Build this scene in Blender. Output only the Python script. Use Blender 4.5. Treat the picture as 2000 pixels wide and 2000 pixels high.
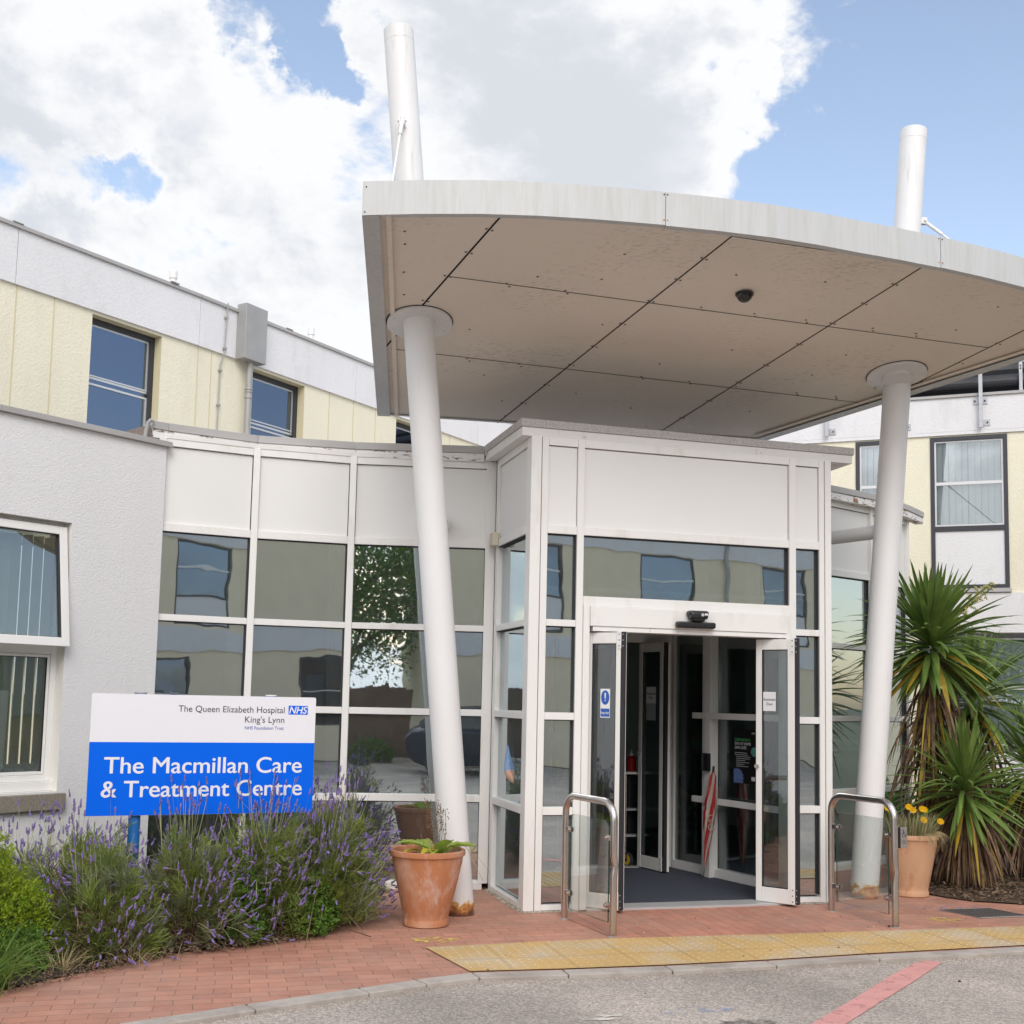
import bpy, bmesh, math, random
import numpy as np
from mathutils import Vector, Matrix

R = math.radians
scene = bpy.context.scene
for o in list(bpy.data.objects):
    bpy.data.objects.remove(o, do_unlink=True)

# ------------------------------------------------------------------ camera
cam_data = bpy.data.cameras.new("camera")
cam = bpy.data.objects.new("camera", cam_data)
scene.collection.objects.link(cam)
scene.camera = cam
PITCH, ROLL = R(5.4566), R(1.2088)
fw = Vector((0, math.cos(PITCH), math.sin(PITCH)))
up0 = Vector((0, -math.sin(PITCH), math.cos(PITCH)))
rt0 = Vector((1, 0, 0))
rt = rt0 * math.cos(ROLL) + up0 * math.sin(ROLL)
up = up0 * math.cos(ROLL) - rt0 * math.sin(ROLL)
cam.matrix_world = Matrix(((rt.x, up.x, -fw.x, 0.0),
                           (rt.y, up.y, -fw.y, 0.0),
                           (rt.z, up.z, -fw.z, 1.6),
                           (0, 0, 0, 1)))
cam_data.sensor_width = 36.0
cam_data.lens = 40.778
cam_data.shift_y = 0.07484
cam_data.clip_start = 0.05
cam_data.clip_end = 2000.0

# ------------------------------------------------------------------ sky and sun
SUN_ELEV, SUN_AZ = R(40), R(174)      # azimuth clockwise from +Y (forward)
world = bpy.data.worlds.new("World")
scene.world = world
world.use_nodes = True
wt = world.node_tree
wt.nodes.clear()
def WN(t, **k):
    n = wt.nodes.new(t)
    for a, b in k.items():
        setattr(n, a, b)
    return n
def wl(a, b):
    wt.links.new(a, b)
sky = WN('ShaderNodeTexSky', sky_type='NISHITA')
sky.sun_disc = False
sky.sun_elevation = SUN_ELEV
sky.sun_rotation = SUN_AZ
sky.air_density = 1.0
sky.dust_density = 1.5
sky.ozone_density = 1.2
tc = WN('ShaderNodeTexCoord')
def wmath(op, a, b=None, clamp=False):
    n = WN('ShaderNodeMath', operation=op)
    n.use_clamp = clamp
    for i, v in enumerate((a, b)):
        if v is None:
            continue
        if hasattr(v, 'links'):
            wl(v, n.inputs[i])
        else:
            n.inputs[i].default_value = v
    return n.outputs[0]
def wnoise(scale, detail, rough, dist=0.0, off=(0, 0, 0), st=(1, 1, 1)):
    m = WN('ShaderNodeMapping')
    m.inputs['Location'].default_value = off
    m.inputs['Scale'].default_value = st
    wl(tc.outputs['Generated'], m.inputs['Vector'])
    n = WN('ShaderNodeTexNoise')
    n.inputs['Scale'].default_value = scale
    n.inputs['Detail'].default_value = detail
    n.inputs['Roughness'].default_value = rough
    n.inputs['Distortion'].default_value = dist
    wl(m.outputs[0], n.inputs['Vector'])
    return n.outputs['Fac']
# clouds: fractal noise on the view direction plus broad banks and gaps
bank = None
# (direction x,y,z ; angular radius deg ; weight)   + = more cloud, - = open blue
BANKS = [(-0.2864, 0.8714, 0.3983, 30, 0.38),
         (-0.0488, 0.8894, 0.4545, 17, 0.32),
         (0.055, 0.9019, 0.4285, 8, 0.28),
         (0.0898, 0.8515, 0.5166, 8, 0.25),
         (0.3165, 0.8244, 0.4691, 17, -0.8),
         (0.2227, 0.8935, 0.3899, 7, -0.26),
         (0.4307, 0.8297, 0.3552, 14, -0.2),
         (-0.1784, 0.8347, 0.521, 2.6, -0.62),
         (-0.165, 0.853, 0.4952, 1.8, -0.6),
         (-0.3832, 0.8372, 0.3902, 2.4, -0.62),
         (-0.3361, 0.8547, 0.3956, 1.6, -0.5),
         (-0.3004, 0.8645, 0.403, 1.9, -0.6),
         (-0.23, 0.8351, 0.4997, 1.8, -0.48),
         (0.3785, 0.8586, 0.3458, 5.0, 1.1),
         (0.1746, 0.859, 0.4812, 2.2, 0.34),
         (0.2526, 0.8834, 0.3946, 3, 0.28),
         (0.1994, 0.8293, 0.522, 6, 0.66),
         (0.1157, 0.8916, 0.4378, 6, 0.34),
         (-0.3314, 0.821, 0.4648, 9, 0.25),
         (-0.2591, 0.8291, 0.4954, 4, 0.2),
         (0, -1, 0.6, 75, 0.35),
         (1, 0.07, 0.28, 22, -1.0)]
wn1 = WN('ShaderNodeTexNoise'); wn1.inputs['Scale'].default_value = 7.0; wn1.inputs['Detail'].default_value = 7; wn1.inputs['Roughness'].default_value = 0.62
wl(tc.outputs['Generated'], wn1.inputs['Vector'])
wsub = WN('ShaderNodeVectorMath', operation='SUBTRACT'); wl(wn1.outputs['Color'], wsub.inputs[0]); wsub.inputs[1].default_value = (0.5, 0.5, 0.5)
wad = WN('ShaderNodeVectorMath', operation='MULTIPLY_ADD'); wl(wsub.outputs[0], wad.inputs[0]); wad.inputs[1].default_value = (0.20, 0.20, 0.16); wl(tc.outputs['Generated'], wad.inputs[2])
wnrm = WN('ShaderNodeVectorMath', operation='NORMALIZE'); wl(wad.outputs[0], wnrm.inputs[0])
for (dx, dy, dz, rad, w) in BANKS:
    L = math.sqrt(dx*dx + dy*dy + dz*dz)
    dn = WN('ShaderNodeVectorMath', operation='DOT_PRODUCT')
    wl(wnrm.outputs[0], dn.inputs[0])
    dn.inputs[1].default_value = (dx/L, dy/L, dz/L)
    mr = WN('ShaderNodeMapRange', interpolation_type='SMOOTHSTEP')
    mr.inputs['From Min'].default_value = math.cos(R(rad))
    mr.inputs['From Max'].default_value = math.cos(R(rad*0.25))
    mr.inputs['To Min'].default_value = 0.0
    mr.inputs['To Max'].default_value = w
    wl(dn.outputs['Value'], mr.inputs['Value'])
    bank = mr.outputs[0] if bank is None else wmath('ADD', bank, mr.outputs[0])
n1 = wnoise(4.2, 9, 0.62, 0.25, (3.1, 1.7, 0.4), (1, 1, 1.6))
n1b = wnoise(15.0, 8, 0.6, 0.2, (1.1, 0.7, 3.4), (1, 1, 1.4))
nn = wmath('ADD', wmath('MULTIPLY', wmath('SUBTRACT', n1, 0.5), 3.0), wmath('MULTIPLY', wmath('SUBTRACT', n1b, 0.5), 1.7))
dens = wmath('ADD', nn, bank)
cover = WN('ShaderNodeMapRange', interpolation_type='SMOOTHSTEP')
cover.inputs['From Min'].default_value = -0.16
cover.inputs['From Max'].default_value = 0.30
wl(dens, cover.inputs['Value'])
# cloud shading: lit tops white, thicker undersides soft grey
n2 = wnoise(3.4, 7, 0.58, 0.0, (0.2, 5.0, 2.2), (1, 1, 2.0))
shade = WN('ShaderNodeMapRange', interpolation_type='SMOOTHSTEP')
shade.inputs['From Min'].default_value = 0.36
shade.inputs['From Max'].default_value = 0.62
# thick middles of the banks are greyer than their bright ragged edges
thick = WN('ShaderNodeMapRange', interpolation_type='SMOOTHSTEP')
thick.inputs['From Min'].default_value = 0.15; thick.inputs['From Max'].default_value = 1.15
thick.inputs['To Min'].default_value = -0.16; thick.inputs['To Max'].default_value = 0.07
wl(dens, thick.inputs['Value'])
wl(wmath('ADD', n2, thick.outputs[0]), shade.inputs['Value'])
ccol = WN('ShaderNodeMix', data_type='RGBA')
ccol.inputs['A'].default_value = (6.5, 6.55, 6.65, 1)
ccol.inputs['B'].default_value = (4.75, 4.95, 5.35, 1)
wl(shade.outputs[0], ccol.inputs['Factor'])
skyb = WN('ShaderNodeMix', data_type='RGBA', blend_type='MULTIPLY')
skyb.inputs['Factor'].default_value = 1.0
skyb.inputs['B'].default_value = (2.2, 1.88, 1.63, 1)
wl(sky.outputs[0], skyb.inputs['A'])
# banks of cloud near the sun glow brighter
sdn = WN('ShaderNodeVectorMath', operation='DOT_PRODUCT')
wl(tc.outputs['Generated'], sdn.inputs[0])
sdn.inputs[1].default_value = (math.sin(SUN_AZ)*math.cos(SUN_ELEV), math.cos(SUN_AZ)*math.cos(SUN_ELEV), math.sin(SUN_ELEV))
smr = WN('ShaderNodeMapRange', interpolation_type='SMOOTHSTEP')
smr.inputs['From Min'].default_value = 0.1; smr.inputs['From Max'].default_value = 1.0
smr.inputs['To Min'].default_value = 1.0; smr.inputs['To Max'].default_value = 1.6
wl(sdn.outputs['Value'], smr.inputs['Value'])
cbr = WN('ShaderNodeVectorMath', operation='SCALE')
wl(ccol.outputs['Result'], cbr.inputs[0]); wl(smr.outputs[0], cbr.inputs['Scale'])
mixc = WN('ShaderNodeMix', data_type='RGBA')
wl(cover.outputs[0], mixc.inputs['Factor'])
wl(skyb.outputs['Result'], mixc.inputs['A'])
wl(cbr.outputs[0], mixc.inputs['B'])
bg = WN('ShaderNodeBackground')
bg.inputs['Strength'].default_value = 0.10
wl(mixc.outputs['Result'], bg.inputs['Color'])
wo = WN('ShaderNodeOutputWorld')
wl(bg.outputs[0], wo.inputs[0])

sun_data = bpy.data.lights.new("sun", 'SUN')
sun_data.energy = 1.0
sun_data.angle = R(32)
sun_data.color = (1.0, 0.97, 0.925)
sun = bpy.data.objects.new("sun", sun_data)
scene.collection.objects.link(sun)
sd = Vector((math.sin(SUN_AZ)*math.cos(SUN_ELEV), math.cos(SUN_AZ)*math.cos(SUN_ELEV), math.sin(SUN_ELEV)))
sun.rotation_euler = (-sd).to_track_quat('-Z', 'Y').to_euler()

scene.view_settings.view_transform = 'Standard'
scene.view_settings.look = 'None'
scene.view_settings.exposure = 0.60
scene.view_settings.gamma = 1.0
scene.view_settings.use_curve_mapping = False
scene.cycles.max_bounces = 10
scene.cycles.transparent_max_bounces = 24
scene.cycles.glossy_bounces = 5
scene.cycles.use_denoising = True

# ------------------------------------------------------------------ materials
def mat(name, col, rough=0.6, metal=0.0, var=0.0, vscale=3.0, bump=0.0, bscale=60.0, spec=0.5,
        col2=None, c2fac=(0.45, 0.6), c2scale=2.0, stretch=None, coord='Object'):
    m = bpy.data.materials.new(name)
    m.use_nodes = True
    nt = m.node_tree
    b = nt.nodes['Principled BSDF']
    b.inputs['Roughness'].default_value = rough
    b.inputs['Metallic'].default_value = metal
    b.inputs['Specular IOR Level'].default_value = spec
    t = nt.nodes.new('ShaderNodeTexCoord')
    mp = nt.nodes.new('ShaderNodeMapping')
    if stretch:
        mp.inputs['Scale'].default_value = stretch
    nt.links.new(t.outputs[coord], mp.inputs[0])
    base = nt.nodes.new('ShaderNodeRGB')
    base.outputs[0].default_value = (*col, 1)
    out = base.outputs[0]
    if col2 is not None:
        n = nt.nodes.new('ShaderNodeTexNoise')
        n.inputs['Scale'].default_value = c2scale
        n.inputs['Detail'].default_value = 8
        n.inputs['Roughness'].default_value = 0.65
        nt.links.new(mp.outputs[0], n.inputs['Vector'])
        r = nt.nodes.new('ShaderNodeMapRange')
        r.inputs['From Min'].default_value = c2fac[0]
        r.inputs['From Max'].default_value = c2fac[1]
        nt.links.new(n.outputs['Fac'], r.inputs['Value'])
        mx = nt.nodes.new('ShaderNodeMix'); mx.data_type = 'RGBA'
        nt.links.new(r.outputs[0], mx.inputs['Factor'])
        nt.links.new(out, mx.inputs['A'])
        mx.inputs['B'].default_value = (*col2, 1)
        out = mx.outputs['Result']
    if var > 0:
        n = nt.nodes.new('ShaderNodeTexNoise')
        n.inputs['Scale'].default_value = vscale
        n.inputs['Detail'].default_value = 6
        nt.links.new(mp.outputs[0], n.inputs['Vector'])
        r = nt.nodes.new('ShaderNodeMapRange')
        r.inputs['From Min'].default_value = 0.25
        r.inputs['From Max'].default_value = 0.75
        r.inputs['To Min'].default_value = 1 - var
        r.inputs['To Max'].default_value = 1 + var
        nt.links.new(n.outputs['Fac'], r.inputs['Value'])
        h = nt.nodes.new('ShaderNodeHueSaturation')
        nt.links.new(r.outputs[0], h.inputs['Value'])
        nt.links.new(out, h.inputs['Color'])
        out = h.outputs[0]
    nt.links.new(out, b.inputs['Base Color'])
    if bump > 0:
        n = nt.nodes.new('ShaderNodeTexNoise')
        n.inputs['Scale'].default_value = bscale
        n.inputs['Detail'].default_value = 5
        nt.links.new(t.outputs[coord], n.inputs['Vector'])
        bp = nt.nodes.new('ShaderNodeBump')
        bp.inputs['Strength'].default_value = bump
        bp.inputs['Distance'].default_value = 0.01
        nt.links.new(n.outputs['Fac'], bp.inputs['Height'])
        nt.links.new(bp.outputs[0], b.inputs['Normal'])
    return m

def glass_mat(name, tint, refl=(0.12, 0.9), wav=0.0, wscale=2.0, rough=0.0, rcol=(0.95, 0.97, 1.0), dirt=0.0):
    """architectural pane: see-through with a Fresnel mirror and slightly wavy float glass"""
    m = bpy.data.materials.new(name)
    m.use_nodes = True
    nt = m.node_tree
    nt.nodes.clear()
    N = nt.nodes.new
    o = N('ShaderNodeOutputMaterial')
    tr = N('ShaderNodeBsdfTransparent'); tr.inputs[0].default_value = (*tint, 1)
    gl = N('ShaderNodeBsdfGlossy'); gl.inputs['Roughness'].default_value = rough
    gl.inputs['Color'].default_value = (*rcol, 1)
    lw = N('ShaderNodeLayerWeight'); lw.inputs['Blend'].default_value = 0.35
    mr = N('ShaderNodeMapRange')
    mr.inputs['To Min'].default_value = refl[0]; mr.inputs['To Max'].default_value = refl[1]
    nt.links.new(lw.outputs['Fresnel'], mr.inputs['Value'])
    mx = N('ShaderNodeMixShader')
    nt.links.new(mr.outputs[0], mx.inputs[0])
    nt.links.new(tr.outputs[0], mx.inputs[1]); nt.links.new(gl.outputs[0], mx.inputs[2])
    last = mx.outputs[0]
    if wav > 0:
        t = N('ShaderNodeTexCoord'); n = N('ShaderNodeTexNoise')
        n.inputs['Scale'].default_value = wscale; n.inputs['Detail'].default_value = 1.5
        n.inputs['Distortion'].default_value = 0.6
        nt.links.new(t.outputs['Object'], n.inputs['Vector'])
        bp = N('ShaderNodeBump'); bp.inputs['Strength'].default_value = 1.0
        bp.inputs['Distance'].default_value = wav
        nt.links.new(n.outputs['Fac'], bp.inputs['Height'])
        nt.links.new(bp.outputs[0], gl.inputs['Normal'])
    if dirt > 0:
        d = N('ShaderNodeBsdfDiffuse'); d.inputs[0].default_value = (0.6, 0.62, 0.6, 1)
        m2 = N('ShaderNodeMixShader')
        t2 = N('ShaderNodeTexCoord'); n2_ = N('ShaderNodeTexNoise')
        n2_.inputs['Scale'].default_value = 3.0; n2_.inputs['Detail'].default_value = 8
        nt.links.new(t2.outputs['Object'], n2_.inputs['Vector'])
        r2 = N('ShaderNodeMapRange'); r2.inputs['From Min'].default_value = 0.3; r2.inputs['From Max'].default_value = 0.8
        r2.inputs['To Min'].default_value = dirt*0.4; r2.inputs['To Max'].default_value = dirt
        nt.links.new(n2_.outputs['Fac'], r2.inputs['Value'])
        nt.links.new(r2.outputs[0], m2.inputs[0])
        nt.links.new(last, m2.inputs[1]); nt.links.new(d.outputs[0], m2.inputs[2])
        last = m2.outputs[0]
    nt.links.new(last, o.inputs[0])
    return m

def brick_mat(name, ang, c1, c2, mortar, bw=0.2, rh=0.1, grey=None, msize=0.008, bumpd=0.004):
    m = bpy.data.materials.new(name)
    m.use_nodes = True
    nt = m.node_tree
    N = nt.nodes.new
    b = nt.nodes['Principled BSDF']; b.inputs['Roughness'].default_value = 0.85
    t = N('ShaderNodeTexCoord'); mp = N('ShaderNodeMapping')
    mp.inputs['Rotation'].default_value = (0, 0, -ang)
    nt.links.new(t.outputs['Object'], mp.inputs[0])
    wob = N('ShaderNodeTexNoise'); wob.inputs['Scale'].default_value = 1.2; wob.inputs['Detail'].default_value = 2
    nt.links.new(mp.outputs[0], wob.inputs['Vector'])
    wv = N('ShaderNodeVectorMath'); wv.operation = 'MULTIPLY_ADD'
    nt.links.new(wob.outputs['Color'], wv.inputs[0]); wv.inputs[1].default_value = (0.06, 0.06, 0)
    nt.links.new(mp.outputs[0], wv.inputs[2])
    br = N('ShaderNodeTexBrick')
    br.inputs['Scale'].default_value = 1.0
    br.inputs['Brick Width'].default_value = bw
    br.inputs['Row Height'].default_value = rh
    br.inputs['Mortar Size'].default_value = msize * 0.3
    br.inputs['Mortar Smooth'].default_value = 0.3
    br.inputs['Bias'].default_value = -0.2
    br.inputs['Color1'].default_value = (*c1, 1); br.inputs['Color2'].default_value = (*c2, 1)
    br.inputs['Mortar'].default_value = (*mortar, 1)
    nt.links.new(wv.outputs[0], br.inputs['Vector'])
    out = br.outputs['Color']
    if grey is not None:   # odd replacement bricks
        br2 = N('ShaderNodeTexBrick')
        br2.inputs['Scale'].default_value = 1.0
        br2.inputs['Brick Width'].default_value = bw; br2.inputs['Row Height'].default_value = rh
        br2.inputs['Mortar Size'].default_value = 0.0; br2.inputs['Bias'].default_value = -0.2
        br2.inputs['Color1'].default_value = (0, 0, 0, 1); br2.inputs['Color2'].default_value = (1, 1, 1, 1)
        nt.links.new(wv.outputs[0], br2.inputs['Vector'])
        g = N('ShaderNodeMath'); g.operation = 'GREATER_THAN'; g.inputs[1].default_value = 0.86
        nt.links.new(br2.outputs['Color'], g.inputs[0])
        mg = N('ShaderNodeMix'); mg.data_type = 'RGBA'
        nt.links.new(g.outputs[0], mg.inputs['Factor'])
        nt.links.new(out, mg.inputs['A']); mg.inputs['B'].default_value = (*grey, 1)
        mm = N('ShaderNodeMix'); mm.data_type = 'RGBA'
        nt.links.new(br.outputs['Fac'], mm.inputs['Factor'])
        nt.links.new(mg.outputs['Result'], mm.inputs['A']); mm.inputs['B'].default_value = (*mortar, 1)
        out = mm.outputs['Result']
    n = N('ShaderNodeTexNoise'); n.inputs['Scale'].default_value = 1.7; n.inputs['Detail'].default_value = 10
    n.inputs['Roughness'].default_value = 0.78
    nt.links.new(t.outputs['Object'], n.inputs['Vector'])
    r = N('ShaderNodeMapRange'); r.inputs['From Min'].default_value = 0.3; r.inputs['From Max'].default_value = 0.7
    r.inputs['To Min'].default_value = 0.72; r.inputs['To Max'].default_value = 1.2
    nt.links.new(n.outputs['Fac'], r.inputs['Value'])
    fn = N('ShaderNodeTexNoise'); fn.inputs['Scale'].default_value = 120; fn.inputs['Detail'].default_value = 3
    nt.links.new(t.outputs['Object'], fn.inputs['Vector'])
    r2 = N('ShaderNodeMapRange'); r2.inputs['To Min'].default_value = 0.85; r2.inputs['To Max'].default_value = 1.15
    nt.links.new(fn.outputs['Fac'], r2.inputs['Value'])
    mu = N('ShaderNodeMath'); mu.operation = 'MULTIPLY'
    nt.links.new(r.outputs[0], mu.inputs[0]); nt.links.new(r2.outputs[0], mu.inputs[1])
    h = N('ShaderNodeHueSaturation')
    nt.links.new(out, h.inputs['Color']); nt.links.new(mu.outputs[0], h.inputs['Value'])
    # pale dusty film
    n3 = N('ShaderNodeTexNoise'); n3.inputs['Scale'].default_value = 0.9; n3.inputs['Detail'].default_value = 10
    n3.inputs['Roughness'].default_value = 0.72
    mp3 = N('ShaderNodeMapping'); mp3.inputs['Location'].default_value = (7, 3, 1)
    nt.links.new(t.outputs['Object'], mp3.inputs[0]); nt.links.new(mp3.outputs[0], n3.inputs['Vector'])
    r3 = N('ShaderNodeMapRange'); r3.inputs['From Min'].default_value = 0.44; r3.inputs['From Max'].default_value = 0.72
    r3.inputs['To Max'].default_value = 0.6
    nt.links.new(n3.outputs['Fac'], r3.inputs['Value'])
    md = N('ShaderNodeMix'); md.data_type = 'RGBA'
    nt.links.new(r3.outputs[0], md.inputs['Factor'])
    nt.links.new(h.outputs[0], md.inputs['A']); md.inputs['B'].default_value = (0.38, 0.285, 0.23, 1)
    nt.links.new(md.outputs['Result'], b.inputs['Base Color'])
    bp = N('ShaderNodeBump'); bp.inputs['Strength'].default_value = 0.7; bp.inputs['Distance'].default_value = bumpd
    iv = N('ShaderNodeMath'); iv.operation = 'SUBTRACT'; iv.inputs[0].default_value = 1
    nt.links.new(br.outputs['Fac'], iv.inputs[1])
    nt.links.new(iv.outputs[0], bp.inputs['Height'])
    nt.links.new(bp.outputs[0], b.inputs['Normal'])
    return m

M = {}
M['white_frame'] = mat('white_powder_coat', (0.775, 0.765, 0.745), 0.38, var=0.03, vscale=1.5, col2=(0.62, 0.58, 0.52), c2fac=(0.56, 0.85), c2scale=5, stretch=(1, 1, 0.25))
M['panel'] = mat('white_infill_panel', (0.755, 0.75, 0.735), 0.45, var=0.035, vscale=0.9)
M['fascia'] = mat('fascia_paint', (0.74, 0.725, 0.705), 0.6, var=0.04, col2=(0.42, 0.36, 0.30), c2fac=(0.60, 0.74), c2scale=7, bump=0.15, bscale=20)
M['peeling'] = mat('peeling_white_timber', (0.76, 0.75, 0.74), 0.7, var=0.04, col2=(0.30, 0.22, 0.17), c2fac=(0.585, 0.60), c2scale=9, stretch=(1, 1, 3), bump=0.5, bscale=16)
M['cap'] = mat('grey_capping', (0.40, 0.39, 0.385), 0.55, var=0.08, vscale=2)
M['felt'] = mat('mineral_felt', (0.46, 0.44, 0.43), 0.9, var=0.3, vscale=90, bump=0.5, bscale=160)
M['render_white'] = mat('white_render', (0.745, 0.742, 0.75), 0.9, var=0.03, vscale=1.3, col2=(0.66, 0.655, 0.65), c2fac=(0.55, 0.85), c2scale=2.6, stretch=(1, 1, .35), bump=0.5, bscale=75)
M['render_band'] = mat('white_render_band', (0.715, 0.712, 0.73), 0.9, var=0.03, vscale=2, col2=(0.61, 0.61, 0.61), c2fac=(0.55, 0.8), c2scale=5, stretch=(1, 1, .3), bump=0.5, bscale=42)
M['render_cream'] = mat('cream_render', (0.76, 0.72, 0.575), 0.9, var=0.03, vscale=1.6, col2=(0.69, 0.645, 0.51), c2fac=(0.52, 0.8), c2scale=4, stretch=(1, 1, .3), bump=0.6, bscale=42)
M['smooth_cream'] = mat('cream_reveal', (0.70, 0.63, 0.42), 0.85, var=0.03)
M['smooth_white'] = mat('smooth_white_reveal', (0.76, 0.74, 0.70), 0.8, var=0.03)
M['charcoal'] = mat('charcoal_frame', (0.035, 0.037, 0.045), 0.5, var=0.1)
M['alu'] = mat('aluminium_sash', (0.62, 0.62, 0.63), 0.35, 0.5)
M['galv'] = mat('galvanised_steel', (0.42, 0.43, 0.46), 0.45, 0.6, var=0.12, vscale=12)
M['steel'] = mat('brushed_stainless', (0.60, 0.56, 0.53), 0.26, 1.0, var=0.10, vscale=9, bump=0.04, bscale=200)
M['zinc'] = mat('weathered_zinc', (0.36, 0.355, 0.35), 0.5, 0.25, var=0.08, vscale=5)
M['black'] = mat('black_plastic', (0.012, 0.012, 0.013), 0.35)
M['black_rubber'] = mat('black_rubber', (0.025, 0.024, 0.028), 0.7)
M['dark_metal'] = mat('black_duct', (0.022, 0.023, 0.027), 0.42, 0.1, var=0.25, vscale=14)
M['upvc'] = mat('white_upvc', (0.80, 0.79, 0.77), 0.3, var=0.02)
M['blind'] = mat('blind_fabric', (0.74, 0.76, 0.77), 0.85, var=0.03)
M['blind_cream'] = mat('cream_blind_fabric', (0.62, 0.60, 0.46), 0.85)
M['concrete_sill'] = mat('pebble_sill', (0.26, 0.23, 0.19), 0.9, var=0.25, vscale=60, bump=0.5, bscale=90)
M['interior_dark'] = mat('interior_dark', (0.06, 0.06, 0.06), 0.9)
M['interior_wall'] = mat('interior_wall', (0.48, 0.52, 0.46), 0.9, var=0.05)
M['interior_floor'] = mat('interior_floor', (0.10, 0.10, 0.11), 0.5)
M['ceiling'] = mat('ceiling_tile', (0.72, 0.72, 0.70), 0.9)
M['glass'] = glass_mat('curtain_glass', (0.74, 0.82, 0.82), (0.52, 0.95), wav=0.0013, wscale=1.7, rcol=(0.84, 0.91, 0.94), rough=0.012, dirt=0.05)
M['glass_clear'] = glass_mat('door_glass', (0.78, 0.84, 0.82), (0.10, 0.9), wav=0.001, wscale=2)
M['glass_up'] = glass_mat('upper_window_glass', (0.35, 0.40, 0.46), (0.28, 1.0), wav=0.0015, wscale=1.2, rcol=(0.46, 0.56, 0.74))
M['glass_blind'] = glass_mat('window_glass', (0.86, 0.90, 0.90), (0.12, 0.9), wav=0.0015, wscale=1.2)
M['glass_rail'] = glass_mat('toughened_glass', (0.95, 0.985, 0.965), (0.02, 0.35), dirt=0.04)
M['glass_edge'] = mat('glass_edge', (0.01, 0.06, 0.05), 0.15)
M['soil'] = mat('dark_soil', (0.045, 0.032, 0.022), 0.95, var=0.4, vscale=30, bump=0.8, bscale=60)

# ------------------------------------------------------------------ mesh helpers
KX, KY = 0.131, 8.93
UX, UY = 0.96207, 0.27282
VX, VY = -0.27282, 0.96207
def W(u, v, z=0.0):
    return Vector((KX + u*UX + v*VX, KY + u*UY + v*VY, z))

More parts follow.
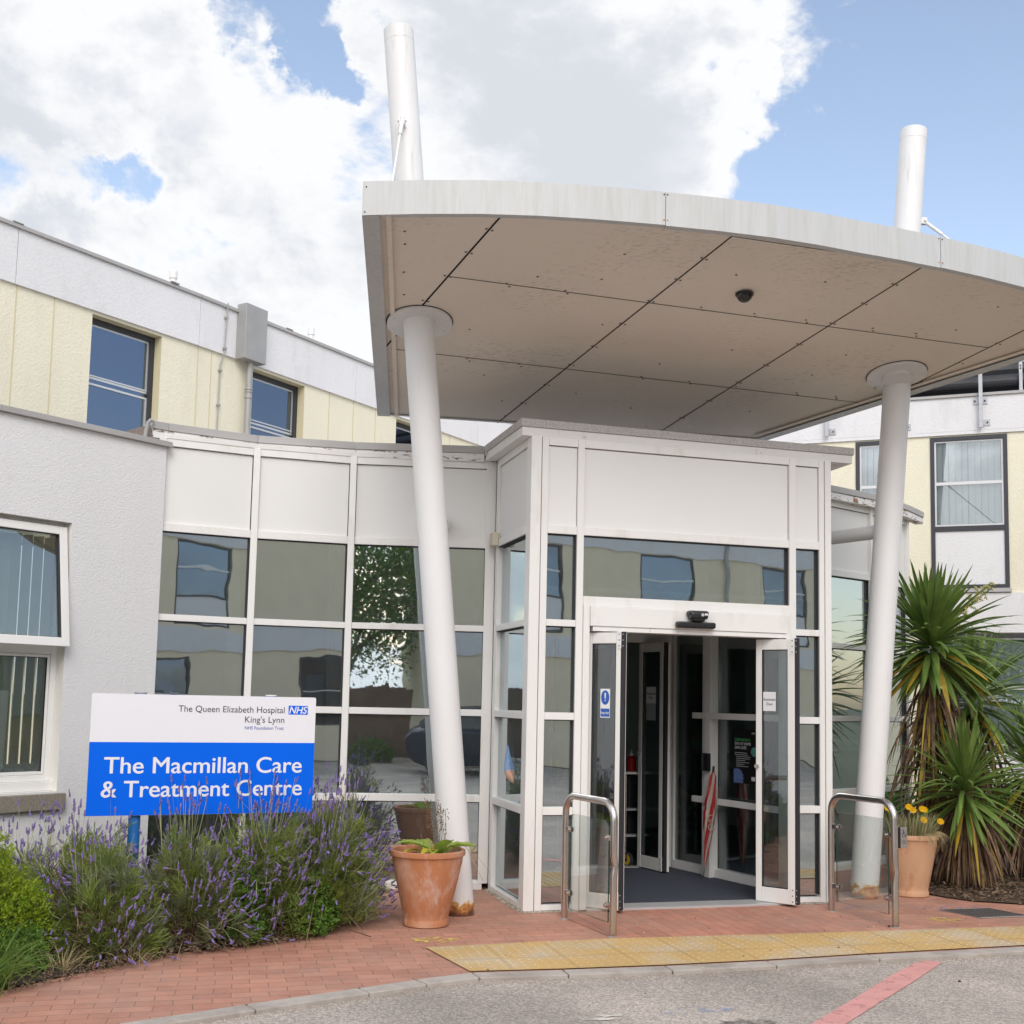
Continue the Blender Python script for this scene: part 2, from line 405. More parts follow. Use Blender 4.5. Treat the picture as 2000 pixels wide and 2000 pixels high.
class MB:
    def __init__(self):
        self.v = []; self.f = []; self.m = []; self.mats = []; self.starts = []
    def mi(self, m):
        if m not in self.mats:
            self.mats.append(m)
        return self.mats.index(m)
    def add(self, vs, fs, m=None):
        b = len(self.v)
        self.starts.append((b, len(self.f)))
        self.v.extend([tuple(x) for x in vs])
        k = self.mi(m) if m else 0
        for f in fs:
            self.f.append(tuple(b + i for i in f)); self.m.append(k)
        return self
    def box(self, o, ax, ay, az, m=None):
        """parallelepiped from corner o with edge vectors"""
        o, ax, ay, az = Vector(o), Vector(ax), Vector(ay), Vector(az)
        p = [o, o+ax, o+ax+ay, o+ay, o+az, o+ax+az, o+ax+ay+az, o+ay+az]
        fs = [(0, 3, 2, 1), (4, 5, 6, 7), (0, 1, 5, 4), (1, 2, 6, 5), (2, 3, 7, 6), (3, 0, 4, 7)]
        if ax.cross(ay).dot(az) < 0:
            fs = [tuple(reversed(f)) for f in fs]
        return self.add(p, fs, m)
    def prism(self, poly, z0, z1, m=None):
        """vertical prism from xy polygon; z0/z1 number or per-vertex list"""
        n = len(poly)
        a = z0 if isinstance(z0, (list, tuple)) else [z0]*n
        b = z1 if isinstance(z1, (list, tuple)) else [z1]*n
        area = sum(poly[i][0]*poly[(i+1) % n][1]-poly[(i+1) % n][0]*poly[i][1] for i in range(n))
        if area < 0:
            poly = poly[::-1]; a = a[::-1]; b = b[::-1]
        vs = [(poly[i][0], poly[i][1], a[i]) for i in range(n)] + [(poly[i][0], poly[i][1], b[i]) for i in range(n)]
        fs = [tuple(range(n-1, -1, -1)), tuple(range(n, 2*n))]
        fs += [(i, (i+1) % n, n+(i+1) % n, n+i) for i in range(n)]
        return self.add(vs, fs, m)
    def tube(self, pts, r, m=None, seg=12, cap=True):
        pts = [Vector(p) for p in pts]
        n = len(pts)
        rs = r if isinstance(r, (list, tuple)) else [r]*n
        vs = []; fs = []
        t0 = (pts[1]-pts[0]).normalized()
        ref = Vector((0, 0, 1)) if abs(t0.z) < 0.9 else Vector((1, 0, 0))
        nx = t0.cross(ref).normalized()
        for i in range(n):
            if i == 0: t = (pts[1]-pts[0])
            elif i == n-1: t = (pts[-1]-pts[-2])
            else: t = (pts[i+1]-pts[i]).normalized()+(pts[i]-pts[i-1]).normalized()
            t.normalize()
            nx = (nx - t*nx.dot(t)).normalized()
            ny = t.cross(nx)
            for k in range(seg):
                a = 2*math.pi*k/seg
                vs.append(pts[i]+(nx*math.cos(a)+ny*math.sin(a))*rs[i])
        for i in range(n-1):
            for k in range(seg):
                k2 = (k+1) % seg
                fs.append((i*seg+k, i*seg+k2, (i+1)*seg+k2, (i+1)*seg+k))
        if cap:
            fs.append(tuple(range(seg-1, -1, -1)))
            fs.append(tuple(range((n-1)*seg, n*seg)))
        return self.add(vs, fs, m)
    def lathe(self, c, prof, m=None, seg=32, tilt=None):
        c = Vector(c); vs = []; fs = []
        for (r, z) in prof:
            for k in range(seg):
                a = 2*math.pi*k/seg
                p = Vector((r*math.cos(a), r*math.sin(a), z))
                if tilt is not None: p = tilt @ p
                vs.append(c+p)
        for i in range(len(prof)-1):
            for k in range(seg):
                k2 = (k+1) % seg
                fs.append((i*seg+k, i*seg+k2, (i+1)*seg+k2, (i+1)*seg+k))
        fs.append(tuple(range(seg-1, -1, -1)))
        fs.append(tuple(range((len(prof)-1)*seg, len(prof)*seg)))
        return self.add(vs, fs, m)
    def build_each(self, name, m=None, parent=None, smooth=False, bevel=0.0, group=1):
        """one object per added shape"""
        st = self.starts+[(len(self.v), len(self.f))]; out = []
        for i in range(0, len(self.starts), group):
            (v0, f0), (v1, f1) = st[i], st[min(i+group, len(self.starts))]
            k = MB(); k.v = self.v[v0:v1]; k.f = [tuple(x-v0 for x in f) for f in self.f[f0:f1]]; k.m = self.m[f0:f1]; k.mats = list(self.mats)
            out.append(k.build(name, m, parent, smooth, bevel))
        return out
    def build(self, name, m=None, parent=None, smooth=False, bevel=0.0):
        me = bpy.data.meshes.new(name)
        me.from_pydata(self.v, [], self.f)
        if self.mats:
            for x in self.mats:
                me.materials.append(M[x] if isinstance(x, str) else x)
            me.polygons.foreach_set('material_index', self.m)
        elif m:
            me.materials.append(M[m] if isinstance(m, str) else m)
        if m and self.mats and None in self.mats:
            pass
        me.update()
        o = bpy.data.objects.new(name, me)
        scene.collection.objects.link(o)
        if smooth:
            me.polygons.foreach_set('use_smooth', [True]*len(me.polygons))
            try:
                me.set_sharp_from_angle(angle=R(40))
            except Exception:
                pass
        if bevel > 0:
            b = o.modifiers.new('bevel', 'BEVEL')
            b.width = bevel; b.segments = 2; b.limit_method = 'ANGLE'; b.angle_limit = R(40)
            b.harden_normals = False
        if parent is not None:
            attach(o, parent)
        return o

def attach(o, parent):
    o.parent = parent
    o.matrix_parent_inverse = wm(parent).inverted()
def wm(o):
    m = o.matrix_local.copy() if o.parent is None else wm(o.parent) @ o.matrix_parent_inverse @ o.matrix_basis
    return Matrix.Translation(o.location) @ o.rotation_euler.to_matrix().to_4x4() if o.parent is None else m

def tag(o, label, cat, group=None):
    o['label'] = label; o['category'] = cat
    if group: o['group'] = group
    return o
def thing(name, loc, label, cat, group=None):
    e = bpy.data.objects.new(name, None)
    e.empty_display_size = 0.2
    e.location = loc
    scene.collection.objects.link(e)
    return tag(e, label, cat, group)
def structure(o):
    o['kind'] = 'structure'
    return o

def text_mesh(txt, name, origin, xdir, zdir, xl, xr, zb, zcap, m, parent=None, bold=0.0, off=0.003, shear=0.0, capref='H'):
    """flat lettering, scaled so that it spans xl..xr and its capitals zb..zcap on a plane"""
    def curve(t):
        cu = bpy.data.curves.new('t', 'FONT'); cu.body = t; cu.size = 1.0; cu.shear = shear
        ob = bpy.data.objects.new('t', cu); scene.collection.objects.link(ob)
        dg = bpy.context.evaluated_depsgraph_get()
        me = bpy.data.meshes.new_from_object(ob.evaluated_get(dg))
        bpy.data.objects.remove(ob, do_unlink=True)
        return me
    ref = curve(capref)
    ys = [v.co.y for v in ref.vertices]; cap = max(ys)
    bpy.data.meshes.remove(ref)
    # glyphs are filled one by one and set at the pitch of the whole line
    full = curve(txt); fx = [v.co.copy() for v in full.vertices]; co = []; pf = []; k = 0
    for ch in reversed(txt):
        if ch == ' ': continue
        g = curve(ch); gc = [v.co.copy() for v in g.vertices]; n = len(gc)
        blk = fx[k:k+n]
        dx = min(c.x for c in blk)-min(c.x for c in gc)
        pf += [tuple(i+len(co) for i in p.vertices) for p in g.polygons]
        co += [Vector((c.x+dx, c.y, 0)) for c in gc]; k += n
        bpy.data.meshes.remove(g)
    bpy.data.meshes.remove(full)
    x0, x1 = min(c.x for c in co), max(c.x for c in co)
    origin, xdir, zdir = Vector(origin), Vector(xdir).normalized(), Vector(zdir).normalized()
    nrm = xdir.cross(zdir)
    sx = (xr-xl)/(x1-x0); sz = (zcap-zb)/cap
    shifts = [(0, 0)] if bold <= 0 else [(0, 0), (bold, 0), (-bold, 0), (0, bold*.6), (0, -bold*.6)]
    vs = []; fs = []
    for k, (bx_, bz_) in enumerate(shifts):
        n0 = len(vs)
        vs += [origin + xdir*(xl+(c.x-x0+bx_)*sx) + zdir*(zb+(c.y+bz_)*sz) + nrm*(off+0.00012*k) for c in co]
        fs += [tuple(i+n0 for i in f) for f in pf]
    me = bpy.data.meshes.new(name); me.from_pydata([tuple(v) for v in vs], [], fs)
    me.materials.clear(); me.materials.append(M[m])
    me.update()
    me.name = name
    o = bpy.data.objects.new(name, me)
    scene.collection.objects.link(o)
    if parent is not None: attach(o, parent)
    return o

# ================================================================== ground
def sheet(name, poly, z, m, thick=None):
    b = MB()
    if thick:
        b.prism(poly, z-thick, z)
    else:
        ar = sum(poly[i][0]*poly[(i+1) % len(poly)][1]-poly[(i+1) % len(poly)][0]*poly[i][1] for i in range(len(poly)))
        if ar < 0: poly = poly[::-1]
        b.add([(x, y, z) for x, y in poly], [tuple(range(len(poly)))])
    return b.build(name, m)

# asphalt with pale aggregate
am = mat('asphalt', (0.215, 0.20, 0.19), 0.9, var=0.12, vscale=1.6, bump=0.0)
def asphalt_nodes(m):
    nt = m.node_tree; N = nt.nodes.new; b = nt.nodes['Principled BSDF']
    t = N('ShaderNodeTexCoord')
    vo = N('ShaderNodeTexVoronoi'); vo.inputs['Scale'].default_value = 95
    nt.links.new(t.outputs['Object'], vo.inputs['Vector'])
    no = N('ShaderNodeTexNoise'); no.inputs['Scale'].default_value = 150; no.inputs['Detail'].default_value = 4
    nt.links.new(t.outputs['Object'], no.inputs['Vector'])
    big = N('ShaderNodeTexNoise'); big.inputs['Scale'].default_value = 0.9; big.inputs['Detail'].default_value = 8
    nt.links.new(t.outputs['Object'], big.inputs['Vector'])
    cr = N('ShaderNodeValToRGB')
    cr.color_ramp.elements[0].position = 0.0; cr.color_ramp.elements[0].color = (0.175, 0.155, 0.136, 1)
    cr.color_ramp.elements[1].position = 1.0; cr.color_ramp.elements[1].color = (0.68, 0.59, 0.515, 1)
    e = cr.color_ramp.elements.new(0.45); e.color = (0.355, 0.31, 0.275, 1)
    sp = N('ShaderNodeSeparateColor'); nt.links.new(vo.outputs['Color'], sp.inputs[0])
    mm = N('ShaderNodeMath'); mm.operation = 'MULTIPLY_ADD'; mm.inputs[1].default_value = 0.55
    nt.links.new(sp.outputs[0], mm.inputs[0])
    m3 = N('ShaderNodeMath'); m3.operation = 'MULTIPLY'; m3.inputs[1].default_value = 0.45
    nt.links.new(no.outputs['Fac'], m3.inputs[0]); nt.links.new(m3.outputs[0], mm.inputs[2])
    nt.links.new(mm.outputs[0], cr.inputs[0])
    r = N('ShaderNodeMapRange'); r.inputs['From Min'].default_value = 0.3; r.inputs['From Max'].default_value = 0.7
    r.inputs['To Min'].default_value = 0.74; r.inputs['To Max'].default_value = 1.22
    nt.links.new(big.outputs['Fac'], r.inputs['Value'])
    h = N('ShaderNodeHueSaturation'); nt.links.new(cr.outputs[0], h.inputs['Color']); nt.links.new(r.outputs[0], h.inputs['Value'])
    nt.links.new(h.outputs[0], b.inputs['Base Color'])
    bp = N('ShaderNodeBump'); bp.inputs['Strength'].default_value = 0.7; bp.inputs['Distance'].default_value = 0.004
    nt.links.new(mm.outputs[0], bp.inputs['Height']); nt.links.new(bp.outputs[0], b.inputs['Normal'])
asphalt_nodes(am)
M['asphalt'] = am
GZ = -0.022
gm = mat('far_ground', (0.10, 0.11, 0.07), 0.95, var=0.3, vscale=0.3)
M['far_ground'] = gm
structure(sheet('ground', [(-400, -400), (400, -400), (400, 400), (-400, 400)], -0.06, 'far_ground'))
structure(sheet('road', [(-30, -11), (42, -11), (42, 9.6), (-30, 9.6)], GZ, 'asphalt'))

# kerb line (inner edge = paving edge)
KERB = [(-9.5, -3.2), (-7.0, 0.3), (-4.9, 2.9), (-3.6, 4.25), (-2.7, 5.03), (-1.859, 5.781), (-1.332, 6.182), (-0.799, 6.569), (-0.50, 6.79), (-0.187, 6.985),
        (0.352, 7.072+.03), (0.98, 7.26), (1.646, 7.46), (2.36, 7.71), (3.525, 8.08), (5.0, 8.62), (7.0, 9.45), (9.5, 10.6)]
def offset_line(pl, d):
    out = []; n = len(pl)
    for i, p in enumerate(pl):
        b = Vector(p)
        t1 = (b-Vector(pl[i-1])).normalized() if i > 0 else None
        t2 = (Vector(pl[i+1])-b).normalized() if i < n-1 else None
        t1 = t1 or t2; t2 = t2 or t1
        t = (t1+t2).normalized(); k = d/max(0.3, t.dot(t1))
        out.append((p[0]+t.y*k, p[1]-t.x*k))
    return out
KOUT = offset_line(KERB, 0.125)
kb = MB()
for i in range(len(KERB)-1):
    a, b, c, d = KERB[i], KERB[i+1], KOUT[i+1], KOUT[i]
    a, b, c, d = map(Vector, (a, b, c, d))
    L = (b-a).length
    n = max(1, round(L/0.9))
    for k in range(n):
        f0 = k/n + 0.004/L; f1 = (k+1)/n - 0.004/L
        q = [a.lerp(b, f0), a.lerp(b, f1), d.lerp(c, f1), d.lerp(c, f0)]
        kb.prism([(p.x, p.y) for p in q], -0.15, 0.002 + random.Random(i*7+k).uniform(-.001, .001))
M['kerb'] = mat('kerb_concrete', (0.43, 0.385, 0.345), 0.9, var=0.12, vscale=3, bump=0.4, bscale=70, col2=(0.33, 0.285, 0.25), c2scale=2.5)
structure(kb.build('kerb', 'kerb', bevel=0.006))
# grit gathered against the kerb
M['grit'] = mat('grit', (0.33, 0.27, 0.21), 0.95, var=0.5, vscale=80)
gb = MB(); rg = random.Random(5)
for i in range(len(KOUT)-1):
    a, b = Vector(KOUT[i]), Vector(KOUT[i+1])
    if a.x < -2.5 or a.x > 4.5: continue
    t = (b-a); L = t.length; nrm = Vector((t.y, -t.x)).normalized()
    for k in range(int(L*520)):
        p = a + t*rg.random() + nrm*abs(rg.gauss(0, 0.045))
        s = rg.uniform(0.0018, 0.005)
        ang = rg.random()*6.28
        vs = [(p.x+s*math.cos(ang+j*2.1), p.y+s*math.sin(ang+j*2.1), GZ+0.0005) for j in range(3)] + [(p.x, p.y, GZ+s*0.9)]
        gb.add(vs, [(0, 1, 3), (1, 2, 3), (2, 0, 3)])
g_ = gb.build('gravel', 'grit'); g_['kind'] = 'stuff'; g_['label'] = 'pale grit and dust gathered along the kerb'; g_['category'] = 'gravel'

TH = R(15.832)
M['brick_l'] = brick_mat('paving_brick', TH*0.9, (0.50, 0.24, 0.165), (0.39, 0.18, 0.125), (0.20, 0.125, 0.09), grey=(0.27, 0.215, 0.175))
M['brick_d'] = brick_mat('paving_brick_apron', TH+R(90), (0.53, 0.235, 0.16), (0.42, 0.185, 0.13), (0.19, 0.115, 0.082), grey=(0.31, 0.22, 0.17))
pave = [(x, y) for x, y in KERB] + [(9.5, 30), (-9.5, 30)]
structure(sheet('pavement', pave, 0.0, 'brick_l'))
# door apron between the two rails
ap = [W(0.30, -0.16), W(2.44, -0.16), W(2.50, -0.97), W(2.60, -1.45), W(0.47, -1.30), W(0.33, -0.97)]
structure(sheet('entrance_apron', [(0.62, 9.03), (2.60, 9.58), (2.54, 9.30), (2.86, 8.52), (0.76, 8.03), (0.44, 8.75)], 0.004, 'brick_d'))

# tactile paving: slabs with raised blisters
M['tactile'] = mat('buff_tactile', (0.53, 0.355, 0.145), 0.85, var=0.12, vscale=1.3, bump=0.25, bscale=120, col2=(0.50, 0.40, 0.27), c2fac=(0.46, 0.62), c2scale=1.7)
TOPL = [(-0.51, 7.628), (0.742, 8.027), (1.836, 8.278), (3.846, 8.787), (5.4, 9.20)]
BOTL = [(-0.20, 6.990), (0.352, 7.105), (0.98, 7.265), (1.646, 7.465), (2.36, 7.715), (3.525, 8.085), (5.0, 8.625), (5.9, 9.0)]
tb = MB()
poly = TOPL[::-1] + [(x, y+0.004) for x, y in BOTL]
ar = sum(poly[i][0]*poly[(i+1) % len(poly)][1]-poly[(i+1) % len(poly)][0]*poly[i][1] for i in range(len(poly)))
if ar < 0: poly = poly[::-1]
tb.add([(x, y, 0.008) for x, y in poly], [tuple(range(len(poly)))])
def inside(p, poly):
    c = False; n = len(poly)
    for i in range(n):
        x0, y0 = poly[i]; x1, y1 = poly[(i+1) % n]
        if (y0 > p[1]) != (y1 > p[1]) and p[0] < (x1-x0)*(p[1]-y0)/(y1-y0)+x0:
            c = not c
    return c
ta = math.atan2(8.787-7.628, 3.846+0.51)
tx, ty = math.cos(ta), math.sin(ta)
sp = 0.0667
for i in range(-2, 96):
    for j in range(-14, 3):
        ox, oy = (i+0.5)*sp, (j+0.5)*sp - 0.02
        p = (-0.51+ox*tx-oy*ty, 7.628+ox*ty+oy*tx)
        if not inside(p, poly): continue
        q = [(p[0]+dx, p[1]+dy) for dx, dy in ((.017, 0), (-.017, 0), (0, .017), (0, -.017))]
        if not all(inside(x, poly) for x in q): continue
        vs = []
        for (r_, z_) in ((0.0125, 0.008), (0.0095, 0.0125), (0.004, 0.0135)):
            for k in range(8):
                a = k*math.pi/4
                vs.append((p[0]+r_*math.cos(a), p[1]+r_*math.sin(a), z_))
        fs = [(l*8+k, l*8+(k+1) % 8, (l+1)*8+(k+1) % 8, (l+1)*8+k) for l in range(2) for k in range(8)] + [tuple(range(16, 24))]
        tb.add(vs, fs)
structure(tb.build('tactile_paving', 'tactile'))
# thin dark joints between slabs
jb = MB()
M['joint'] = mat('joint_dark', (0.38, 0.27, 0.14), 0.95)
for i in range(0, 16):
    a = Vector((-0.51+i*6*sp*tx, 7.628+i*6*sp*ty)); b_ = a + Vector((ty, -tx))*0.80
    pts = [a.lerp(b_, k/20) for k in range(21)]
    pts = [p for p in pts if inside((p.x, p.y), poly)]
    if len(pts) < 2: continue
    p0, p1 = pts[0], pts[-1]; w = Vector((tx, ty))*0.002
    jb.add([(p0.x-w.x, p0.y-w.y, 0.0092), (p0.x+w.x, p0.y+w.y, 0.0092), (p1.x+w.x, p1.y+w.y, 0.0092), (p1.x-w.x, p1.y-w.y, 0.0092)], [(0, 1, 2, 3)])
a = Vector((-0.51, 7.628)) + Vector((ty, -tx))*0.4
for k in range(60):
    p0 = a + Vector((tx, ty))*(k*0.1); p1 = p0 + Vector((tx, ty))*0.1
    if inside((p0.x, p0.y), poly) and inside((p1.x, p1.y), poly):
        w = Vector((-ty, tx))*0.0016
        jb.add([(p0.x-w.x, p0.y-w.y, 0.0092), (p1.x-w.x, p1.y-w.y, 0.0092), (p1.x+w.x, p1.y+w.y, 0.0092), (p0.x+w.x, p0.y+w.y, 0.0092)], [(0, 1, 2, 3)])
structure(jb.build('paving_joints', 'joint'))

# painted markings and stains
def worn(name, col, lo, hi, scale):
    m = mat(name, col, 0.8, var=0.10, vscale=6)
    nt = m.node_tree; N = nt.nodes.new; b = nt.nodes['Principled BSDF']
    t = N('ShaderNodeTexCoord'); n = N('ShaderNodeTexNoise'); n.inputs['Scale'].default_value = scale
    n.inputs['Detail'].default_value = 9; n.inputs['Roughness'].default_value = 0.75
    nt.links.new(t.outputs['Object'], n.inputs['Vector'])
    r = N('ShaderNodeMapRange'); r.inputs['From Min'].default_value = lo; r.inputs['From Max'].default_value = hi
    nt.links.new(n.outputs['Fac'], r.inputs['Value']); nt.links.new(r.outputs[0], b.inputs['Alpha'])
    return m
M['red_line'] = worn('red_line_paint', (0.62, 0.30, 0.275), 0.20, 0.46, 11)
M['white_paint'] = worn('white_paint', (0.62, 0.57, 0.50), 0.42, 0.50, 10)
M['blue_spray'] = worn('blue_spray', (0.20, 0.33, 0.62), 0.52, 0.68, 14)
M['yellow_spray'] = worn('yellow_spray', (0.72, 0.55, 0.14), 0.46, 0.60, 16)
M['oil'] = worn('oil_stain', (0.05, 0.045, 0.042), 0.35, 0.8, 14)
rl = [(2.712, 7.665), (2.812, 7.628), (2.46, 7.115), (2.083, 6.587), (1.705, 6.051), (1.2, 5.33), (1.02, 5.33), (1.52, 6.03), (1.99, 6.70), (2.33, 7.20), (2.60, 7.56)]
structure(sheet('red_line_marking', rl, GZ+0.004, 'red_line'))
def blob(cx, cy, rx, ry, ang, seed, n=26):
    r_ = random.Random(seed); out = []
    for k in range(n):
        a = 2*math.pi*k/n; s = r_.uniform(0.7, 1.2)
        x, y = rx*s*math.cos(a), ry*s*math.sin(a)
        out.append((cx+x*math.cos(ang)-y*math.sin(ang), cy+x*math.sin(ang)+y*math.cos(ang)))
    return out
structure(sheet('white_marking', blob(0.56, 6.20, .085, .03, .3, 1), GZ+0.004, 'white_paint'))
structure(sheet('white_marking', blob(0.50, 6.12, .10, .025, .2, 9), GZ+0.0041, 'white_paint'))
structure(sheet('blue_marking', blob(1.02, 6.33, .22, .09, .3, 2), GZ+0.004, 'blue_spray'))
structure(sheet('oil_stain', blob(1.27, 6.08, .16, .10, .2, 3), GZ+0.0045, 'oil'))
structure(sheet('blue_marking', blob(3.60, 9.56, .42, .13, .25, 4), 0.0035, 'blue_spray'))
structure(sheet('blue_marking', blob(2.93, 9.52, .28, .10, .25, 5), 0.0035, 'blue_spray'))
structure(sheet('yellow_marking', blob(-0.46, 7.89, .15, .10, .2, 6), 0.0035, 'yellow_spray'))
structure(sheet('yellow_marking', blob(3.35, 9.02, .16, .10, .2, 7), 0.0035, 'yellow_spray'))
# drain cover in the paving
dm = MB()
dd = Vector((0.95, 0.31)).normalized(); de = Vector((-0.10, 1.0)).normalized()
d0 = Vector((3.56, 9.00))
poly = []
dq = [Vector((3.45, 9.44)), Vector((3.66, 9.10)), Vector((4.10, 9.22)), Vector((3.90, 9.56))]
dm.prism([(p.x, p.y) for p in dq], 0.004, 0.007, 'galv')
e1 = (dq[2]-dq[1]); e2 = (dq[0]-dq[1])
for k in range(16):
    s0 = dq[1]+e1*((k+0.25)/16); s1 = s0+e1*(0.28/16)
    q = [s0+e2*0.06, s1+e2*0.06, s1+e2*0.94, s0+e2*0.94]
    dm.prism([(p.x, p.y) for p in q], 0.0072, 0.0095, 'black')
M['iron'] = mat('cast_iron', (0.36, 0.33, 0.31), 0.7, 0.3, var=0.2)
o = dm.build('drain_cover', None); tag(o, 'grey ribbed metal drain cover set in the brick paving by the mulch bed', 'drain cover')
o.data.materials[0] = M['iron']

# planting beds
structure(sheet('planting_bed', [(-9.0, -1.6), (-6.2, 2.1), (-4.6, 4.0), (-3.2, 5.6), (-2.66, 6.35), (-2.38, 6.80), (-2.03, 7.30), (-1.72, 7.55), (-1.415, 7.80), (-1.26, 8.15), (-1.15, 8.7), (-1.35, 9.35), (-2.83, 9.25), (-6, 5.2), (-12, -2)], 0.012, 'soil'))
M['mulch'] = mat('bark_mulch', (0.10, 0.065, 0.042), 0.95, var=0.5, vscale=40, bump=1.0, bscale=50)
MULCH = [(3.52, 10.35), (3.75, 10.02), (3.914, 9.86), (4.299, 9.76), (4.9, 9.6), (7.4, 9.9), (9.4, 12.0), (9.4, 14.9), (5.5, 16.3), (4.45, 12.85)]
structure(sheet('mulch_bed', MULCH, 0.012, 'mulch'))
# bark chips
cb = MB(); rg = random.Random(11)
M['bark_a'] = mat('bark_chip_light', (0.24, 0.165, 0.105), 0.9, var=0.3, vscale=20)
M['bark_b'] = mat('bark_chip_dark', (0.075, 0.045, 0.030), 0.9, var=0.3, vscale=20)
def chips(poly, n, bb, dark=0.6, smin=.012, smax=.05):
    c = 0
    while c < n:
        p = (rg.uniform(bb[0], bb[2]), rg.uniform(bb[1], bb[3]))
        if not inside(p, poly): continue
        c += 1
        a = rg.random()*6.28; L = rg.uniform(smin, smax); w = L*rg.uniform(.15, .45)
        z = 0.014+abs(rg.gauss(0, .018)); tl = rg.uniform(-.5, .5)
        dx, dy = math.cos(a), math.sin(a)
        m = 'bark_b' if rg.random() < dark else 'bark_a'
        cb.box((p[0], p[1], z), (dx*L, dy*L, tl*L), (-dy*w, dx*w, rg.uniform(-.3, .3)*w), (0, 0, 0.004), m)
chips(MULCH, 5200, (3.5, 9.6, 6.6, 11.8))
chips([(-2.9, 6.2), (-2.0, 7.2), (-1.4, 7.7), (-1.15, 8.1), (-1.2, 8.7), (-1.6, 8.4), (-2.3, 7.5), (-3.1, 6.5)], 1500, (-3.1, 6.2, -1.1, 8.7), 0.7, .008, .03)
chips([(-3.2, 5.6), (-2.66, 6.35), (-2.38, 6.80), (-2.03, 7.30), (-1.72, 7.55), (-1.415, 7.80), (-1.26, 8.15), (-1.15, 8.7), (-1.02, 8.7), (-1.15, 8.1), (-1.33, 7.72), (-1.66, 7.46), (-1.96, 7.20), (-2.30, 6.70), (-2.58, 6.25), (-3.1, 5.55)], 1300, (-3.2, 5.5, -1.0, 8.8), 0.45, .006, .022)
c_ = cb.build('bark_chips', None); c_['kind'] = 'stuff'; c_['label'] = 'brown bark chips scattered over the planting beds'; c_['category'] = 'bark mulch'
# litter and small stones on the paving
lb = MB(); M['pebble'] = mat('pale_pebble', (0.62, 0.55, 0.47), 0.8)
for k in range(150):
    x = rg.uniform(-1.2, 4.2); y = rg.uniform(6.4, 9.3)+0.15*x
    s = rg.uniform(.002, .0055)
    if rg.random() < .06: s *= 2.2
    lb.lathe((x, y, 0.009), [(s*.8, 0), (s, s*.5), (s*.5, s)], 'pebble' if rg.random() < .6 else 'bark_b', 6)
l_ = lb.build('loose_grit', None); l_['kind'] = 'stuff'; l_['label'] = 'small loose stones and crumbs scattered on the paving'; l_['category'] = 'grit'

# ================================================================== buildings
class Wall:
    """vertical wall frame: P0 (xy), direction angle, outward side = right-hand of direction"""
    def __init__(self, P0, ang):
        self.p = Vector((P0[0], P0[1], 0)); self.d = Vector((math.cos(ang), math.sin(ang), 0))
        self.n = Vector((self.d.y, -self.d.x, 0))      # points towards the viewer's side
    def at(self, s, z, out=0.0):
        q = self.p + self.d*s + self.n*out
        return Vector((q.x, q.y, z))
    def box(self, mb, s0, s1, z0, z1, o0, o1, m=None):
        return mb.box(self.at(s0, z0, o0), self.d*(s1-s0), self.n*(o1-o0), Vector((0, 0, z1-z0)), m)

def wall_grid(mb, w, s0, s1, z0, z1, ops, out, depth, m, mrev):
    """wall slab with rectangular openings, reveals included"""
    ss = sorted(set([s0, s1] + [x for o in ops for x in o[:2]])); zs = sorted(set([z0, z1] + [x for o in ops for x in o[2:4]]))
    ss = [s for s in ss if s0 <= s <= s1]; zs = [z for z in zs if z0 <= z <= z1]
    for i in range(len(ss)-1):
        for j in range(len(zs)-1):
            cs, cz = (ss[i]+ss[i+1])/2, (zs[j]+zs[j+1])/2
            if any(o[0] < cs < o[1] and o[2] < cz < o[3] for o in ops): continue
            a, b, c, d = w.at(ss[i], zs[j], out), w.at(ss[i+1], zs[j], out), w.at(ss[i+1], zs[j+1], out), w.at(ss[i], zs[j+1], out)
            mb.add([a, b, c, d], [(0, 1, 2, 3)], m)
            a, b, c, d = [q - w.n*depth for q in (a, b, c, d)]
            mb.add([a, b, c, d], [(3, 2, 1, 0)], m)
    for (a, b, c, d) in ops:
        q = [w.at(a, c, out), w.at(b, c, out), w.at(b, d, out), w.at(a, d, out)]
        r_ = [x - w.n*depth for x in q]
        mb.add(q+r_, [(0, 4, 5, 1), (1, 5, 6, 2), (2, 6, 7, 3), (3, 7, 4, 0)], mrev)
    q = [w.at(s0, z0, out), w.at(s1, z0, out), w.at(s1, z1, out), w.at(s0, z1, out)]
    r_ = [x - w.n*depth for x in q]
    mb.add(q+r_, [(0, 1, 5, 4), (1, 2, 6, 5), (2, 3, 7, 6), (3, 0, 4, 7)], m)

def frame_rect(mb, w, s0, s1, z0, z1, fw_, o0, o1, m):
    w.box(mb, s0, s0+fw_, z0, z1, o0, o1, m); w.box(mb, s1-fw_, s1, z0, z1, o0, o1, m)
    w.box(mb, s0+fw_, s1-fw_, z0, z0+fw_, o0, o1, m); w.box(mb, s0+fw_, s1-fw_, z1-fw_, z1, o0, o1, m)

def blinds(w, s0, s1, z0, z1, out, m, parent, rnd, gap=0.02, pitch=0.085, skew=0.35):
    mb = MB(); s = s0
    while s < s1-0.02:
        ww = pitch-rnd.uniform(.002, .012)
        a = skew+rnd.uniform(-.08, .08)
        p = w.at(s, z0, out); q = w.d*min(ww, s1-s) + w.n*(a*0.09)
        bow = rnd.uniform(-.004, .004)
        t = w.at(s, z1, out)
        mb.add([p + w.d*bow, p+q+w.d*bow, t+q, t], [(0, 1, 2, 3), (3, 2, 1, 0)] if False else [(0, 1, 2, 3)])
        s += pitch
    return mb.build('blind', m, parent)

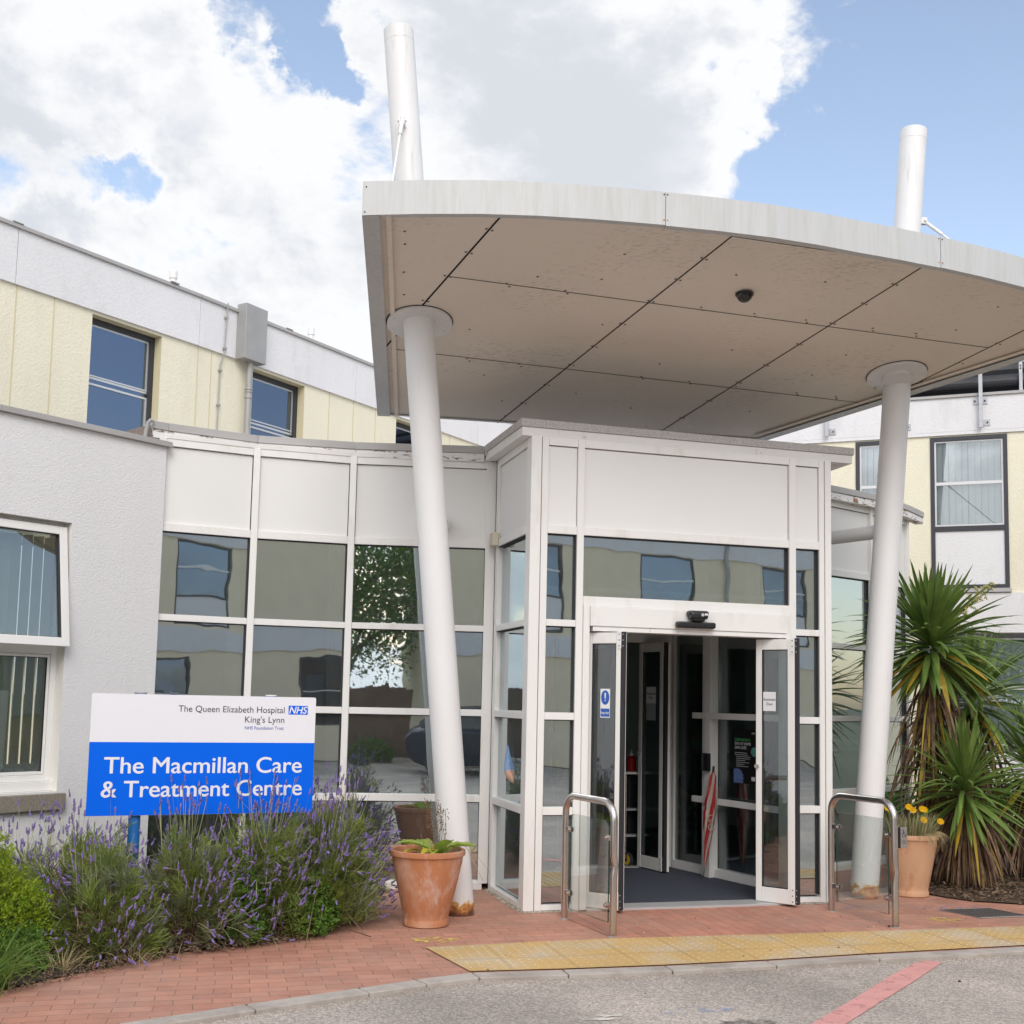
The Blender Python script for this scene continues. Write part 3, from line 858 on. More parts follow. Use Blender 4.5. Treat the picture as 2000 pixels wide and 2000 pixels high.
def sash_window(parent, w, s0, s1, z0, z1, rec, rnd, barz=None, topz=None, spandrel=None, open_tilt=0.0, glass='glass_up', blind=True, back='interior_dark', group=None):
    """charcoal outer frame, aluminium sashes, glass, blinds"""
    ztop = z1; zb = z0 if spandrel is None else spandrel
    mb = MB(); frame_rect(mb, w, s0, s1, z0, z1, 0.055, rec-0.05, rec+0.0, 'charcoal')
    if spandrel is not None:
        w.box(mb, s0+0.055, s1-0.055, spandrel-0.035, spandrel+0.035, rec-0.05, rec-0.001, 'charcoal')
    fr = mb.build('window', None, parent)
    if spandrel is not None:
        p = MB(); w.box(p, s0+0.056, s1-0.056, z0+0.056, spandrel-0.036, rec-0.045, rec-0.02)
        p.build('panel', 'render_band', fr)
        zb = spandrel+0.036
    else:
        zb = z0+0.056
    zt = z1-0.056; sa, sb = s0+0.056, s1-0.056
    bz = barz if barz is not None else zb+(zt-zb)*0.5
    m2 = MB()
    frame_rect(m2, w, sa, sb, zb, bz, 0.022, rec-0.042, rec-0.017, 'alu')
    frame_rect(m2, w, sa, sb, bz+0.002 if topz is None else topz, zt, 0.022, rec-0.052, rec-0.027, 'alu')
    if topz is not None:
        w.box(m2, sa, sb, bz+0.07, bz+0.085, rec-0.042, rec-0.022, 'alu')
    m2.build('sash', None, fr)
    g = MB(); w.box(g, sa+0.01, sb-0.01, zb+0.01, zt-0.01, rec-0.036, rec-0.031)
    g.build('pane', glass, fr)
    if blind:
        blinds(w, sa+0.02, sb-0.01, zb+0.03, zt-0.02, rec-0.12, 'blind', fr, rnd)
    return fr

rnd = random.Random(3)

# ---------------------------------------------------------------- two-storey cream building behind
cream = thing('cream_building', (0.2, 18.4, 0), 'two-storey cream rendered building with a broad white parapet band rising behind the glazed entrance', 'building')
A_, B_ = (-4.909, 10.583), (-3.543, 12.603)
a1, a2, ar_ = R(55.924), R(57.934), R(-21.2)
w1 = Wall(A_, a1); w2 = Wall(B_, a2)
Q_ = (6.435, 16.0); w3 = Wall(Q_, ar_)
L1 = 2.4386; L2 = 9.19; sR0 = -6.67; sR1 = 6.0
ops1 = [(1.083, 1.957, 4.15, 5.42), (-1.75, -0.85, 4.15, 5.42), (-4.4, -3.4, 4.15, 5.42)]
ops2 = [(0.875, 1.77, 4.15, 5.42), (3.625, 4.55, 4.15, 5.42), (5.51, 6.42, 4.15, 5.42)]
ops3 = [(-0.577, 0.434, 3.27, 5.43), (-1.596, -0.95, 3.27, 5.43), (-2.95, -2.14, 3.27, 5.43), (1.5, 2.5, 3.27, 5.43), (-0.75, 1.3, 0.30, 2.64)]
for (w, s0, s1, ops, zlo) in ((w1, -8.0, L1, ops1, 3.0), (w2, 0.0, L2, ops2, 3.0)):
    mb = MB(); wall_grid(mb, w, s0, s1, zlo, 5.45, ops, -0.03, 0.25, 'render_cream', 'smooth_cream')
    mb.build('wall', None, cream)
mb = MB(); wall_grid(mb, w3, sR0, sR1, 3.205, 5.45, [o for o in ops3 if o[2] > 3], -0.03, 0.25, 'render_cream', 'smooth_cream')
mb.build('wall', None, cream)
mb = MB(); wall_grid(mb, w3, sR0, sR1, 0.0, 2.655, [ops3[-1]], -0.03, 0.25, 'render_cream', 'smooth_cream')
mb.build('wall', None, cream)
mb = MB(); w3.box(mb, sR0, sR1, 2.655, 3.205, -0.28, 0.0)
mb.build('floor_band', 'render_band', cream)
# parapet bands with capping, split at the joints seen on the wall
def band(w, joints, z0, z1):
    for i in range(len(joints)-1):
        mb = MB(); w.box(mb, joints[i]+0.003, joints[i+1]-0.003, z0, z1, -0.28, 0.0)
        mb.build('parapet', 'render_band', cream)
    mb = MB(); n = max(1, int((joints[-1]-joints[0])/2.4))
    for k in range(n):
        x0 = joints[0]+(joints[-1]-joints[0])*k/n; x1 = joints[0]+(joints[-1]-joints[0])*(k+1)/n
        w.box(mb, x0+0.002, x1-0.002, z1+0.001, z1+0.04, -0.30, 0.028)
    mb.build_each('capping', 'cap', cream, bevel=0.004)
band(w1, [-8.0, -5.2, -2.4, 0.20, L1], 5.45, 5.99)
band(w2, [0.0, 2.71, 5.6, L2], 5.45, 5.99)
band(w3, [sR0, -3.0, 1.8, sR1], 5.50, 5.985)
mb = MB(); w3.box(mb, sR0, sR1, 5.451, 5.499, -0.28, -0.002); mb.build('parapet', 'render_band', cream)
# panel joints in the cream render
M['render_joint'] = mat('render_joint', (0.62, 0.55, 0.36), 0.9)
mb = MB()
for (w, ss) in ((w1, (0.232, 0.642, -0.4, -0.8)), (w2, (0.02, 0.22, 2.232, 2.709, 3.17, 4.9))):
    for s in ss:
        w.box(mb, s-0.006, s+0.006, 3.8, 5.449, -0.031, -0.026, 'render_joint')
mb.build_each('render_joint', None, cream)
# windows
for o in ops1[:2]:
    sash_window(cream, w1, o[0], o[1], 4.15, 5.42, -0.14, rnd, barz=4.746, topz=4.79, blind=False)
for o in ops2:
    sash_window(cream, w2, o[0], o[1], 4.15, 5.42, -0.14, rnd, barz=4.77, topz=4.80, blind=False)
for o in ops3[:4]:
    sash_window(cream, w3, o[0], o[1], 3.27, 5.43, -0.015, rnd, barz=4.761, spandrel=4.117, glass='glass_blind')
sash_window(cream, w3, -0.75, 1.3, 0.30, 2.64, -0.015, rnd, barz=1.9, spandrel=1.08, glass='glass_blind')
mb = MB()
for o in ops3[:4]:
    w3.box(mb, o[0]-0.02, o[1]+0.02, 3.215, 3.268, -0.05, 0.03)
mb.build_each('sill', 'concrete_sill', cream) if False else mb.build_each('sill', 'cap', cream)
# dark rooms behind the upper glass
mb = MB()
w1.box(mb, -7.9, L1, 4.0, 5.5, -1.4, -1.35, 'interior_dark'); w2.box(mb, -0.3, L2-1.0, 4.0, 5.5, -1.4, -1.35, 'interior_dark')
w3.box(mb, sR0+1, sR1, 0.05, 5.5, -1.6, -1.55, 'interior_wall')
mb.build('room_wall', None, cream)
# roof
rp = [w1.at(-8, 0, -0.2), w1.at(L1, 0, -0.2), w2.at(L2, 0, -0.2), w3.at(sR0, 0, -0.2), w3.at(sR1, 0, -0.2)]
poly = [(p.x, p.y) for p in rp] + [(16, 26), (-6, 30), (-16, 12)]
mb = MB(); mb.prism(poly, 5.6, 5.75); mb.build('roof', 'felt', cream)
# hopper, downpipe, conductor cable, vents
mb = MB(); w2.box(mb, 0.555, 0.90, 5.44, 6.09, 0.0, 0.15)
mb.build('rainwater_hopper', 'zinc', cream, bevel=0.006)
mb = MB(); p0 = w2.at(0.735, 5.45, 0.055); p1 = w2.at(0.735, 3.6, 0.055)
mb.tube([p0, p1], 0.037, seg=16)
for z in (5.10, 5.13, 5.03):
    mb.tube([w2.at(0.735, z, 0.055), w2.at(0.735, z-0.018, 0.055)], 0.046, seg=16)
mb.build('downpipe', 'zinc', cream, smooth=True)
mb = MB(); pts = [w2.at(0.375, 6.045, 0.035), w2.at(0.372, 5.6, 0.02), w2.at(0.37, 5.46, 0.02), w2.at(0.345, 5.32, -0.012), w2.at(0.34, 4.8, -0.012), w2.at(0.335, 4.4, -0.012), w2.at(0.33, 3.7, -0.012)]
mb.tube(pts, 0.008, seg=8)
for z, s in ((5.86, .3735), (5.50, .371), (5.24, .344), (4.84, .341), (4.45, .336)):
    mb.box(w2.at(s-0.018, z, -0.028 if z < 5.45 else 0.0), w2.d*0.036, w2.n*0.034, (0, 0, 0.025))
mb.build('cable', 'zinc', cream)
for (w, s) in ((w2, -0.19), (w2, 2.09)):
    mb = MB(); b0 = w.at(s, 0, -0.25)
    mb.lathe((b0.x, b0.y, 5.75), [(0.036, 0), (0.036, 0.44), (0.045, 0.45), (0.045, 0.53), (0.02, 0.55)], seg=14)
    mb.build_each('vent_pipe', 'upvc', cream, smooth=True)
# roof-edge clips on the capping
mb = MB()
for (w, s) in ((w1, 0.12), (w2, -0.45), (w2, 1.35)):
    w.box(mb, s, s+0.11, 6.031, 6.040, 0.0, 0.036)
mb.build_each('capping_clip', 'zinc', cream)
# galvanised rail posts fixed to the right-hand band with plates
def rail_post(s, ztop, zbot, plates):
    mb = MB(); w3.box(mb, s-0.025, s+0.025, zbot, ztop, 0.045, 0.085)
    for (z, sd) in plates:
        a, b = (s-0.10, s+0.09) if sd == 0 else (s-0.02, s+0.12)
        w3.box(mb, a, b, z-0.045, z+0.045, 0.0, 0.012)
        w3.box(mb, s-0.02, s+0.03, z-0.03, z+0.03, 0.0125, 0.045)
        for q in ((a+0.025), (b-0.035)):
            mb.tube([w3.at(q, z, 0.013), w3.at(q, z, 0.03)], 0.012, 'charcoal', 8)
    return mb.build('rail_post', None if False else 'galv', cream)
def rp2(s, ztop, zbot, plates):
    mb = MB(); w3.box(mb, s-0.025, s+0.025, zbot, ztop, 0.045, 0.085, 'galv')
    for (z, sd) in plates:
        a, b = (s-0.10, s+0.09) if sd == 0 else (s-0.02, s+0.12)
        w3.box(mb, a, b, z-0.045, z+0.045, 0.0, 0.012, 'galv')
        w3.box(mb, s-0.02, s+0.02, z-0.03, z+0.03, 0.0125, 0.0445, 'galv')
        for q in ((a+0.025), (b-0.035)):
            mb.tube([w3.at(q, z, 0.013), w3.at(q, z, 0.03)], 0.012, 'charcoal', 8)
    return mb.build('rail_post', None, cream)
rp2(0.10, 6.85, 5.52, [(5.91, 0), (5.60, 1)])
rp2(-0.95, 6.85, 5.52, [(5.905, 0), (5.60, 1)])
rp2(-1.99, 6.85, 5.52, [(5.90, 0), (5.60, 1)])
rp2(1.15, 6.85, 5.52, [(5.91, 0), (5.60, 1)])
# ducts and pipes on the right-hand roof
mb = MB()
mb.tube([w3.at(-4.5, 6.30, -0.55), w3.at(5.8, 6.30, -0.55)], 0.115, 'dark_metal', 20)
for z, o, r_ in ((6.10, -0.45, 0.035), (6.02, -0.42, 0.03), (5.96, -0.50, 0.03), (6.52, -0.8, 0.14)):
    mb.tube([w3.at(-4.5, z, o), w3.at(5.8, z, o)], r_, 'dark_metal', 12)
w3.box(mb, -4.5, 5.8, 5.80, 6.62, -1.25, -1.2, 'charcoal')
for s in (-2.2, 0.62, 3.2):
    w3.box(mb, s, s+0.045, 5.76, 6.9, -0.40, -0.37, 'galv')
    for z in (6.02, 6.06, 6.43, 6.47):
        w3.box(mb, s+0.012, s+0.032, z, z+0.022, -0.3695, -0.366, 'charcoal')
mb.build('roof_duct', None, cream)

# ---------------------------------------------------------------- white rendered wing on the left
wing = thing('rendered_wing', (-3.3, 9.0, 0), 'single-storey white textured rendered wing with a grey capping, left of the glazed entrance', 'building')
ww = Wall((-2.83, 9.25), R(52))
opw = (-2.35, -0.785, 0.86, 2.85)
mb = MB(); wall_grid(mb, ww, -9.0, 0.012, 0.0, 3.575, [opw], 0.0, 0.30, 'render_white', 'smooth_white')
mb.build('wall', None, wing)
mb = MB()
for s0, s1 in ((-9.0, -5.0), (-4.998, -1.40), (-1.398, 0.045)):
    ww.box(mb, s0, s1, 3.576, 3.62, -0.33, 0.035)
mb.build_each('capping', 'cap', wing, bevel=0.003)
mb = MB(); ww.box(mb, -9, -0.05, 3.45, 3.55, -3.2, -0.31); mb.build('roof', 'felt', wing)
mb = MB(); ww.box(mb, -2.6, -0.733, 0.727, 0.846, -0.12, 0.045); mb.build_each('sill', 'concrete_sill', wing, bevel=0.006)
# window : fixed lower light, top-hung sash pushed open
rec = -0.10
mb = MB(); frame_rect(mb, ww, -2.35, -0.785, 0.93, 2.85, 0.045, rec-0.07, rec, 'upvc')
ww.box(mb, -2.305, -0.83, 1.862, 1.93, rec-0.07, rec-0.001, 'upvc')
ww.box(mb, -2.35, -0.785, 0.861, 0.929, rec-0.07, rec+0.04, 'upvc')
frame_rect(mb, ww, -2.303, -0.832, 0.977, 1.86, 0.022, rec-0.06, rec-0.012, 'upvc')
ww.box(mb, -1.60, -1.22, 2.812, 2.832, rec+0.001, rec+0.012, 'alu')
wf = mb.build('window', None, wing, bevel=0.003)
g = MB(); ww.box(g, -2.28, -0.855, 1.0, 1.84, rec-0.04, rec-0.035); g.build('pane', 'glass_clear', wf)
# open sash
tilt = R(8.0)
hz = 2.815
def sash_pt(s, h, o):      # h measured down from the hinge, o outwards from sash face
    return ww.at(s, hz - h*math.cos(tilt) + o*math.sin(tilt)*0, rec + 0.012 + h*math.sin(tilt) + o)
def sash_box(mb, s0, s1, h0, h1, o0, o1, m=None):
    p = [sash_pt(s0, h0, o0), sash_pt(s1, h0, o0), sash_pt(s1, h0, o1), sash_pt(s0, h0, o1), sash_pt(s0, h1, o0), sash_pt(s1, h1, o0), sash_pt(s1, h1, o1), sash_pt(s0, h1, o1)]
    fs = [(0, 1, 2, 3), (7, 6, 5, 4), (4, 5, 1, 0), (5, 6, 2, 1), (6, 7, 3, 2), (7, 4, 0, 3)]
    mb.add(p, fs, m)
mb = MB(); SH = 0.905
sash_box(mb, -2.33, -2.27, 0, SH, 0, .055, 'upvc'); sash_box(mb, -0.865, -0.80, 0, SH, 0, .055, 'upvc')
sash_box(mb, -2.27, -0.865, 0, 0.06, 0, .055, 'upvc'); sash_box(mb, -2.27, -0.865, SH-0.065, SH, 0, .055, 'upvc')
mb.build('sash', None, wf, bevel=0.004)
g = MB(); sash_box(g, -2.265, -0.87, 0.065, SH-0.07, 0.025, 0.03); g.build('pane', 'glass_clear', wf)
mb = MB()
sash_box(mb, -0.872, -0.866, 0.06, SH-0.065, 0.02, .052, 'black_rubber'); sash_box(mb, -2.27, -0.87, 0.06, 0.066, .02, .052, 'black_rubber')
ww.box(mb, -0.855, -0.848, 1.0, 1.84, rec-0.034, rec-0.013, 'black_rubber'); ww.box(mb, -2.28, -0.855, 1.834, 1.84, rec-0.034, rec-0.013, 'black_rubber')
mb.build_each('gasket', None, wf)
# vertical blinds inside with bottom chain
mb = MB(); rb = random.Random(8)
s = -2.2
while s < -0.87:
    a = rb.choice([0.2, 0.9, 0.5, 1.1])
    L = 0.085
    p = ww.at(s, 1.06, -0.20); q = ww.d*(L*math.cos(a)) + ww.n*(L*math.sin(a))
    t = ww.at(s, 2.74, -0.20)
    mb.add([p, p+q, t+q, t], [(0, 1, 2, 3)])
    s += 0.088
mb.build('blind', 'blind_cream', wf)
mb = MB()
for k in range(14):
    s = -2.2+k*0.088
    pts = [ww.at(s+0.088*f, 1.05-0.03*math.sin(math.pi*f), -0.19) for f in (0, .25, .5, .75, 1)]
    mb.tube(pts, 0.002, seg=4, cap=False)
mb.build('blind_chain', 'upvc', wf)
mb = MB(); ww.box(mb, -3.5, -0.3, 0.0, 3.3, -2.6, -2.55, 'interior_wall'); ww.box(mb, -3.5, -0.32, 0.0, 0.02, -2.55, -0.31, 'interior_floor')
mb.build('room_wall', None, wing)

# ---------------------------------------------------------------- glazed building (curved glass wall)
gz = thing('glazed_building', (-1.4, 10.0, 0), 'low glazed building with a curved wall of large grey-tinted panes and peeling white fascia', 'building')
ZR = [(0.07, 0.726), (0.785, 1.452), (1.507, 2.175), (2.227, 2.90)]     # glass rows
def bay(parent, P, Q, mull_l=0.055, mull_r=0.055, g='glass', base=0.05, panel_top=3.60):
    ang = math.atan2(Q[1]-P[1], Q[0]-P[0]); L = math.hypot(Q[0]-P[0], Q[1]-P[1])
    w = Wall(P, ang)
    a, b = mull_l/2, L-mull_r/2
    # mullion at the left end
    mb = MB(); w.box(mb, -mull_l/2, mull_l/2, base, 3.66, -0.10, 0.012)
    mb.build_each('mullion', 'white_frame', parent, bevel=0.002)
    mb = MB()
    for (z0, z1) in ((base, 0.07), (0.726, 0.785), (1.452, 1.507), (2.175, 2.227), (2.90, 2.965), (3.60, 3.66)):
        w.box(mb, a+0.001, b-0.001, z0, z1, -0.09, 0.0)
    mb.build_each('transom', 'white_frame', parent, bevel=0.002)
    for (z0, z1) in ZR:
        mb = MB(); w.box(mb, a-0.004, b+0.004, z0-0.004, z1+0.004, -0.045, -0.039)
        mb.build('glass_pane', g, parent)
    mb = MB()
    for (z0, z1) in ZR:      # dark gaskets
        w.box(mb, a+0.0015, b-0.0015, z1-0.007, z1-0.001, -0.038, -0.012)
        w.box(mb, b-0.009, b-0.002, z0+0.001, z1-0.008, -0.038, -0.014)
    mb.build_each('gasket', 'black_rubber', parent)
    mb = MB(); w.box(mb, a+0.004, b-0.005, 2.967, 3.594, -0.06, -0.022); mb.build('infill_panel', 'panel', parent)
    mb = MB(); w.box(mb, a-0.03, b+0.03, 2.966, 3.5995, -0.08, -0.0615); mb.build('panel_backing', 'charcoal', parent)
    return w
CW = [(-2.862, 9.285), (-2.170, 9.630), (-1.390, 9.878), (-0.205, 9.985)]
for i in range(3):
    bay(gz, CW[i], CW[i+1])
CR = [(2.28, 10.84), (2.95, 11.31), (3.715, 11.93), (4.338, 12.66)]
for i in range(3):
    bay(gz, CR[i], CR[i+1])
mb = MB(); wq = Wall(CW[3], math.atan2(CW[3][1]-CW[2][1], CW[3][0]-CW[2][0]))
wq.box(mb, -0.035, 0.05, 0.05, 3.66, -0.10, 0.012); mb.build_each('mullion', 'white_frame', gz, bevel=0.002)
wq = Wall(CR[3], math.atan2(CR[3][1]-CR[2][1], CR[3][0]-CR[2][0]))
mb = MB(); wq.box(mb, -0.03, 0.035, 0.05, 3.66, -0.30, 0.012); mb.build_each('mullion', 'white_frame', gz, bevel=0.002)
# side return of the right end
we = Wall(CR[3], R(78))
mb = MB(); we.box(mb, 0.03, 3.4, 0.0, 3.66, -0.20, -0.03); mb.build('wall', 'render_cream', gz)
# plinth
def strip(mb, pl, d0, d1, z0, z1, m=None, gap=0.0, joints=None):
    A1 = offset_line(pl, d0); B1 = offset_line(pl, d1)
    for i in range(len(pl)-1):
        a, b, c, d = map(Vector, (A1[i], A1[i+1], B1[i+1], B1[i]))
        if gap:
            t = (b-a).normalized()*gap; a = a+t; d = d+t; b = b-t; c = c-t
        mb.prism([tuple(a), tuple(b), tuple(c), tuple(d)], z0, z1, m)
mb = MB(); strip(mb, CW, -0.09, 0.015, 0.0, 0.0495); strip(mb, CR, -0.09, 0.015, 0.0, 0.0495)
mb.build_each('plinth', 'fascia', gz)
# fascia and capping
FC = [(-2.93, 9.235), (-2.83, 9.318), (-2.184, 9.700), (-1.374, 9.878), (-0.262, 9.935)]
FR = [(2.52, 10.90), (3.153, 11.375), (3.80, 11.88), (4.28, 12.42), (4.608, 12.875)]
mb = MB(); strip(mb, FC, 0.0, -0.14, 3.728, 3.79, gap=0.001); strip(mb, FR, 0.0, -0.14, 3.728, 3.79, gap=0.001)
mb.build_each('capping', 'cap', gz, bevel=0.003)
mb = MB(); strip(mb, FC, -0.012, -0.10, 3.655, 3.727, gap=0.002); strip(mb, FR, -0.012, -0.10, 3.655, 3.727, gap=0.002)
mb.build_each('fascia', 'peeling', gz, bevel=0.003)
# ragged splits and bare-wood flakes along the old fascia
mb = MB(); rf = random.Random(21)
M['bare_wood'] = mat('bare_wood', (0.33, 0.20, 0.13), 0.9, var=0.2)
M['crack'] = mat('crack_dark', (0.05, 0.04, 0.035), 0.95)
def flakes(pl, n, off=-0.0115):
    P_ = offset_line(pl, off+0.0025)
    for k in range(n):
        i = rf.randrange(len(P_)-1); f = rf.random()
        a, b = Vector(P_[i]), Vector(P_[i+1]); t = (b-a).normalized(); p = a.lerp(b, f*.92+.04)
        z = 3.66+abs(rf.gauss(0, .018)); L = rf.uniform(.02, .10)
        pts = []; x = 0; zz = z
        nseg = 6
        top = []; bot = []
        for j in range(nseg+1):
            x = L*j/nseg; zz = z + rf.uniform(-.004, .004)
            th_ = rf.uniform(.0008, .004)*math.sin(math.pi*(j+.3)/(nseg+.6))
            q = p + t*x
            top.append((q.x, q.y, zz+th_)); bot.append((q.x, q.y, zz-th_))
        m = 'crack' if rf.random() < .7 else 'bare_wood'
        vs = bot+top
        mb.add(vs, [(j, j+1, nseg+1+j+1, nseg+1+j) for j in range(nseg)], m)
flakes(FC[1:], 46); flakes(FR, 40)
p_ = offset_line(FR, -0.0115+0.003)
a, b = Vector(p_[1]), Vector(p_[2]); t = (b-a).normalized(); p = a.lerp(b, .45)
mb.add([(p.x, p.y, 3.668), (p.x+t.x*.07, p.y+t.y*.07, 3.66), (p.x+t.x*.085, p.y+t.y*.085, 3.675), (p.x+t.x*.07, p.y+t.y*.07, 3.705), (p.x+.004, p.y, 3.705)], [(0, 1, 2, 3, 4)], 'bare_wood')
mb.build_each('peeled_patch', None, gz)
# under-eave board behind the fascia
mb = MB(); strip(mb, [CW[0], CW[1], CW[2], CW[3]], 0.005, -0.20, 3.6605, 3.70)
strip(mb, CR, 0.005, -0.20, 3.6605, 3.70)
mb.build_each('eave_board', 'fascia', gz)
# roof deck
rpoly = [(-2.75, 9.50), (-2.13, 9.82), (-1.35, 10.0), (-0.2, 10.06), (2.4, 11.0), (3.08, 11.5), (3.72, 12.0), (4.2, 12.53), (4.5, 13.0), (4.9, 16.3), (0.3, 18.1), (-1.9, 14.8), (-3.3, 12.5), (-4.0, 11.5)]
mb = MB(); mb.prism(rpoly, 3.70, 3.74); mb.build('roof', 'felt', gz)
# rough felt upstand where the two roofs meet
mb = MB(); mb.add([(-3.45, 9.05, 3.60), (-2.95, 9.22, 3.60), (-2.93, 9.28, 3.775), (-3.05, 9.30, 3.75), (-3.55, 9.35, 3.62),
                   (-3.45, 9.9, 3.60), (-2.8, 9.8, 3.60), (-2.8, 9.7, 3.775)], [(0, 1, 2, 3, 4), (1, 6, 7, 2), (4, 3, 7, 5), (2, 7, 3)])
M['felt_brown'] = mat('old_brown_felt', (0.17, 0.14, 0.125), 0.95, var=0.25, vscale=30, bump=0.4, bscale=80)
mb.build('roof_upstand', 'felt_brown', gz)
mb = MB(); mb.tube([(-2.985, 9.19, 3.60), (-2.975, 9.19, 3.70), (-2.965, 9.195, 3.76), (-2.945, 9.20, 3.785), (-2.92, 9.21, 3.78)], 0.016, seg=8)
mb.build('lead_strip', 'zinc', gz, smooth=True)
# interior
# added pale strips behind the curved glazing, standing in for column reflections
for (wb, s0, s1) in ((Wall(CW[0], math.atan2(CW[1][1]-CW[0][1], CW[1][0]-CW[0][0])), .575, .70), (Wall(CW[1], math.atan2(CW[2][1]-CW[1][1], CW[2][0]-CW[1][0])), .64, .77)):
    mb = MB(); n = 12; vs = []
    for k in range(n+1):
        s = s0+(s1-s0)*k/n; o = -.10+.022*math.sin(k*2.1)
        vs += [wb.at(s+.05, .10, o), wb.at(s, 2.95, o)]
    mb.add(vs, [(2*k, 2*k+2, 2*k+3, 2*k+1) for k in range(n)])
    mb.build('reflection_strip', 'blind', gz, smooth=True)
inner = [(-2.8, 9.45), (-2.1, 9.75), (-1.37, 9.99), (-0.2, 10.10), (-0.1, 10.2), (2.25, 10.95), (2.9, 11.42), (3.65, 12.0), (4.25, 12.68), (4.5, 15.5), (0.5, 15.5), (-1.5, 13.5), (-3.6, 11.2)]
mb = MB(); mb.prism(inner, 0.0, 0.018, 'interior_floor'); mb.prism(inner, 3.1, 3.13, 'ceiling')
mb.build('room', None, gz)
mb = MB()
for a, b in (((-3.55, 11.2), (-1.45, 13.5)), ((-1.45, 13.5), (0.5, 15.45)), ((0.5, 15.45), (4.45, 15.45)), ((-3.55, 11.2), (-2.95, 9.5))):
    a, b = Vector(a), Vector(b); t = (b-a).normalized(); n_ = Vector((-t.y, t.x))*0.1
    mb.prism([tuple(a), tuple(b), tuple(b+n_), tuple(a+n_)], 0.02, 3.1)
mb.build_each('partition_wall', 'interior_wall', gz)

# ---------------------------------------------------------------- entrance lobby
lob = thing('entrance_lobby', W(1.32, 0.0, 0), 'square white-framed entrance lobby projecting under the canopy, with folding doors standing open', 'entrance lobby')
F = Wall((KX, KY), TH)
ZB = ((0.0, 0.05), (0.726, 0.785), (1.452, 1.507), (2.175, 2.227), (2.90, 2.965), (3.60, 3.66))
def post(w, s0, s1, z0, z1, o0, o1, name='post', m='white_frame', par=None, bev=0.003):
    mb = MB(); w.box(mb, s0, s1, z0, z1, o0, o1); return mb.build(name, m, par or lob, bevel=bev)
# corner posts (outer cladding, a gap, inner frame)
post(F, 0.0, 0.083, 0.012, 3.66, -0.083, 0.006)
post(F, 0.090, 0.144, 0.012, 3.66, -0.10, 0.0)
post(F, 0.387, 0.443, 0.012, 3.66, -0.10, 0.004, 'mullion')
post(F, 2.248, 2.308, 0.012, 3.66, -0.10, 0.004, 'mullion')
post(F, 2.528, 2.575, 0.012, 3.66, -0.10, 0.0)
post(F, 2.580, 2.638, 0.012, 3.66, -0.083, 0.006)
mb = MB(); F.box(mb, 0.084, 0.089, 0.02, 3.65, -0.08, -0.02); F.box(mb, 2.5755, 2.5795, 0.02, 3.65, -0.08, -0.02); mb.build_each('joint_seal', 'black_rubber', lob)
def lite(w, a, b, zs=ZR, parent=lob, g='glass'):
    mb = MB()
    for (z0, z1) in ZB[1:]:
        w.box(mb, a+0.0008, b-0.0008, z0, z1, -0.09, -0.001)
    w.box(mb, a+0.0008, b-0.0008, 0.014, 0.052, -0.09, -0.001)
    mb.build_each('transom', 'white_frame', parent, bevel=0.002)
    for (z0, z1) in zs:
        mb = MB(); w.box(mb, a-0.004, b+0.004, max(z0, .05)-0.004, z1+0.004, -0.05, -0.044); mb.build('glass_pane', g, parent)
    mb = MB()
    for (z0, z1) in zs:
        w.box(mb, a+0.0015, b-0.0015, z1-0.007, z1-0.001, -0.043, -0.012)
        w.box(mb, b-0.010, b-0.003, z0+0.001, z1-0.008, -0.043, -0.014)
        w.box(mb, b-0.020, b-0.015, z0+0.001, z1-0.008, -0.075, -0.060)
    mb.build_each('gasket', 'black_rubber', parent)
    mb = MB(); w.box(mb, a+0.003, b-0.004, 2.967, 3.594, -0.05, -0.02); mb.build('infill_panel', 'panel', parent)
    mb = MB(); w.box(mb, a-0.02, b+0.02, 2.966, 3.5995, -0.07, -0.0515); mb.build('panel_backing', 'charcoal', parent)
lite(F, 0.144, 0.387); lite(F, 2.308, 2.528)
# over the doors
mb = MB()
F.box(mb, 0.4438, 2.2472, 2.90, 2.965, -0.09, -0.001); F.box(mb, 0.4438, 2.2472, 3.60, 3.66, -0.09, -0.001)
F.box(mb, 0.4438, 2.2472, 2.345, 2.418, -0.10, 0.010)
mb.build_each('transom', 'white_frame', lob, bevel=0.002)
mb = MB(); F.box(mb, 0.44, 2.251, 2.414, 2.904, -0.05, -0.044); mb.build('glass_pane', 'glass', lob)
mb = MB(); F.box(mb, 0.445, 2.246, 2.893, 2.899, -0.043, -0.012); F.box(mb, 2.238, 2.245, 2.42, 2.892, -0.043, -0.014); F.box(mb, 2.226, 2.231, 2.42, 2.892, -0.075, -0.06)
mb.build_each('gasket', 'black_rubber', lob)
mb = MB(); F.box(mb, 0.447, 2.243, 2.967, 3.594, -0.05, -0.02); mb.build('infill_panel', 'panel', lob)
mb = MB(); F.box(mb, 0.43, 2.26, 2.966, 3.5995, -0.07, -0.0515); mb.build('panel_backing', 'charcoal', lob)
# door surround
post(F, 0.4445, 0.496, 0.012, 2.344, -0.11, 0.022, 'door_jamb'); post(F, 2.205, 2.2465, 0.012, 2.344, -0.11, 0.022, 'door_jamb')
mb = MB(); F.box(mb, 0.497, 2.204, 2.185, 2.336, -0.13, 0.040); F.box(mb, 0.497, 2.204, 2.337, 2.344, -0.12, 0.02)
hd = mb.build('door_header', 'white_frame', lob, bevel=0.003)
mb = MB(); F.box(mb, 0.52, 1.0, 2.146, 2.184, -0.12, 0.030); F.box(mb, 1.002, 2.204, 2.146, 2.184, -0.12, 0.030); mb.build_each('header_cover', 'white_frame', lob, bevel=0.002)
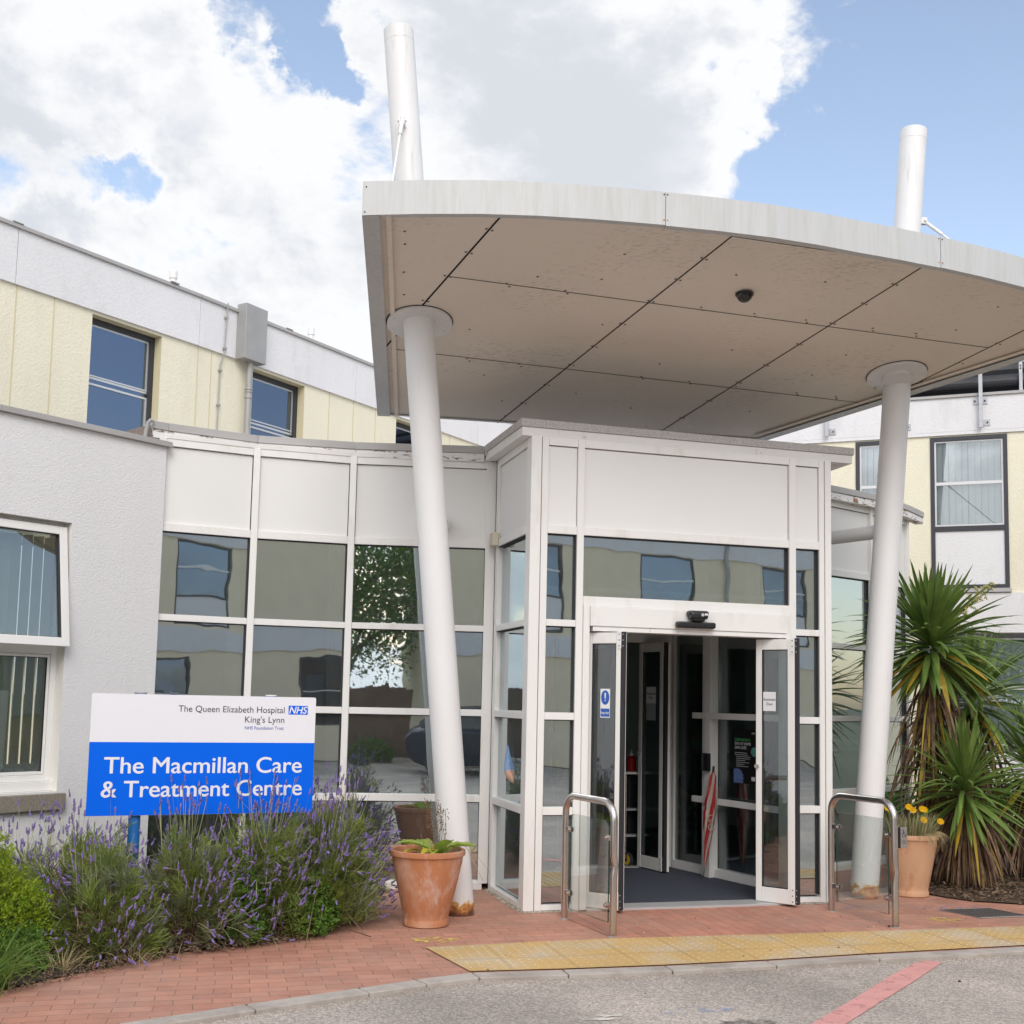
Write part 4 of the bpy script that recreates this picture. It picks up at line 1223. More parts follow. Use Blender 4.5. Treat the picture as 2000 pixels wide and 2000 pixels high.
# door sensors on the header
t = thing('door_sensor', F.at(1.38, 2.25, 0.04), 'black motion sensor pod above a long black presence bar on the door header', 'door sensor')
mb = MB()
pr = []
for k in range(13):
    a = math.pi*k/12
    pr.append((1.385-0.088*math.cos(a), 2.262+0.078*(1-0.55*math.sin(a))))
for s0, s1, zc, hh, o1 in ((1.30, 1.472, 2.31, .030, .115), (1.312, 1.460, 2.29, .045, .13), (1.335, 1.438, 2.275, .055, .12)):
    F.box(mb, s0, s1, zc-hh*.5, zc+hh*.5+.01, 0.040, o1)
mb.build('sensor_pod', 'black', t, bevel=0.016)
mb = MB(); mb.tube([F.at(1.405, 2.30, 0.128), F.at(1.405, 2.30, 0.137)], 0.013, 'alu', 12); mb.build('lens', None, t)
mb = MB(); F.box(mb, 1.425, 1.45, 2.297, 2.312, 0.13, 0.1335); mb.build('label_plate', 'upvc', t)
mb = MB(); F.box(mb, 1.205, 1.54, 2.196, 2.246, 0.0405, 0.10)
mb.build('sensor_bar', 'black', t, bevel=0.014)
# side walls
SL = Wall(W(0.0, 1.06).xy, math.atan2(-VY, -VX))       # runs from the back to the front-left corner
post(SL, 0.975, 1.055, 0.012, 3.66, -0.082, -0.001) if False else None
mb = MB(); SL.box(mb, 0.93, 0.976, 0.012, 3.66, -0.10, -0.003); mb.build('post', 'white_frame', lob, bevel=0.003)
mb = MB(); SL.box(mb, 0.02, 0.10, 0.012, 3.66, -0.10, -0.003); mb.build('post', 'white_frame', lob, bevel=0.003)
lite(SL, 0.10, 0.93)
mb = MB(); SL.box(mb, 0.0, 1.05, -0.02, 0.0115, -0.10, 0.012); F.box(mb, 0.012, 0.45, -0.02, 0.0115, -0.10, 0.010); F.box(mb, 2.25, 2.63, -0.02, 0.0115, -0.10, 0.010)
M['mortar_rubble'] = mat('broken_mortar', (0.42, 0.37, 0.30), 0.95, var=0.35, vscale=35, bump=0.9, bscale=50)
mb.build_each('plinth', 'mortar_rubble', lob)
# crumbled mortar along the foot of the frame
mb = MB(); rr = random.Random(17)
for k in range(150):
    if rr.random() < .6: p = SL.at(rr.uniform(0, 1.05), 0, rr.uniform(-.01, .035))
    else: p = F.at(rr.choice([rr.uniform(0, .42), rr.uniform(2.28, 2.62)]), 0, rr.uniform(-.005, .02))
    s = rr.uniform(.004, .013)
    mb.lathe((p.x, p.y, 0.002), [(s, 0), (s*.9, s*.5), (s*.3, s*.9)], None, 5)
mb.build('rubble', 'mortar_rubble', lob)
SR = Wall(W(2.638, 0.0).xy, math.atan2(VY, VX))
mb = MB(); SR.box(mb, 0.084, 0.13, 0.012, 3.66, -0.10, -0.003); mb.build('post', 'white_frame', lob, bevel=0.003)
mb = MB(); SR.box(mb, 1.12, 1.2, 0.012, 3.66, -0.10, -0.003); mb.build('post', 'white_frame', lob, bevel=0.003)
lite(SR, 0.13, 1.12)
# roof edge
FL = [(-0.262, 9.935), (0.047, 8.905), (2.893, 9.728), (2.56, 10.90)]
mb = MB(); strip(mb, FL, 0.0, -0.16, 3.732, 3.795)
mb.build_each('capping', 'felt', lob, bevel=0.003)
mb = MB(); strip(mb, FL, -0.012, -0.10, 3.661, 3.731); mb.build_each('fascia', 'fascia', lob, bevel=0.002)
mb = MB(); c_in = offset_line(FL, -0.11)
mb.prism([c_in[0], c_in[1], c_in[2], c_in[3]], 3.6605, 3.70); mb.build_each('eave_board', 'fascia', lob)
mb = MB(); mb.prism([FL[0], offset_line(FL, -.15)[1], offset_line(FL, -.15)[2], FL[3]], 3.705, 3.735); mb.build('roof', 'felt', lob)
# threshold, mat, ceiling
mb = MB(); F.box(mb, 0.497, 2.30, 0.0045, 0.022, -0.16, 0.045, 'alu')
for k in range(5): F.box(mb, 0.50, 2.295, 0.0222, 0.0245, -0.15+k*0.036, -0.135+k*0.036, 'zinc')
mb.build('threshold', None, lob, bevel=0.002)
mm_ = bpy.data.materials.new('ribbed_entrance_mat'); mm_.use_nodes = True
nt = mm_.node_tree; bb = nt.nodes['Principled BSDF']; bb.inputs['Roughness'].default_value = 0.95
tcn = nt.nodes.new('ShaderNodeTexCoord'); mpn = nt.nodes.new('ShaderNodeMapping'); mpn.inputs['Rotation'].default_value = (0, 0, R(30))
wvn = nt.nodes.new('ShaderNodeTexWave'); wvn.inputs['Scale'].default_value = 18; wvn.inputs['Distortion'].default_value = 1.5
nt.links.new(tcn.outputs['Object'], mpn.inputs[0]); nt.links.new(mpn.outputs[0], wvn.inputs['Vector'])
crn = nt.nodes.new('ShaderNodeValToRGB'); crn.color_ramp.elements[0].color = (0.016, 0.019, 0.030, 1); crn.color_ramp.elements[1].color = (0.075, 0.085, 0.12, 1)
nt.links.new(wvn.outputs['Fac'], crn.inputs[0]); nt.links.new(crn.outputs[0], bb.inputs['Base Color'])
M['mat'] = mm_
mb = MB(); F.box(mb, 0.12, 2.5, 0.006, 0.020, -2.0, -0.162); mb.build('floor_mat', 'mat', lob)
mb = MB(); F.box(mb, 0.10, 2.53, 2.47, 2.50, -2.0, -0.13); mb.build('ceiling', 'ceiling', lob)

# ---- folding doors
def door(P, Q, z0=0.025, z1=2.135, stile=0.05, top=0.085, bot=0.115, thick=0.042, glass='glass_clear', knob=None, wstile2=None):
    ang = math.atan2(Q.y-P.y, Q.x-P.x); L = (Q-P).xy.length
    w = Wall(P.xy, ang)
    st2 = wstile2 or stile
    mb = MB()
    w.box(mb, 0, stile, z0, z1, -thick, 0); w.box(mb, L-st2, L, z0, z1, -thick, 0)
    w.box(mb, stile+.0005, L-st2-.0005, z0, z0+bot, -thick+.001, -0.001); w.box(mb, stile+.0005, L-st2-.0005, z1-top, z1, -thick+.001, -0.001)
    d = mb.build('door', 'white_frame', lob, bevel=0.003)
    g = MB(); w.box(g, stile-.004, L-st2+.004, z0+bot-.004, z1-top+.004, -0.024, -0.018); g.build('pane', glass, d)
    g = MB()
    w.box(g, stile+.001, stile+.007, z0+bot+.001, z1-top-.001, -0.017, -0.006); w.box(g, L-st2-.007, L-st2-.001, z0+bot+.001, z1-top-.001, -0.017, -0.006)
    w.box(g, stile+.008, L-st2-.008, z1-top-.007, z1-top-.001, -0.017, -0.006); w.box(g, stile+.008, L-st2-.008, z0+bot+.001, z0+bot+.007, -0.017, -0.006)
    g.build_each('gasket', 'black_rubber', d)
    if knob is not None:
        g = MB(); g.tube([w.at(knob, 1.10, 0.0), w.at(knob, 1.10, 0.02)], 0.018, 'zinc', 14); g.build('lock', None, d)
    return w, d, L
def hinge_set(w, d, s, z0=0.03, z1=2.14):
    """black finger guard strip with white pivot blocks top and bottom"""
    mb = MB(); w.box(mb, s, s+0.034, z0, z1, -0.035, -0.002); mb.build('finger_guard', 'black_rubber', d)
    mb = MB()
    for z in (z0, z1-0.13):
        w.box(mb, s-0.028, s+0.004, z, z+0.13, -0.001, 0.006, 'white_frame')
        for q in (0.02, 0.065, 0.11):
            mb.tube([w.at(s-0.012, z+q, 0.006), w.at(s-0.012, z+q, 0.0085)], 0.005, 'charcoal', 8)
            mb.tube([w.at(s+0.018, z+q, -0.002), w.at(s+0.018, z+q, 0.0)], 0.004, 'alu', 8)
    mb.build_each('hinge', None, d)
# right-hand pair
wR, dR, LR = door(W(1.997, 0.104), W(2.196, -0.16), knob=0.012, wstile2=0.055)
hinge_set(wR, dR, LR+0.001)
door(W(2.238, -0.17), W(2.29, 0.14), stile=0.045)
# left-hand pair
wL, dL, LL = door(W(0.505, 0.05), W(0.700, -0.165), stile=0.04)
hinge_set(wL, dL, LL+0.001)
wL2, dL2, _ = door(W(0.745, -0.175), W(0.865, 0.17), stile=0.05)
# inner pair standing open across the lobby
wI, dI, LI = door(W(1.748, 2.032), W(1.833, 1.64), z0=0.03, z1=2.17, stile=0.055, knob=0.02)
hinge_set(wI, dI, LI+0.001, 0.035, 2.17)
door(W(1.90, 1.62), W(2.02, 1.97), z0=0.03, z1=2.17)
wJ, dJ, LJ = door(W(0.62, 1.97), W(0.74, 1.63), z0=0.03, z1=2.17)
hinge_set(wJ, dJ, LJ+0.001, 0.035, 2.17)
# inner frame, header and door track
mb = MB(); F.box(mb, 0.10, 2.30, 2.18, 2.46, -2.12, -2.0); mb.build('inner_header', 'white_frame', lob)
mb = MB(); F.box(mb, 0.50, 0.60, 0.02, 2.18, -2.10, -2.0); mb.build('post', 'white_frame', lob)
mb = MB(); F.box(mb, 2.05, 2.14, 0.02, 2.18, -2.10, -2.0); mb.build('post', 'white_frame', lob)
mb = MB(); F.box(mb, 0.10, 0.50, 0.02, 2.18, -2.08, -2.03); F.box(mb, 0.1, 2.5, 2.46, 3.1, -2.1, -2.05); mb.build('inner_panel', 'interior_wall', lob)
mb = MB(); F.box(mb, 0.60, 2.05, 0.008, 0.028, -2.10, -2.01); mb.build('inner_threshold', 'alu', lob)
# right-hand glazed partition with guard rails
PT = Wall(W(2.08, 1.98).xy, math.atan2((W(2.35, .78)-W(2.08, 1.98)).y, (W(2.35, .78)-W(2.08, 1.98)).x))
mb = MB()
PT.box(mb, 0.53, 0.685, 0.02, 2.46, -0.02, 0.045); PT.box(mb, 0.0, 0.03, 0.02, 2.46, -0.05, 0.0)
PT.box(mb, 0.60, 0.685, 0.02, 2.46, 0.046, 0.075)
mb.build('post', 'white_frame', lob, bevel=0.003)
mb = MB()
PT.box(mb, 0.686, 1.85, 0.021, 0.10, -0.05, 0.02); PT.box(mb, 0.03, 0.529, 0.021, 0.10, -0.05, 0.01)
PT.box(mb, 0.686, 1.85, 2.38, 2.46, -0.05, 0.0); PT.box(mb, 0.03, 0.529, 2.38, 2.46, -0.05, 0.0)
for z in (1.487, 0.715):
    PT.box(mb, 0.65, 1.85, z-0.028, z+0.028, 0.0755 if z < 0 else 0.05, 0.085)
    PT.box(mb, 0.42, 0.64, z-0.028, z+0.028, 0.046, 0.08)
mb.build_each('rail', 'white_frame', lob, bevel=0.003)
mb = MB(); PT.box(mb, 0.686, 1.86, 0.095, 2.385, -0.03, -0.024); PT.box(mb, 0.03, 0.529, 0.095, 2.385, -0.03, -0.024)
mb.build_each('glass_pane', 'glass_clear', lob)
# left-hand inner partition
mb = MB(); PL_ = Wall(W(0.12, 1.08).xy, math.atan2((W(0.50, 1.98)-W(0.12, 1.08)).y, (W(0.50, 1.98)-W(0.12, 1.08)).x))
PL_.box(mb, 0, 0.97, 0.02, 2.46, -0.05, 0.0); mb.build('partition', 'interior_wall', lob)
mb = MB(); PL_.box(mb, 0.0, 0.10, 0.021, 2.46, 0.001, 0.05); PL_.box(mb, 0.35, 0.42, 0.021, 2.46, 0.001, 0.04); mb.build('post', 'white_frame', lob)
# card reader on the partition post
mb = MB(); PT.box(mb, 0.60, 0.70, 0.985, 1.145, 0.0755, 0.115); mb.build('door_switch', 'black', lob, bevel=0.006)
mb = MB(); PT.box(mb, 0.615, 0.64, 0.995, 1.135, 0.1155, 0.1175); mb.build('switch_plate', 'steel', lob)
# hall beyond the inner doors
mb = MB(); F.box(mb, -0.4, 3.2, 0.02, 3.0, -4.7, -4.6, 'interior_wall')
mb.build('hall_wall', None, lob)

# small alarm box on the lobby corner
mb = MB(); c0 = W(-0.008, 0.985)
sl2 = Wall(W(0.0, 1.06).xy, math.atan2(-VY, -VX))
M['alarm'] = mat('aged_cream_plastic', (0.58, 0.53, 0.42), 0.5, var=0.05)
sl2.box(mb, 0.03, 0.135, 2.905, 3.02, 0.0, 0.055)
o = mb.build('alarm_box', 'alarm', None, bevel=0.006); tag(o, 'small square aged cream plastic box fixed high on the left side of the entrance lobby', 'alarm box')

# ---------------------------------------------------------------- canopy
def spz(v): return 4.487-0.187*(v-0.13)
def CP(u, v, dz=0.0): return W(u, v, spz(v)+dz)
can = thing('entrance_canopy', CP(1.3, 0.0), 'broad white canopy with a curved front fascia and stained beige soffit panels over the entrance', 'canopy')
mt = mat('canopy_metal', (0.53, 0.535, 0.54), 0.42, 0.0, var=0.04, vscale=2, col2=(0.475, 0.485, 0.465), c2fac=(0.45, 0.68), c2scale=5.5, stretch=(6, 6, 0.5))
M['canopy_metal'] = mt
# soffit board with speckled mould
sm = mat('soffit_board', (0.79, 0.715, 0.625), 0.75, var=0.05, vscale=1.2)
nt = sm.node_tree; N = nt.nodes.new; b = nt.nodes['Principled BSDF']; src = b.inputs['Base Color'].links[0].from_socket
t_ = N('ShaderNodeTexCoord'); mp = N('ShaderNodeMapping'); mp.inputs['Rotation'].default_value = (0, 0, R(28)); mp.inputs['Scale'].default_value = (1, 3.2, 1)
nt.links.new(t_.outputs['Object'], mp.inputs[0])
fine = N('ShaderNodeTexNoise'); fine.inputs['Scale'].default_value = 17; fine.inputs['Detail'].default_value = 5; fine.inputs['Roughness'].default_value = 0.7
nt.links.new(mp.outputs[0], fine.inputs['Vector'])
bigp = N('ShaderNodeTexNoise'); bigp.inputs['Scale'].default_value = 1.1; bigp.inputs['Detail'].default_value = 3
nt.links.new(t_.outputs['Object'], bigp.inputs['Vector'])
ad = N('ShaderNodeMath'); ad.operation = 'MULTIPLY_ADD'; ad.inputs[1].default_value = 0.38
nt.links.new(bigp.outputs['Fac'], ad.inputs[0]); nt.links.new(fine.outputs['Fac'], ad.inputs[2])
r_ = N('ShaderNodeMapRange'); r_.inputs['From Min'].default_value = 0.765; r_.inputs['From Max'].default_value = 0.88; r_.inputs['To Max'].default_value = 0.30
nt.links.new(ad.outputs[0], r_.inputs['Value'])
mx = N('ShaderNodeMix'); mx.data_type = 'RGBA'; nt.links.new(r_.outputs[0], mx.inputs['Factor'])
nt.links.new(src, mx.inputs['A']); mx.inputs['B'].default_value = (0.17, 0.135, 0.115, 1)
nt.links.new(mx.outputs['Result'], b.inputs['Base Color'])
M['soffit'] = sm
ARC = [(-1.555, -1.248), (-1.2, -1.345), (-.804, -1.437), (-.45, -1.50), (-.114, -1.543), (.15, -1.57), (.427, -1.594), (.8, -1.618), (1.199, -1.630), (1.55, -1.622), (1.887, -1.600), (2.25, -1.582), (2.598, -1.556), (3.0, -1.513), (3.4, -1.458), (3.8, -1.393), (4.2, -1.31), (4.72, -1.17)]
BR_ = (2.864, 1.611); BL_ = (-0.932, 1.80)
OUT = ARC + [BR_, BL_]
inn = OUT
def canplate(mb, poly, d0, d1, m=None):
    xy = [W(u, v) for u, v in poly]
    zs = [spz(v) for u, v in poly]
    mb.prism([(p.x, p.y) for p in xy], [z+d0 for z in zs], [z+d1 for z in zs], m)
mb = MB(); canplate(mb, [(u*0.997+0.004, v*0.995) for u, v in OUT], 0.0, 0.03); mb.build('soffit', 'soffit', can)
mb = MB(); canplate(mb, [(u*0.998+0.003, v*0.997) for u, v in OUT], 0.17, 0.20); mb.build('roof_deck', 'felt', can)
def plate_seg(pts, name, lip, cw=1, m='canopy_metal', lo=-0.022, hi=0.208):
    """fascia plate along a polyline in (u,v), with an inward bottom return of width lip"""
    pl = [W(u, v) for u, v in pts]; zs = [spz(v) for u, v in pts]
    xy = [(p.x, p.y) for p in pl]
    A1 = offset_line(xy, 0.006); B1 = offset_line(xy, -0.004); C1 = offset_line(xy, -lip)
    mb = MB()
    for i in range(len(pts)-1):
        q = [A1[i], A1[i+1], B1[i+1], B1[i]]; z = [zs[i], zs[i+1], zs[i+1], zs[i]]
        mb.prism(q, [x+lo for x in z], [x+hi for x in z])
        q = [B1[i], B1[i+1], C1[i+1], C1[i]]
        mb.prism(q, [x+lo+.001 for x in z], [x+lo+.006 for x in z])
    return mb.build(name, m, can)
iA = [i for i, p in enumerate(ARC) if p[0] == .427][0]; iB = [i for i, p in enumerate(ARC) if p[0] == 2.598][0]
def shrink(pts, e0, e1):
    p = [Vector(x) for x in pts]
    p[0] = p[0]+(p[1]-p[0]).normalized()*e0; p[-1] = p[-1]+(p[-2]-p[-1]).normalized()*e1
    return [tuple(x) for x in p]
plate_seg(shrink(ARC[:iA+1], 0, .002), 'fascia', 0.05); plate_seg(shrink(ARC[iA:iB+1], .002, .003), 'fascia', 0.055, lo=-0.026); plate_seg(shrink(ARC[iB:], .003, 0), 'fascia', 0.05)
plate_seg([ARC[-1], BR_], 'fascia', 0.12); plate_seg([BR_, BL_], 'fascia', 0.03, lo=-0.008); plate_seg([BL_, ARC[0]], 'fascia', 0.11)
# inner trim batten on both sides
mb = MB()
for (p, q, d) in ((BL_, ARC[0], -0.15), (ARC[-1], BR_, -0.15)):
    xy = [W(*p), W(*q)]; l = [(a.x, a.y) for a in xy]; a1_ = offset_line(l, d); b1_ = offset_line(l, d-0.035)
    q4 = [a1_[0], a1_[1], b1_[1], b1_[0]]; z = [spz(p[1]), spz(q[1]), spz(q[1]), spz(p[1])]
    mb.prism(q4, [x-.012 for x in z], [x-.001 for x in z])
mb.build_each('edge_trim', 'soffit', can)
# panel joints
M['soffit_joint'] = mat('soffit_joint', (0.018, 0.014, 0.011), 0.9)
mb = MB()
def jointline(p, q, wd):
    a, b_ = CP(*p, -0.0008), CP(*q, -0.0008); t = (b_-a).normalized(); n_ = t.cross(Vector((0, 0, 1))).normalized()*wd/2
    mb.box(a-n_-Vector((0, 0, 0.0015)), t*(b_-a).length, n_*2, (0, 0, 0.0015))
jointline((-0.666, -1.41), (-1.10, 0.58), 0.014); jointline((0.95, -1.58), (0.19, 1.77), 0.012)
jointline((2.49, -1.52), (1.79, 1.62), 0.012); jointline((4.02, -1.33), (3.60, 0.24), 0.012)
jointline((-0.83, -0.615), (3.80, -0.535), 0.008); jointline((-1.04, 0.550), (3.44, 0.655), 0.008)
jointline((0.949, -1.545), (2.35, -1.530), 0.006)
mb.build('panel_joint', 'soffit_joint', can)
mb = MB(); rb = random.Random(4)
bol = []
for v0 in (-1.25, -0.95, -0.62, -0.25, 0.15, 0.5, 0.9, 1.3, 1.6):
    for (uu, vv) in ((-0.666, -1.41), (0.95, -1.58), (2.49, -1.52), (4.0, -1.33)):
        u0 = uu-0.224*(v0-vv)
        if v0 < 0.2 or uu < 3:
            bol += [(u0-.022, v0), (u0+.022, v0+.01)]
for u0 in (-.4, 0.05, 1.15, 1.6, 2.05, 2.65, 3.05):
    for v0 in (-.6, .6): bol += [(u0, v0-.018), (u0+.03, v0+.02)]
bol += [(-1.25, -1.1), (-1.22, -.95), (-1.16, -.6), (-1.1, -.3), (-0.95, .2), (-.95, .9), (-.9, 1.2), (-.86, 1.5)]
for (bu, bv) in ((0.302, -1.172), (0.259, -0.826), (-0.207, -0.755), (1.209, 0.324), (1.703, -0.035), (1.896, -1.161), (3.426, -1.133), (3.337, -0.741), (2.691, -0.16), (2.604, 0.236), (2.42, 1.036), (0.705, 1.015), (-0.188, 0.84), (1.2, -1.1), (0.5, -.2), (-0.5, 0.1), (0.1, 1.3), (1.3, 1.2), (3.3, .35)):
    bol.append((bu, bv))
for (bu, bv) in bol:
    if bv > 1.6 or bu < -1.555+(bv+1.248)*.2014+.17 or bu > 2.864+(1.611-bv)*.683-.12: continue
    p = CP(bu, bv, -0.0005); mb.lathe((p.x, p.y, p.z-0.004), [(0.009, 0), (0.009, 0.0035)], None, 8)
M['fixing'] = mat('fixing_brown', (0.16, 0.12, 0.09), .8)
mb.build('fixing', 'fixing', can)
mb = MB()
M['rust_spot'] = mat('rust_spot', (0.42, 0.16, 0.04), 0.8)
for (i, du) in ((iA, -.012), (iA, .012), (iB, -.015), (iB, .015)):
    u, v = ARC[i]
    for dz in (0.012, 0.19):
        p = W(u+du, v-.0065); mb.tube([(p.x, p.y, spz(v)+dz), (p.x+VX*-.003, p.y-VY*.003, spz(v)+dz)], 0.005, 'rust_spot' if dz < .1 else 'charcoal', 8)
for (u, dz) in ((-1.545, .0), (-1.54, .17)):
    p = W(u, -1.258); mb.tube([(p.x, p.y, spz(-1.25)+dz), (p.x-VX*.004, p.y-VY*.004, spz(-1.25)+dz)], 0.005, 'charcoal', 8)
mb.build_each('rivet', None, can)
t = thing('ceiling_camera', CP(1.383, -0.875), 'black dome security camera on the underside of the canopy', 'security camera')
dz = CP(1.383, -0.875)
tm = Matrix.Rotation(math.atan(0.187), 3, Vector((UX, UY, 0)))
mb = MB(); mb.lathe(dz, [(0.068, -0.002), (0.068, -0.016)], 'black', 24, None); mb.build('base_ring', None, t)
mb = MB(); mb.lathe(dz-Vector((0, 0, 0.0165)), [(0.060, 0.0), (0.055, -0.02), (0.042, -0.038), (0.022, -0.050), (0.004, -0.053)], None, 24)
M['dome'] = mat('dark_dome', (0.006, 0.006, 0.007), 0.06, spec=0.8)
mb.build('dome', 'dome', t, smooth=True)

# ---------------------------------------------------------------- leaning tube columns
cm = mat('column_paint', (0.755, 0.75, 0.75), 0.42, var=0.03, vscale=1.5)
nt = cm.node_tree; N = nt.nodes.new; b = nt.nodes['Principled BSDF']; src = b.inputs['Base Color'].links[0].from_socket
t_ = N('ShaderNodeTexCoord'); sx = N('ShaderNodeSeparateXYZ'); nt.links.new(t_.outputs['Object'], sx.inputs[0])
n_ = N('ShaderNodeTexNoise'); n_.inputs['Scale'].default_value = 17; n_.inputs['Detail'].default_value = 7; n_.inputs['Roughness'].default_value = 0.6
nt.links.new(t_.outputs['Object'], n_.inputs['Vector'])
ma = N('ShaderNodeMapRange'); ma.inputs['From Min'].default_value = 0.0; ma.inputs['From Max'].default_value = 0.23
ma.inputs['To Min'].default_value = 0.40; ma.inputs['To Max'].default_value = -0.26
nt.links.new(sx.outputs['Z'], ma.inputs['Value'])
ad = N('ShaderNodeMath'); ad.operation = 'ADD'; nt.links.new(n_.outputs['Fac'], ad.inputs[0]); nt.links.new(ma.outputs[0], ad.inputs[1])
cr = N('ShaderNodeValToRGB'); cr.color_ramp.elements[0].position = 0.56; cr.color_ramp.elements[0].color = (0, 0, 0, 1)
cr.color_ramp.elements[1].position = 0.64; cr.color_ramp.elements[1].color = (1, 1, 1, 1)
nt.links.new(ad.outputs[0], cr.inputs[0])
rc = N('ShaderNodeValToRGB'); rc.color_ramp.elements[0].position = 0.58; rc.color_ramp.elements[0].color = (0.68, 0.48, 0.16, 1)
rc.color_ramp.elements[1].position = 0.92; rc.color_ramp.elements[1].color = (0.12, 0.055, 0.03, 1)
e = rc.color_ramp.elements.new(0.74); e.color = (0.45, 0.17, 0.045, 1)
nt.links.new(ad.outputs[0], rc.inputs[0])
mx = N('ShaderNodeMix'); mx.data_type = 'RGBA'; nt.links.new(cr.outputs[0], mx.inputs['Factor'])
nt.links.new(src, mx.inputs['A']); nt.links.new(rc.outputs[0], mx.inputs['B'])
# green-grey algae streaks on the exposed upper part (above the canopy)
al = N('ShaderNodeMapRange'); al.inputs['From Min'].default_value = 4.6; al.inputs['From Max'].default_value = 6.6; al.inputs['To Max'].default_value = 0.12
nt.links.new(sx.outputs['Z'], al.inputs['Value'])
n3 = N('ShaderNodeTexNoise'); n3.inputs['Scale'].default_value = 7; n3.inputs['Detail'].default_value = 8; mp3 = N('ShaderNodeMapping'); mp3.inputs['Scale'].default_value = (4, 4, .5)
nt.links.new(t_.outputs['Object'], mp3.inputs[0]); nt.links.new(mp3.outputs[0], n3.inputs['Vector'])
a3 = N('ShaderNodeMath'); a3.operation = 'ADD'; nt.links.new(n3.outputs['Fac'], a3.inputs[0]); nt.links.new(al.outputs[0], a3.inputs[1])
r3 = N('ShaderNodeMapRange'); r3.inputs['From Min'].default_value = 0.66; r3.inputs['From Max'].default_value = 0.86; r3.inputs['To Max'].default_value = 0.32
nt.links.new(a3.outputs[0], r3.inputs['Value'])
mx2 = N('ShaderNodeMix'); mx2.data_type = 'RGBA'; nt.links.new(r3.outputs[0], mx2.inputs['Factor'])
nt.links.new(mx.outputs['Result'], mx2.inputs['A']); mx2.inputs['B'].default_value = (0.36, 0.36, 0.30, 1)
nt.links.new(mx2.outputs['Result'], b.inputs['Base Color'])
M['column'] = cm
def column(base, top, label, collar_c, tube_end, rod):
    base, top = Vector(base), Vector(top)
    t = thing('canopy_column', base, label, 'column', 'leaning columns carrying the canopy')
    mb = MB(); d = (top-base)
    mb.tube([base-d*0.004, base+d*0.12, base+d*0.4, base+d*0.7, base+d*0.985], 0.117, seg=48)
    mb.build('shaft', 'column', t, smooth=True)
    mb = MB(); mb.tube([base+d*0.9852, top], 0.1175, seg=48); mb.build('top_cap', 'column', t, smooth=True)
    # collar disc bolted under the soffit
    mb = MB(); c = CP(*collar_c, -0.004); ax = Vector((0.187*-VX*-1, 0.187*VY, 1)).normalized()
    nrm = Vector((VX*0.187, VY*0.187, 1)).normalized()
    mb.tube([c-nrm*0.022, c], 0.252, 'column', 48); mb.tube([c-nrm*0.001, c+nrm*0.002], 0.259, 'soffit_joint', 48)
    e1 = Vector((UX, UY, 0)); e2 = nrm.cross(e1)
    for k in range(8):
        a = k*math.pi/4+.3
        q = c-nrm*0.022+e1*math.cos(a)*.222+e2*math.sin(a)*.222
        mb.tube([q-nrm*0.007, q], 0.012, 'column', 8)
    mb.build('collar', None, t)
    mb = MB(); mb.tube([c-nrm*0.050, c-nrm*0.0225], 0.125, seg=40); mb.build('collar_weld', 'column', t, smooth=True)
    # horizontal strut back to the building
    zt = tube_end.z; f = zt/d.z; a = base+d*f
    mb = MB(); mb.tube([a, tube_end], 0.062, seg=24); mb.build('strut', 'column', t, smooth=True)
    mb = MB(); dv = (tube_end-a).normalized(); mb.tube([tube_end-dv*0.02, tube_end], 0.085, seg=24); mb.build('strut_flange', 'column', t)
    # tie rod and bracket
    bz, rend, off = rod
    pb = base+d*(bz/d.z); q = pb+off
    mb = MB(); w_ = off.normalized()
    sd_ = w_.cross(Vector((0, 0, 1))).normalized()
    for s in (-1, 1):
        mb.box(pb+w_*0.105+sd_*(s*0.016-0.004)-Vector((0, 0, .03)), w_*(off.length-.105+.02), sd_*0.008, (0, 0, .06))
    mb.tube([q-sd_*0.035, q+sd_*0.035], 0.012, seg=10)
    mb.build('bracket', 'column', t)
    mb = MB(); dr = (rend-q); mb.tube([q, q+dr*0.12], 0.016, seg=10); mb.tube([q+dr*0.1201, rend], 0.0095, seg=10); mb.build('tie_rod', 'column', t, smooth=True)
    return t
column((-.346, 8.842, 0), (-.984, 8.661, 6.813), 'white leaning tube column behind the terracotta pot, left of the entrance doors', (-.906, .069), Vector((-0.625, 9.93, 3.10)), (6.0, CP(-1.32, -.62, .2), Vector((-0.01, -.165, 0))))
column((3.02, 9.978, 0), (3.578, 10.137, 6.841), 'white leaning tube column seen through the right-hand glass guard rail', (3.328, .059), Vector((2.62, 11.02, 3.14)), (5.99, CP(4.72, -.55, .2), Vector((.155, .02, 0))))

